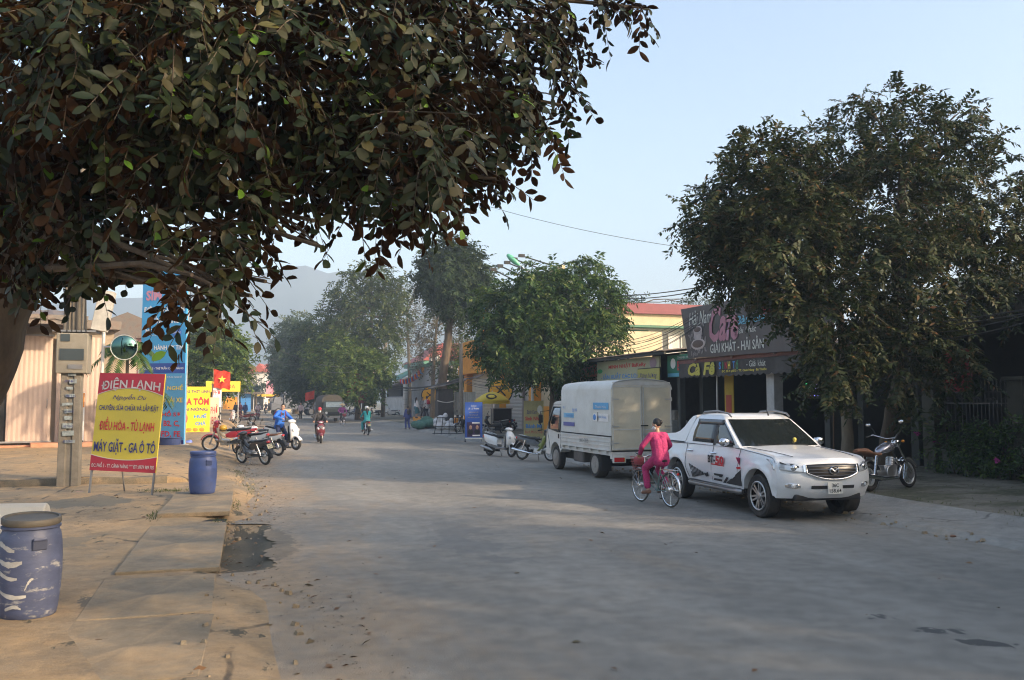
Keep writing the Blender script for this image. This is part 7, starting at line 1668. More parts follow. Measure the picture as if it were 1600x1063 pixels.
def person(label, loc, rz, pose, top, legs, near=False, sleeve=1., skirt=None, hair='short', helmet=None, mask=None, backpack=None, shoe=None, scale=1., group=None, cap_=None, hat=None, jacket=0.):
    """Person facing +Y. pose: dict of joints (hip centre, chest, neck, head, lh/rh hands, lf/rf ankles, ...)."""
    t = thing('person', label, 'person', loc, rz, group, scale)
    P = {k: V(v) for k, v in pose.items()}
    hip, chest, neck, head = P['hip'], P['chest'], P['neck'], P['head']
    vox = .0095 if near else .026
    sp = (neck - hip).normalized(); rt = P.get('right', V((1, 0, 0)))
    J = {}
    for s, n in ((-1, 'l'), (1, 'r')):
        J[n + 'sh'] = neck - sp * .06 + rt * s * .165; J[n + 'hp'] = hip + rt * s * .085 - sp * .02
        J[n + 'el'], J[n + 'wr'] = ik(J[n + 'sh'], P[n + 'h'], .27, .25, P.get(n + 'ep', rt * s * .5 + V((0, -.6, -.6))))
        J[n + 'kn'], J[n + 'an'] = ik(J[n + 'hp'], P[n + 'f'], .43, .42, P.get(n + 'kp', V((0, 1, .1))))
    fw = P.get('face', V((0, 1, 0))).normalized(); up = (head - neck).normalized(); sd = fw.cross(up).normalized(); fw = up.cross(sd)
    HB = Matrix((sd, fw, up)).transposed()
    def H(x, y, z): return head + HB @ V((x, y, z))
    def torso(mb, g):
        for (a, b, ra, rb) in ((hip, hip.lerp(chest, .5), .115, .105), (hip.lerp(chest, .5), chest, .105, .118)):
            for s in (-1, 1): cap(mb, a + rt * s * .055, b + rt * s * .055, ra + g, rb + g)
        for s in (-1, 1): cap(mb, chest + rt * s * .06, neck - sp * .07 + rt * s * .10, .105 + g, .07 + g); cap(mb, neck - sp * .055, neck - sp * .06 + rt * s * .15, .055 + g, .055 + g)
    def arm(mb, n, g, k=1.):
        cap(mb, J[n + 'sh'], J[n + 'el'], .052 + g, .042 + g)
        if k > .4: e = J[n + 'el'].lerp(J[n + 'wr'], min(1, k) * .92); cap(mb, J[n + 'el'], e, .042 + g, .032 + g * (1.1))
    def leg(mb, n, g, flare=0.):
        cap(mb, J[n + 'hp'], J[n + 'kn'], .088 + g, .058 + g); cap(mb, J[n + 'kn'], J[n + 'an'] + (J[n + 'kn'] - J[n + 'an']).normalized() * .06, .056 + g, .042 + g + flare)
    mb = MB(); torso(mb, 0); 
    cap(mb, neck - sp * .04, head - up * .05, .052, .048)
    mb.ell(H(0, -.012, .03), (.074, .092, .098), 16, 12, HB); mb.ell(H(0, .02, -.045), (.058, .068, .075), 14, 10, HB); mb.ell(H(0, .05, -.085), (.032, .03, .026), 10, 8, HB)
    cap(mb, H(0, .084, .012), H(0, .103, -.022), .009, .014, 8)
    for s in (-1, 1): mb.ell(H(s * .076, -.01, -.01), (.012, .022, .034), 8, 6, HB); mb.ell(H(s * .035, .06, -.015), (.022, .018, .018), 8, 6, HB)
    for n in 'lr':
        s = -1 if n == 'l' else 1
        arm(mb, n, 0, 1); leg(mb, n, 0)
        wr, el = J[n + 'wr'], J[n + 'el']; d = (wr - el).normalized(); pn = P.get(n + 'palm', V((0, 0, -1))); pn = (pn - d * pn.dot(d)).normalized(); sx = d.cross(pn).normalized()
        cap(mb, el.lerp(wr, .9), wr + d * .02, .031, .026)
        # palm and five fingers, curled when the hand holds something
        for i in range(4):
            o = sx * (i - 1.5) * .02; root = wr + d * .085 + o; mb.bar(wr + d * .01 + o * .8, root, .022, .026); cap(mb, wr + d * .02 + o * .8, root, .014, .0115, 7)
            L = (.036, .042, .040, .032)[i]; c = P.get('curl', V((0, 0, 0))).x if 'curl' in P else .35
            a1 = .35 + c * .9; k1 = root + (d * math.cos(a1) + pn * math.sin(a1)) * L; a2 = a1 + .3 + c * .9; k2 = k1 + (d * math.cos(a2) + pn * math.sin(a2)) * L * .75; a3 = a2 + .2 + c * .5; k3 = k2 + (d * math.cos(a3) + pn * math.sin(a3)) * L * .55
            cap(mb, root, k1, .0105, .0095, 7); cap(mb, k1, k2, .0095, .0085, 7); cap(mb, k2, k3, .0085, .0072, 7)
        th = wr + d * .03 - sx * s * .03; t1 = th + (d * .6 - sx * s * .55 + pn * .3).normalized() * .035; t2 = t1 + (d * .75 + pn * .6 - sx * s * .1).normalized() * .03
        cap(mb, wr + d * .02 - sx * s * .015, th, .016, .014, 7); cap(mb, th, t1, .013, .0115, 7); cap(mb, t1, t2, .011, .009, 7)
        an = J[n + 'an']; fd = P.get(n + 'toe', V((s * .12, 1, 0))).normalized(); cap(mb, an, an + V((0, 0, -.035)) - fd * .02, .036, .036); cap(mb, an + V((0, 0, -.045)) - fd * .03, an + fd * .15 + V((0, 0, -.062)), .034, .024)
    body = fuse(mb, 'body', m_skin, t, vox, 2)
    # clothing
    mb = MB(); torso(mb, .012 + jacket)
    for n in 'lr': arm(mb, n, .013 + jacket * .7, sleeve)
    lowhem = hip - sp * (.09 if not skirt else .0)
    for s in (-1, 1): cap(mb, hip + rt * s * .05, lowhem + rt * s * .055, .125 + jacket, .128 + jacket)
    c = fuse(mb, 'top', top, t, max(vox, .011), 3)
    mb = MB()
    if skirt:
        m = (J['lkn'] + J['rkn']) / 2; mb.tube([hip + sp * .05, hip, hip.lerp(m, .6), m + V((0, 0, -.12))], [.14, .17, .19, .2], 14); fuse(mb, 'skirt', skirt, t, vox * 1.1, 3)
    else:
        for n in 'lr': leg(mb, n, .016, .012)
        for s in (-1, 1): cap(mb, hip + rt * s * .045, hip - sp * .05 + rt * s * .07, .122, .115)
        fuse(mb, 'trousers', legs, t, max(vox, .011), 3)
    for n in 'lr':
        an = J[n + 'an']; s = -1 if n == 'l' else 1; fd = P.get(n + 'toe', V((s * .12, 1, 0))).normalized(); mb = MB()
        cap(mb, an + V((0, 0, -.055)) - fd * .04, an + fd * .165 + V((0, 0, -.066)), .043, .034); MB.build(mb, 'shoe', shoe or m_shoe, t, smooth=60)
    # face
    if near:
        for s in (-1, 1): e = MB().ell(H(s * .034, .074, .008), (.014, .008, .008), 10, 6, HB).build('eye', m_eye, t, smooth=60); MB().ell(H(s * .034, .080, .008), .0055).build('pupil', m_hair, e)
        MB().ell(H(0, .082, -.055), (.025, .008, .006), 10, 6, HB).build('mouth', mat('lips', (.32, .12, .1), .5), t, smooth=60)
    if mask: mb = MB(); mb.ell(H(0, .035, -.05), (.068, .068, .062), 14, 10, HB); mb.build('mask', mask, t, smooth=60)
    mb = MB()
    mb.ell(H(0, -.026, .046), (.084, .092, .1), 18, 12, HB)
    if hair == 'bun': mb.ell(H(0, -.105, .05), (.045, .045, .045), 12, 8, HB)
    if hair == 'short': mb.ell(H(0, -.06, .0), (.078, .06, .09), 14, 10, HB)
    if hair == 'long': cap(mb, H(0, -.07, .02), neck - sp * .12 - fw * .09, .072, .05); cap(mb, neck - sp * .1 - fw * .09, neck - sp * .24 - fw * .12, .055, .03)
    fuse(mb, 'hair', m_hair, t, max(vox, .011), 2)
    if helmet: h = MB().ell(H(0, -.012, .065), (.118, .138, .112), 18, 12, HB); h = h.build('helmet', helmet, t, smooth=60); MB().prism([(-.08, 0), (.08, 0), (.06, .06), (-.06, .06)], H(0, .10, .055), sd, fw * .95 - up * .2, .006).build('visor', m_black, h)
    if cap_: mb = MB(); mb.ell(H(0, -.01, .062), (.094, .104, .088), 16, 10, HB); mb.prism([(-.07, 0), (.07, 0), (.05, .08), (-.05, .08)], H(0, .085, .055), sd, fw - up * .15, .006); mb.build('cap', cap_, t, smooth=50)
    if hat: MB().lathe([(.0, .13), (.06, .11), (.24, .0), (.235, -.004), (.055, .1)], H(0, 0, .08), up, 24, cap=False).build('hat', hat, t, smooth=40)
    if backpack:
        mb = MB(); c0 = chest - fw * .0 - V((P.get('face', V((0, 1, 0))).x, 0, 0)) * 0; bk = V((0, -1, 0)); o = (hip.lerp(neck, .62)) + bk * .2; mb.ell(o, (.15, .1, .2), 14, 10); mb.box(o + bk * .07 - V((0, 0, .08)), (.2, .07, .16)); b_ = fuse(mb, 'backpack', backpack, t, .014 if near else .026, 3)
        mb = MB()
        for s in (-1, 1): mb = MB(); mb.tube([o + rt * s * .09 + V((0, .05, .12)), neck + rt * s * .1 + V((0, -.05, .02)), neck + rt * s * .105 - sp * .05 + V((0, .1, 0)), chest + rt * s * .12 + V((0, .14, -.05)), hip.lerp(chest, .5) + rt * s * .16], .018, 6); mb.build('strap', backpack, t)
    return t

def stand(arms='down', lean=.0, step=0., h=1.):
    p = dict(hip=(0, 0, .90), chest=(0, .02 + lean * .5, 1.17), neck=(0, .01 + lean, 1.40), head=(0, .035 + lean, 1.53), lh=(-.27, .06, .80), rh=(.27, .06, .80), lf=(-.10, step, .09), rf=(.10, -step, .09))
    if arms == 'phone': p.update(lh=(-.1, .28, 1.18), rh=(.12, .26, 1.12))
    if arms == 'strap': p.update(lh=(-.14, .16, 1.2), rh=(.27, .08, .8))
    return p
def ride(z=.84, y=-.25, hy=.3, hz=1.03, hw=.30, foot=(.16, .12, .42), lean=.10):
    return dict(hip=(0, y, z + .1), chest=(0, y + lean * .7, z + .38), neck=(0, y + lean + .02, z + .60), head=(0, y + lean + .06, z + .73), lh=(-hw, hy - .03, hz + .02), rh=(hw, hy - .03, hz + .02), lf=(-foot[0], foot[1], foot[2]), rf=(foot[0], foot[1], foot[2]), curl=(1, 0, 0), lep=(-1, -.2, -.6), rep=(1, -.2, -.6), lkp=(-.35, 1, .4), rkp=(.35, 1, .4))

cl_pink = mat('pink_pyjama', (.4, .03, .125), .85, var=.4, vs=45, bump=.7, bs=11); cl_blue = mat('blue_jacket', (.02, .13, .52), .7, var=.1, bump=.2, bs=14); cl_navy = mat('navy_trousers', (.02, .03, .09), .85, var=.15); cl_dark = mat('dark_jacket', (.03, .03, .035), .75, var=.2, bump=.2, bs=14); cl_teal = mat('teal_suit', (.03, .32, .34), .8, var=.1, bump=.2, bs=14)
cl_white = mat('white_shirt', (.62, .62, .62), .8, var=.06); cl_pale = mat('pale_pink_jacket', (.55, .42, .42), .8, var=.1); cl_red = mat('red_cloth', (.4, .03, .05), .75, var=.1); cl_maroon = mat('maroon_bag', (.2, .03, .07), .7, var=.15); cl_grey = mat('grey_shirt', (.22, .22, .22), .8, var=.1); cl_greend = mat('teal_skirt', (.05, .16, .19), .8, var=.1); cl_purple = mat('purple_shirt', (.28, .06, .24), .8); cl_blueb = mat('blue_uniform', (.05, .07, .22), .8, var=.1); hm_white = mat('helmet_white', (.72, .72, .7), .3, var=.04, coat=.5); cl_mask = mat('mask_white', (.6, .6, .58), .8)

# woman on the bicycle
cp = dict(hip=(0, -.21, .97), chest=(0, -.15, 1.22), neck=(0, -.10, 1.44), head=(0, -.065, 1.575), lh=(-.265, .12, 1.01), rh=(.265, .12, 1.01), lf=(-.13, .06, .31), rf=(.13, -.24, .43), curl=(1, 0, 0), lep=(-.9, -.2, -.5), rep=(.9, -.2, -.5), lkp=(-.12, 1, .3), rkp=(.12, 1, .3), face=(-.55, .83, -.05), ltoe=(-.1, 1, -.12), rtoe=(.1, 1, -.3))
person('woman in a magenta pyjama suit riding the bicycle with her back to the camera', cyc.location, cyc.rotation_euler.z, cp, cl_pink, cl_pink, near=True, hair='bun', mask=cl_mask, shoe=m_sandal, cap_=None)
# woman at the white scooter
wp = dict(hip=(0, -.12, .90), chest=(0, -.06, 1.17), neck=(0, .0, 1.40), head=(.0, .05, 1.53), lh=(-.30, .27, 1.03), rh=(.2, .2, 1.12), lf=(-.26, .05, .09), rf=(.26, .0, .09), curl=(.9, 0, 0), face=(.75, .6, -.3), lep=(-1, -.3, -.5), rep=(1, -.3, -.5))
wloc = ws.location.copy(); person('woman in a bright blue jacket with a maroon backpack holding the white scooter', (wloc.x - .08, wloc.y, wloc.z + .06), ws.rotation_euler.z, wp, cl_blue, cl_navy, near=True, hair='short', backpack=cl_maroon, jacket=.014, scale=1.04)
# rider coming towards the camera
s2 = scooter('dark red scooter ridden towards the camera in the middle of the road', b_dkred, low=b_black, dark=p_trim); g = G(499, 692); s2.location = g; s2.rotation_euler = (0, 0, math.atan2(-g.y, -g.x) - PI / 2 + R(6))
MB().prism([(-.12, .1), (.12, .1), (.0, -.06)], (0, .645, .74), (-1, 0, 0), V((0, .25, 1)), -.01).build('chrome_badge', m_chrome, s2)
person('rider in a dark jacket with red cap and mask on the dark red scooter', s2.location, s2.rotation_euler.z, ride(foot=(.13, .18, .42)), cl_dark, cl_dark, near=True, mask=cl_mask, cap_=cl_red, jacket=.015)
# teal rider going away
s3 = underbone('dark motorbike with a cream plate ridden away from the camera by the teal rider', b_black, plate='36B3 512', white_inner=False); g = G(572, 680); s3.location = g; s3.rotation_euler = (0, 0, R(4))
person('rider in a teal suit and white helmet seen from behind', s3.location, R(4), ride(z=.80, y=-.3, hy=.29, hz=1.01, foot=(.2, .05, .30)), cl_teal, cl_teal, near=True, helmet=hm_white, hair='long')
# far riders
s4 = dup(s2, G(403, 656, 0), PI + R(2), 'dark scooter with a white front ridden by the pale jacketed rider far away'); person('far rider in a pale pink jacket and white helmet heading to the camera', s4.location, PI + R(2), ride(foot=(.13, .18, .42)), cl_pale, cl_dark, helmet=hm_white, jacket=.02)
s5 = dup(s3, G(415, 647, 0), R(3), 'small far motorbike in the middle of the street end'); person('small far dark rider going away in the middle of the street', s5.location, R(3), ride(z=.80, y=-.3, foot=(.2, .05, .3)), cl_dark, cl_dark)
s6 = dup(s3, G(428, 645, 0), PI, 'far motorbike right of the small dark rider'); person('far rider in green and dark clothes near the grey domed truck', s6.location, PI, ride(z=.80, y=-.3, foot=(.2, .05, .3)), mat('olive_cloth', (.12, .13, .07), .8), cl_dark, helmet=hm_white)
# pedestrians on the right
def walk(px, py, rz, label, top, legs, z=.08, sc=1., **k): return person(label, G(px, py, z), R(rz), stand(step=.1), top, legs, scale=sc, **k)
walk(637, 671, 10, 'pedestrian in a dark blue uniform walking away along the right kerb', cl_blueb, cl_blueb, backpack=mat('dark_bag', (.035, .03, .03), .8), hair='short', z=.0)
ST = 'students standing on the orange ledge'
for px, rz, lab, kw in ((650, -60, 'student in a white shirt and teal skirt, leftmost on the orange ledge', dict(top=cl_white, legs=cl_navy, skirt=cl_greend, hair='long')), (660, 200, 'student in grey holding something near her face beside the red backpack', dict(top=cl_grey, legs=cl_dark, hair='long', arms='phone')), (667, 20, 'student with a bright red backpack seen from behind', dict(top=cl_white, legs=cl_dark, backpack=cl_red, hair='short')), (676, 100, 'long haired student in dark clothes, rightmost on the orange ledge', dict(top=cl_grey, legs=cl_dark, backpack=cl_dark, hair='long'))):
    a = kw.pop('arms', 'down'); p = atd(px, 640, 70.5); person(lab, (p.x, p.y, .59), R(rz), stand(a, step=.06), group=None, scale=1.0 if px != 667 else 1.06, **kw)
p = G(535, 664, 0); bc2 = bicycle('far bicycle with a red basket beside the olive canvas truck', b_black, cloth=True); bc2.location = p; bc2.rotation_euler = (0, 0, PI + R(10))
person('far cyclist in a purple shirt and straw hat beside the olive canvas truck', p, PI + R(10), dict(cp, face=(0, 1, -.1)), cl_purple, cl_dark, hat=mat('straw', (.55, .42, .22), .8))
for px, py, rz, lab, top, legs, kw in ((470, 655, 160, 'person in a pink top standing by the parked motorbikes on the far right', cl_pale, cl_dark, dict(hair='short')), (368, 652, 30, 'far person in dark clothes walking on the left pavement', cl_dark, cl_dark, {}), (375, 652, 200, 'far person in maroon standing beside a person in navy', cl_maroon, cl_dark, {}), (383, 653, 170, 'far person in navy standing by the dark red motorbike', cl_blueb, cl_navy, {}), (344, 652, 90, 'person in dark green by the yellow shop boards on the left', mat('green_cloth', (.05, .12, .06), .8), cl_dark, dict(hat=mat('straw', (.55, .42, .22), .8)))):
    person(lab, G(px, py, .1), R(rz), stand(step=.05), top, legs, **kw)

# ================================================================== STREET THINGS
def drum(label, loc, h, r, col, paint_marks=False, lid=True, tilt=0.):
    t = thing('plastic_drum', label, 'drum', loc)
    m_d = mat(col[0], col[1], .5, var=.2, vs=4, dirt=col[2], dirt_s=4.5 if paint_marks else 2.5, dirt_amt=.75 if paint_marks else .5, dlo=.56 if paint_marks else .42, dhi=.64 if paint_marks else .7, bump=.15, bs=8, stretch=(1, 1, 2.6) if paint_marks else None)
    prof = [(r * .80, 0), (r * .86, .015), (r * .90, h * .08), (r * .96, h * .25), (r, h * .45), (r, h * .6), (r * .98, h * .76), (r * .93, h * .86), (r * .88, h * .89), (r * .88, h * .91), (r * .93, h * .92), (r * .93, h * .94), (r * .86, h * .95), (r * .86, h * .985), (r * .82, h * .985), (r * .82, h * .93), (.001, h * .93)]
    b = MB().lathe(prof, n=40, cap=True).build('drum_body', m_d, t, smooth=40)
    for a in (R(-62), R(118)):
        c = V((r * .985 * math.cos(a), r * .985 * math.sin(a), h * .77)); B = Matrix.Rotation(a, 3, 'Z'); mb = MB(); mb.box(c, (.02, .13, .11), B); mb.build('handle_recess', mat('recess_shade_%s' % col[0], tuple(x * .55 for x in col[1]), .7), b, bevel=.012); MB().box(c + V((math.cos(a) * .012, math.sin(a) * .012, .045)), (.02, .12, .025), B).build('handle', m_d, b, bevel=.008)  # recess shade painted as a darker copy of the drum colour
    if lid:
        mb = MB().lathe([(r * .90, 0), (r * .93, .01), (r * .93, .055), (r * .9, .065), (r * .84, .065), (r * .82, .05), (.001, .045)], n=36, cap=True); o = mb.build('lid', lid if lid is not True else m_d, t, smooth=40); o.location = (0, 0, h * .96); o.rotation_euler = (tilt, tilt * .4, 0)
    return t, b
cb = ('drum_blue', (.035, .065, .2), (.09, .09, .12))
g = G(33, 972, .06); d1, body1 = drum('faded blue plastic drum with white paint smears and a dark lid in the left foreground', (g.x, g.y + .26, .06), .90, .275, ('drum_faded_blue', (.062, .075, .135), (.36, .35, .32)), paint_marks=True, lid=mat('lid_dark', (.085, .075, .06), .6, var=.2, dirt=(.16, .13, .09)), tilt=R(4))
rn = random.Random(4)
def smear(a0, z0, a1, z1, w):
    rows = []
    for i in range(11):
        t_ = i / 10; a = a0 + (a1 - a0) * t_ + rn.uniform(-.015, .015); z = z0 + (z1 - z0) * t_ + .02 * math.sin(t_ * 4 + a0 * 9); ww = w * (.35 + .65 * math.sin(PI * min(1, .12 + t_ * .8))) * rn.uniform(.75, 1.2)
        rr = lambda zz: .275 * np.interp(zz / .9, [0, .08, .25, .45, .6, .76, .86], [.84, .9, .96, 1, 1, .98, .93]) + .0035
        rows.append([(rr(z + k) * math.cos(a), rr(z + k) * math.sin(a), z + k) for k in (-ww, 0, ww)])
    mb = MB(); mb.grid(rows); return mb
for a in [(-2.7, .69, -1.85, .66, .024), (-2.5, .545, -1.6, .53, .028), (-2.6, .44, -1.75, .40, .022), (-2.5, .27, -1.45, .22, .02), (-1.5, .30, -1.25, .38, .02), (-2.2, .12, -1.6, .11, .018)]: smear(*a).build('paint_smear', mat('smear_white', (.4, .385, .35), .8, var=.25, vs=14), d1, smooth=60)
g = G(315, 773, .19); drum('clean blue plastic drum standing on the pavement slab in front of the motorbikes', (g.x, g.y + .25, .19), .82, .275, cb)
g = G(262, 708, .3); t = thing('plastic_basin', 'dark blue plastic tub under the driving school sign', 'tub', (g.x, g.y - 3.5, .3)); p = atd(265, 690, 31.2); t.location = (p.x, p.y, .28); MB().lathe([(.30, 0), (.34, .02), (.4, .42), (.43, .44), (.43, .47), (.39, .46), (.33, .06), (.001, .05)], n=32).build('tub', mat('tub_navy', (.04, .06, .16), .5, var=.12), t, smooth=40)
t = thing('plastic_bag', 'small crumpled white bag beside the dark blue tub', 'bag', atd(288, 704, 31)); mb = MB()
for i in range(4): mb.ell((.07 * i - .1, .03 * math.sin(i * 3), .07), (.09, .08, .08), 10, 8)
fuse(mb, 'bag', mat('bag_white', (.6, .6, .62), .5), t, .02); t.location.z = .34
p = atd(292, 693, 32.5); t = thing('plastic_bag', 'small blue crumpled bag behind the white bag by the tub', 'bag', (p.x, p.y, .38)); fuse(MB().ell((0, 0, .08), (.2, .12, .1)).ell((.1, .05, .12), (.1, .1, .09)), 'bag', mat('bag_blue', (.15, .2, .5), .5), t, .025)
# white swing top bin lid behind the drum
g = atd(22, 812, 9.1); t = thing('waste_bin', 'white swing top waste bin standing behind the faded drum', 'bin', (g.x, g.y + .1, .06), R(-8)); m_bin = mat('bin_white', (.62, .58, .5), .45, var=.05, dirt=(.45, .38, .3), dirt_amt=.3)
zt = g.z + .02
MB().box((0, 0, (zt - .06) * .40), (.44, .36, (zt - .1) * .8), top=(1.15, 1.15)).build('bin_body', m_bin, t, bevel=.03)
mb = MB(); w = .30; mb.loft([[(x, y * .20, zb) for y, zb in ((-1, 0), (1, 0), (1, .05), (.35, .26), (0, .30), (-.35, .26), (-1, .05))] for x in (-w, w)]); l = mb.build('lid', m_bin, t, bevel=.015); l.location = (0, 0, zt - .22)
MB().box((.14, -.15, .14), (.24, .015, .16), Matrix.Rotation(R(-33), 3, 'X')).build('flap', mat('flap_grey', (.33, .28, .24), .5), l)
# boards at the right
a, c = G(728, 690, .12), G(752, 690, .12); m = (a + c) / 2; t = thing('standing_board', 'blue standing advert board with two portraits at the right kerb', 'sign board', (m.x, m.y, .1), R(-8)); MB().box((0, 0, 1.0), (.82, .05, 1.72)).build('panel', mat('board_blue', (.03, .09, .36), .45, var=.06), t)
text('Galaxy', t_pale, t, (0, -.027, 1.68), X3, Z3, .26, .09); text('J5 | J7 Prime', t_pale, t, (0, -.027, 1.55), X3, Z3, .5, .1)
for z, w in ((1.4, .46), (1.27, .42), (1.15, .56)): text('TRẢ GÓP LÃI SUẤT', flat('letter_gold', (.5, .42, .12)), t, (0, -.027, z), X3, Z3, w, .07)
MB().box((0, -.03, .58), (.62, .012, .68)).build('picture', mat('picture_dark', (.04, .02, .07), .5), t)
for x in (-.15, .16): mb = MB(); mb.ell((x, -.038, .68), (.07, .01, .1)); mb.build('portrait', m_skin, t); MB().ell((x, -.036, .47), (.13, .008, .13)).build('portrait_clothes', m_black, t)
MB().box((.1, -.04, .89), (.36, .01, .06)).build('stripe', t_white, t); MB().box((.12, -.04, .3), (.36, .01, .06)).build('stripe', t_white, t); MB().box((0, -.028, .17), (.8, .01, .06)).build('stripe', t_pale, t)
for x in (-.4, .4): MB().bar((x, 0, 0), (x, 0, 1.86), .035).build('leg', m_black, t); MB().box((x, 0, .03), (.05, .5, .04)).build('foot', m_black, t)
p = atd(834, 690, 42); t = thing('cake_poster', 'faded yellow cake poster with red lettering behind the parked motorbikes', 'sign', (p.x, p.y, .1), R(-4)); MB().box((0, 0, 1.0), (.98, .04, 1.85)).build('panel', mat('poster_yellow', (.42, .37, .17), .6, var=.15, vs=3), t)
text('Bánh Kem', t_navy, t, (-.1, -.024, 1.38), X3, Z3, .5, .2, shear=.2); text('Sinh Nhật', t_red, t, (0, -.024, 1.05), X3, Z3, .86, .26, bold=.03); text('Bánh Mì', t_blue, t, (0, -.024, .7), X3, Z3, .8, .2, bold=.03); text('Bánh Mì các loại', t_red, t, (0, -.024, .4), X3, Z3, .85, .17); text('ĐT: 0985 234', t_navy, t, (0, -.024, .16), X3, Z3, .6, .1); MB().ell((.3, -.025, 1.5), (.13, .01, .2)).build('picture', t_pale, t)
mb = MB()
for x in (-.48, .48): mb = MB().bar((x, .03, 0), (x, .03, 1.95), .03); mb.build('post', m_steel, t)
# umbrella
p = atd(769, 640, 49); t = thing('yellow_umbrella', 'yellow market umbrella with a dark oval emblem in front of the orange shop', 'umbrella', (p.x, p.y, .1))
n = 8; rows = []
for k in range(7):
    f_ = k / 6; rows.append([(1.05 * f_ * math.cos(2 * PI * i / 32) * (1 - .05 * abs(math.sin(4 * 2 * PI * i / 32)) * f_), 1.05 * f_ * math.sin(2 * PI * i / 32) * (1 - .05 * abs(math.sin(4 * 2 * PI * i / 32)) * f_), 2.42 - .52 * f_ ** 1.7) for i in range(33)])
MB().grid(rows).build('canopy', mat('umbrella_yellow', (.66, .48, .03), .6, var=.06, tr=.2), t, smooth=50, solid=.008)
MB().grid([[(1.0 * math.cos(2 * PI * i / 32), 1.0 * math.sin(2 * PI * i / 32), 1.9 - .16 * k + .02 * (i % 2)) for i in range(33)] for k in (0, 1)]).build('fringe', mat('umbrella_yellow', (.66, .48, .03)), t, solid=.006)
MB().tube([(0, 0, 0), (0, 0, 2.5)], .022).build('pole', m_galv, t); em = MB().ell((-.25, -.74, 2.15), (.32, .06, .2), 18, 10, Matrix.Rotation(R(-40), 3, 'X')).build('emblem', mat('emblem_dark', (.05, .035, .02), .6), t, smooth=60); MB().ell((-.25, -.79, 2.16), (.2, .04, .11), 14, 8, Matrix.Rotation(R(-40), 3, 'X')).build('emblem_mark', t_yel, em)
MB().lathe([(.25, 0), (.25, .12), (.06, .2)], n=18).build('base', m_conc, t)
# dark stall box beneath the umbrella
p = atd(783, 660, 51.5); t = thing('stall_cabinet', 'dark stall cabinet under the yellow umbrella', 'cabinet', (p.x, p.y, .12)); MB().box((0, 0, .75), (1.1, .7, 1.3)).build('cabinet', m_black, t, bevel=.02); MB().box((0, -.05, 1.44), (1.2, .85, .06)).build('counter_top', m_steel, t); MB().box((-.3, 0, 1.58), (.3, .3, .22)).build('tray', m_galv, t)
# rack, bags and net heap
p = G(701, 678, .12); t = thing('bag_rack', 'black wire rack in front of a heap of white sacks', 'rack', (p.x, p.y, .1), R(-6)); mb = MB()
for z, w in ((.05, .95), (.45, .85), (.95, .7)): mb.tube([(-w, -.2, z), (w, -.2, z)], .022, 6)
for x in (-.85, -.45, 0, .45, .85): mb.tube([(x, -.2, 0), (x * .78, -.2, 1.0)], .02, 6)
mb.build('rack', m_black, t)
for i, (px, py, k, lab) in enumerate(((692, 674, 1.0, 'left white sack of rubbish heaped at the tree trunk'), (702, 672, 1.15, 'tallest white sack of rubbish behind the wire rack'), (712, 676, .9, 'right white sack of rubbish leaning on the thin post'))):
    p = G(px, py, .1); s = thing('rubbish_sack', lab, 'sack', (p.x, p.y + 1.2, .1), 0, None, k); mb = MB(); rr = random.Random(i)
    for j in range(6): mb.ell((rr.uniform(-.3, .3), rr.uniform(-.2, .2), .2 + .09 * j * rr.random()), (.2 + .1 * rr.random(), .2, .2), 12, 8)
    mb.ell((0, 0, .8), (.14, .12, .16)); fuse(mb, 'sack', mat('sack_white', (.52, .53, .55), .55, var=.15, vs=5, bump=.5, bs=9), s, .035)
p = G(671, 672, .05); t = thing('net_heap', 'heap of dark green netting at the right kerb', 'heap', (p.x, p.y + .8, .05)); mb = MB(); rr = random.Random(3)
for j in range(12): a = rr.uniform(0, 6.3); r_ = rr.uniform(0, .8); mb.ell((r_ * math.cos(a) * 1.25, r_ * math.sin(a) * .7, .12 + .55 * (1 - r_)), (.42, .35, .28), 10, 8)
fuse(mb, 'netting', mat('netting_green', (.05, .13, .10), .8, var=.35, vs=6, bump=.8, bs=14), t, .045)
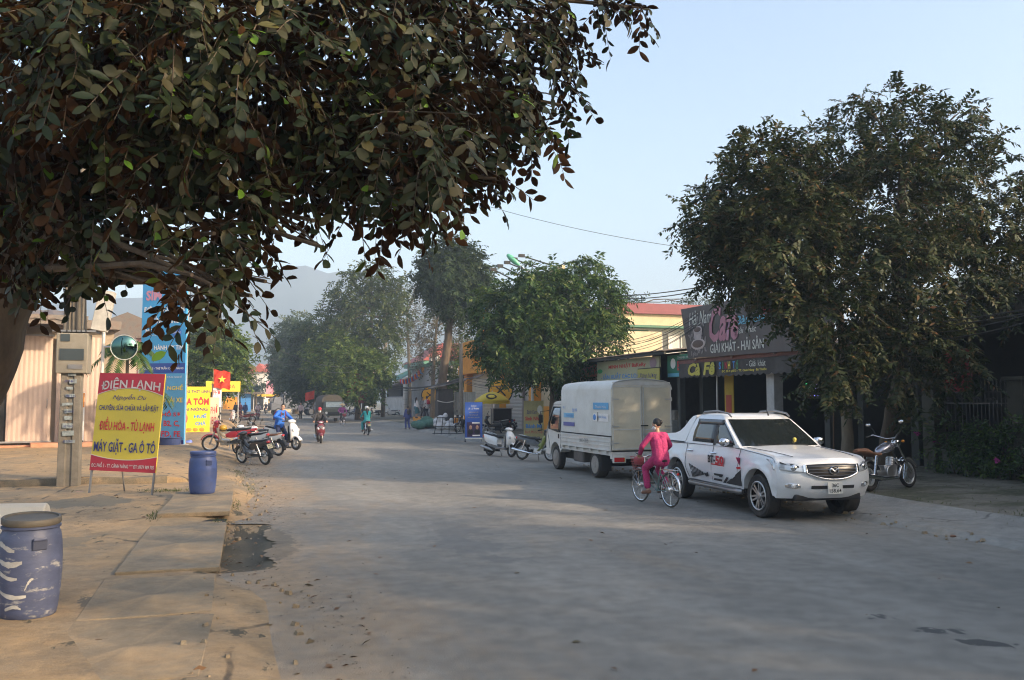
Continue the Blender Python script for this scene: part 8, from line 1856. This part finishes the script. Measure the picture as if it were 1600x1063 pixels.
p = G(684, 672, .05); t = thing('rag_heap', 'heap of pale sacking between green netting and wire rack', 'heap', (p.x, p.y + 1.6, .05)); fuse(MB().ell((0, 0, .3), (.7, .5, .4)).ell((.4, .1, .5), (.4, .3, .4)), 'sacking', mat('sacking', (.3, .27, .22), .9, var=.3, bump=.7, bs=10), t, .05)
# roadside flag and red cloth under the trees
for px, py, d, w, h, lab in ((479, 640, 84, 0.85, .8, 'red flag at the kerb left of the olive canvas truck'),):
    p = atd(px, 660, d); t = thing('roadside_flag', lab, 'flag', (p.x, p.y, .05)); MB().tube([(.6, 0, 0), (.75, 0, 3.2)], .03).build('pole', m_wood, t); MB().grid([[(.7 - w * i / 8, .06 * math.sin(i), 2.9 - h * k / 5 - .03 * i) for i in range(9)] for k in range(6)]).build('cloth', mat('flag_red', (.66, .05, .02)), t, smooth=60)
p = atd(556, 655, 83); t = thing('red_tarpaulin', 'dark red tarpaulin hung between the roadside trees on a bamboo pole', 'tarpaulin', (p.x, p.y, .05)); MB().tube([(-1.1, -.1, 5.6), (.4, -.3, 1.0), (.7, -.4, 0)], .04).build('pole', mat('bamboo', (.45, .32, .15), .6), t)
MB().grid([[(-.9 + 1.9 * i / 10, .1 * math.sin(i * 1.1), 4.7 - .35 * i / 10 - (2.9 - .2 * i / 10) * k / 6) for i in range(11)] for k in range(7)]).build('cloth', mat('tarp_red', (.22, .035, .03), .8, var=.15), t, smooth=60)
# litter on the right pavement and the stump of kerb
for i, (px, py, lab) in enumerate(((1487, 840, 'brown crumpled wrapper at the right road edge'), (1590, 812, 'white scrap of paper on the grass at the right picture edge'), (125, 770, 'pinkish rag at the foot of the repair sign'))):
    g = G(px, py, .08 if px > 1000 else .1); t = thing('litter', lab, 'litter', g); rr = random.Random(i); mb = MB()
    for j in range(4): mb.ell((rr.uniform(-.05, .05), rr.uniform(-.04, .04), .02), (.04, .035, .018), 8, 6)
    fuse(mb, 'scrap', mat(('wrap_brown', 'wrap_white', 'wrap_pink')[i], ((.2, .1, .06), (.55, .55, .55), (.4, .25, .2))[i], .8), t, .012, 1)
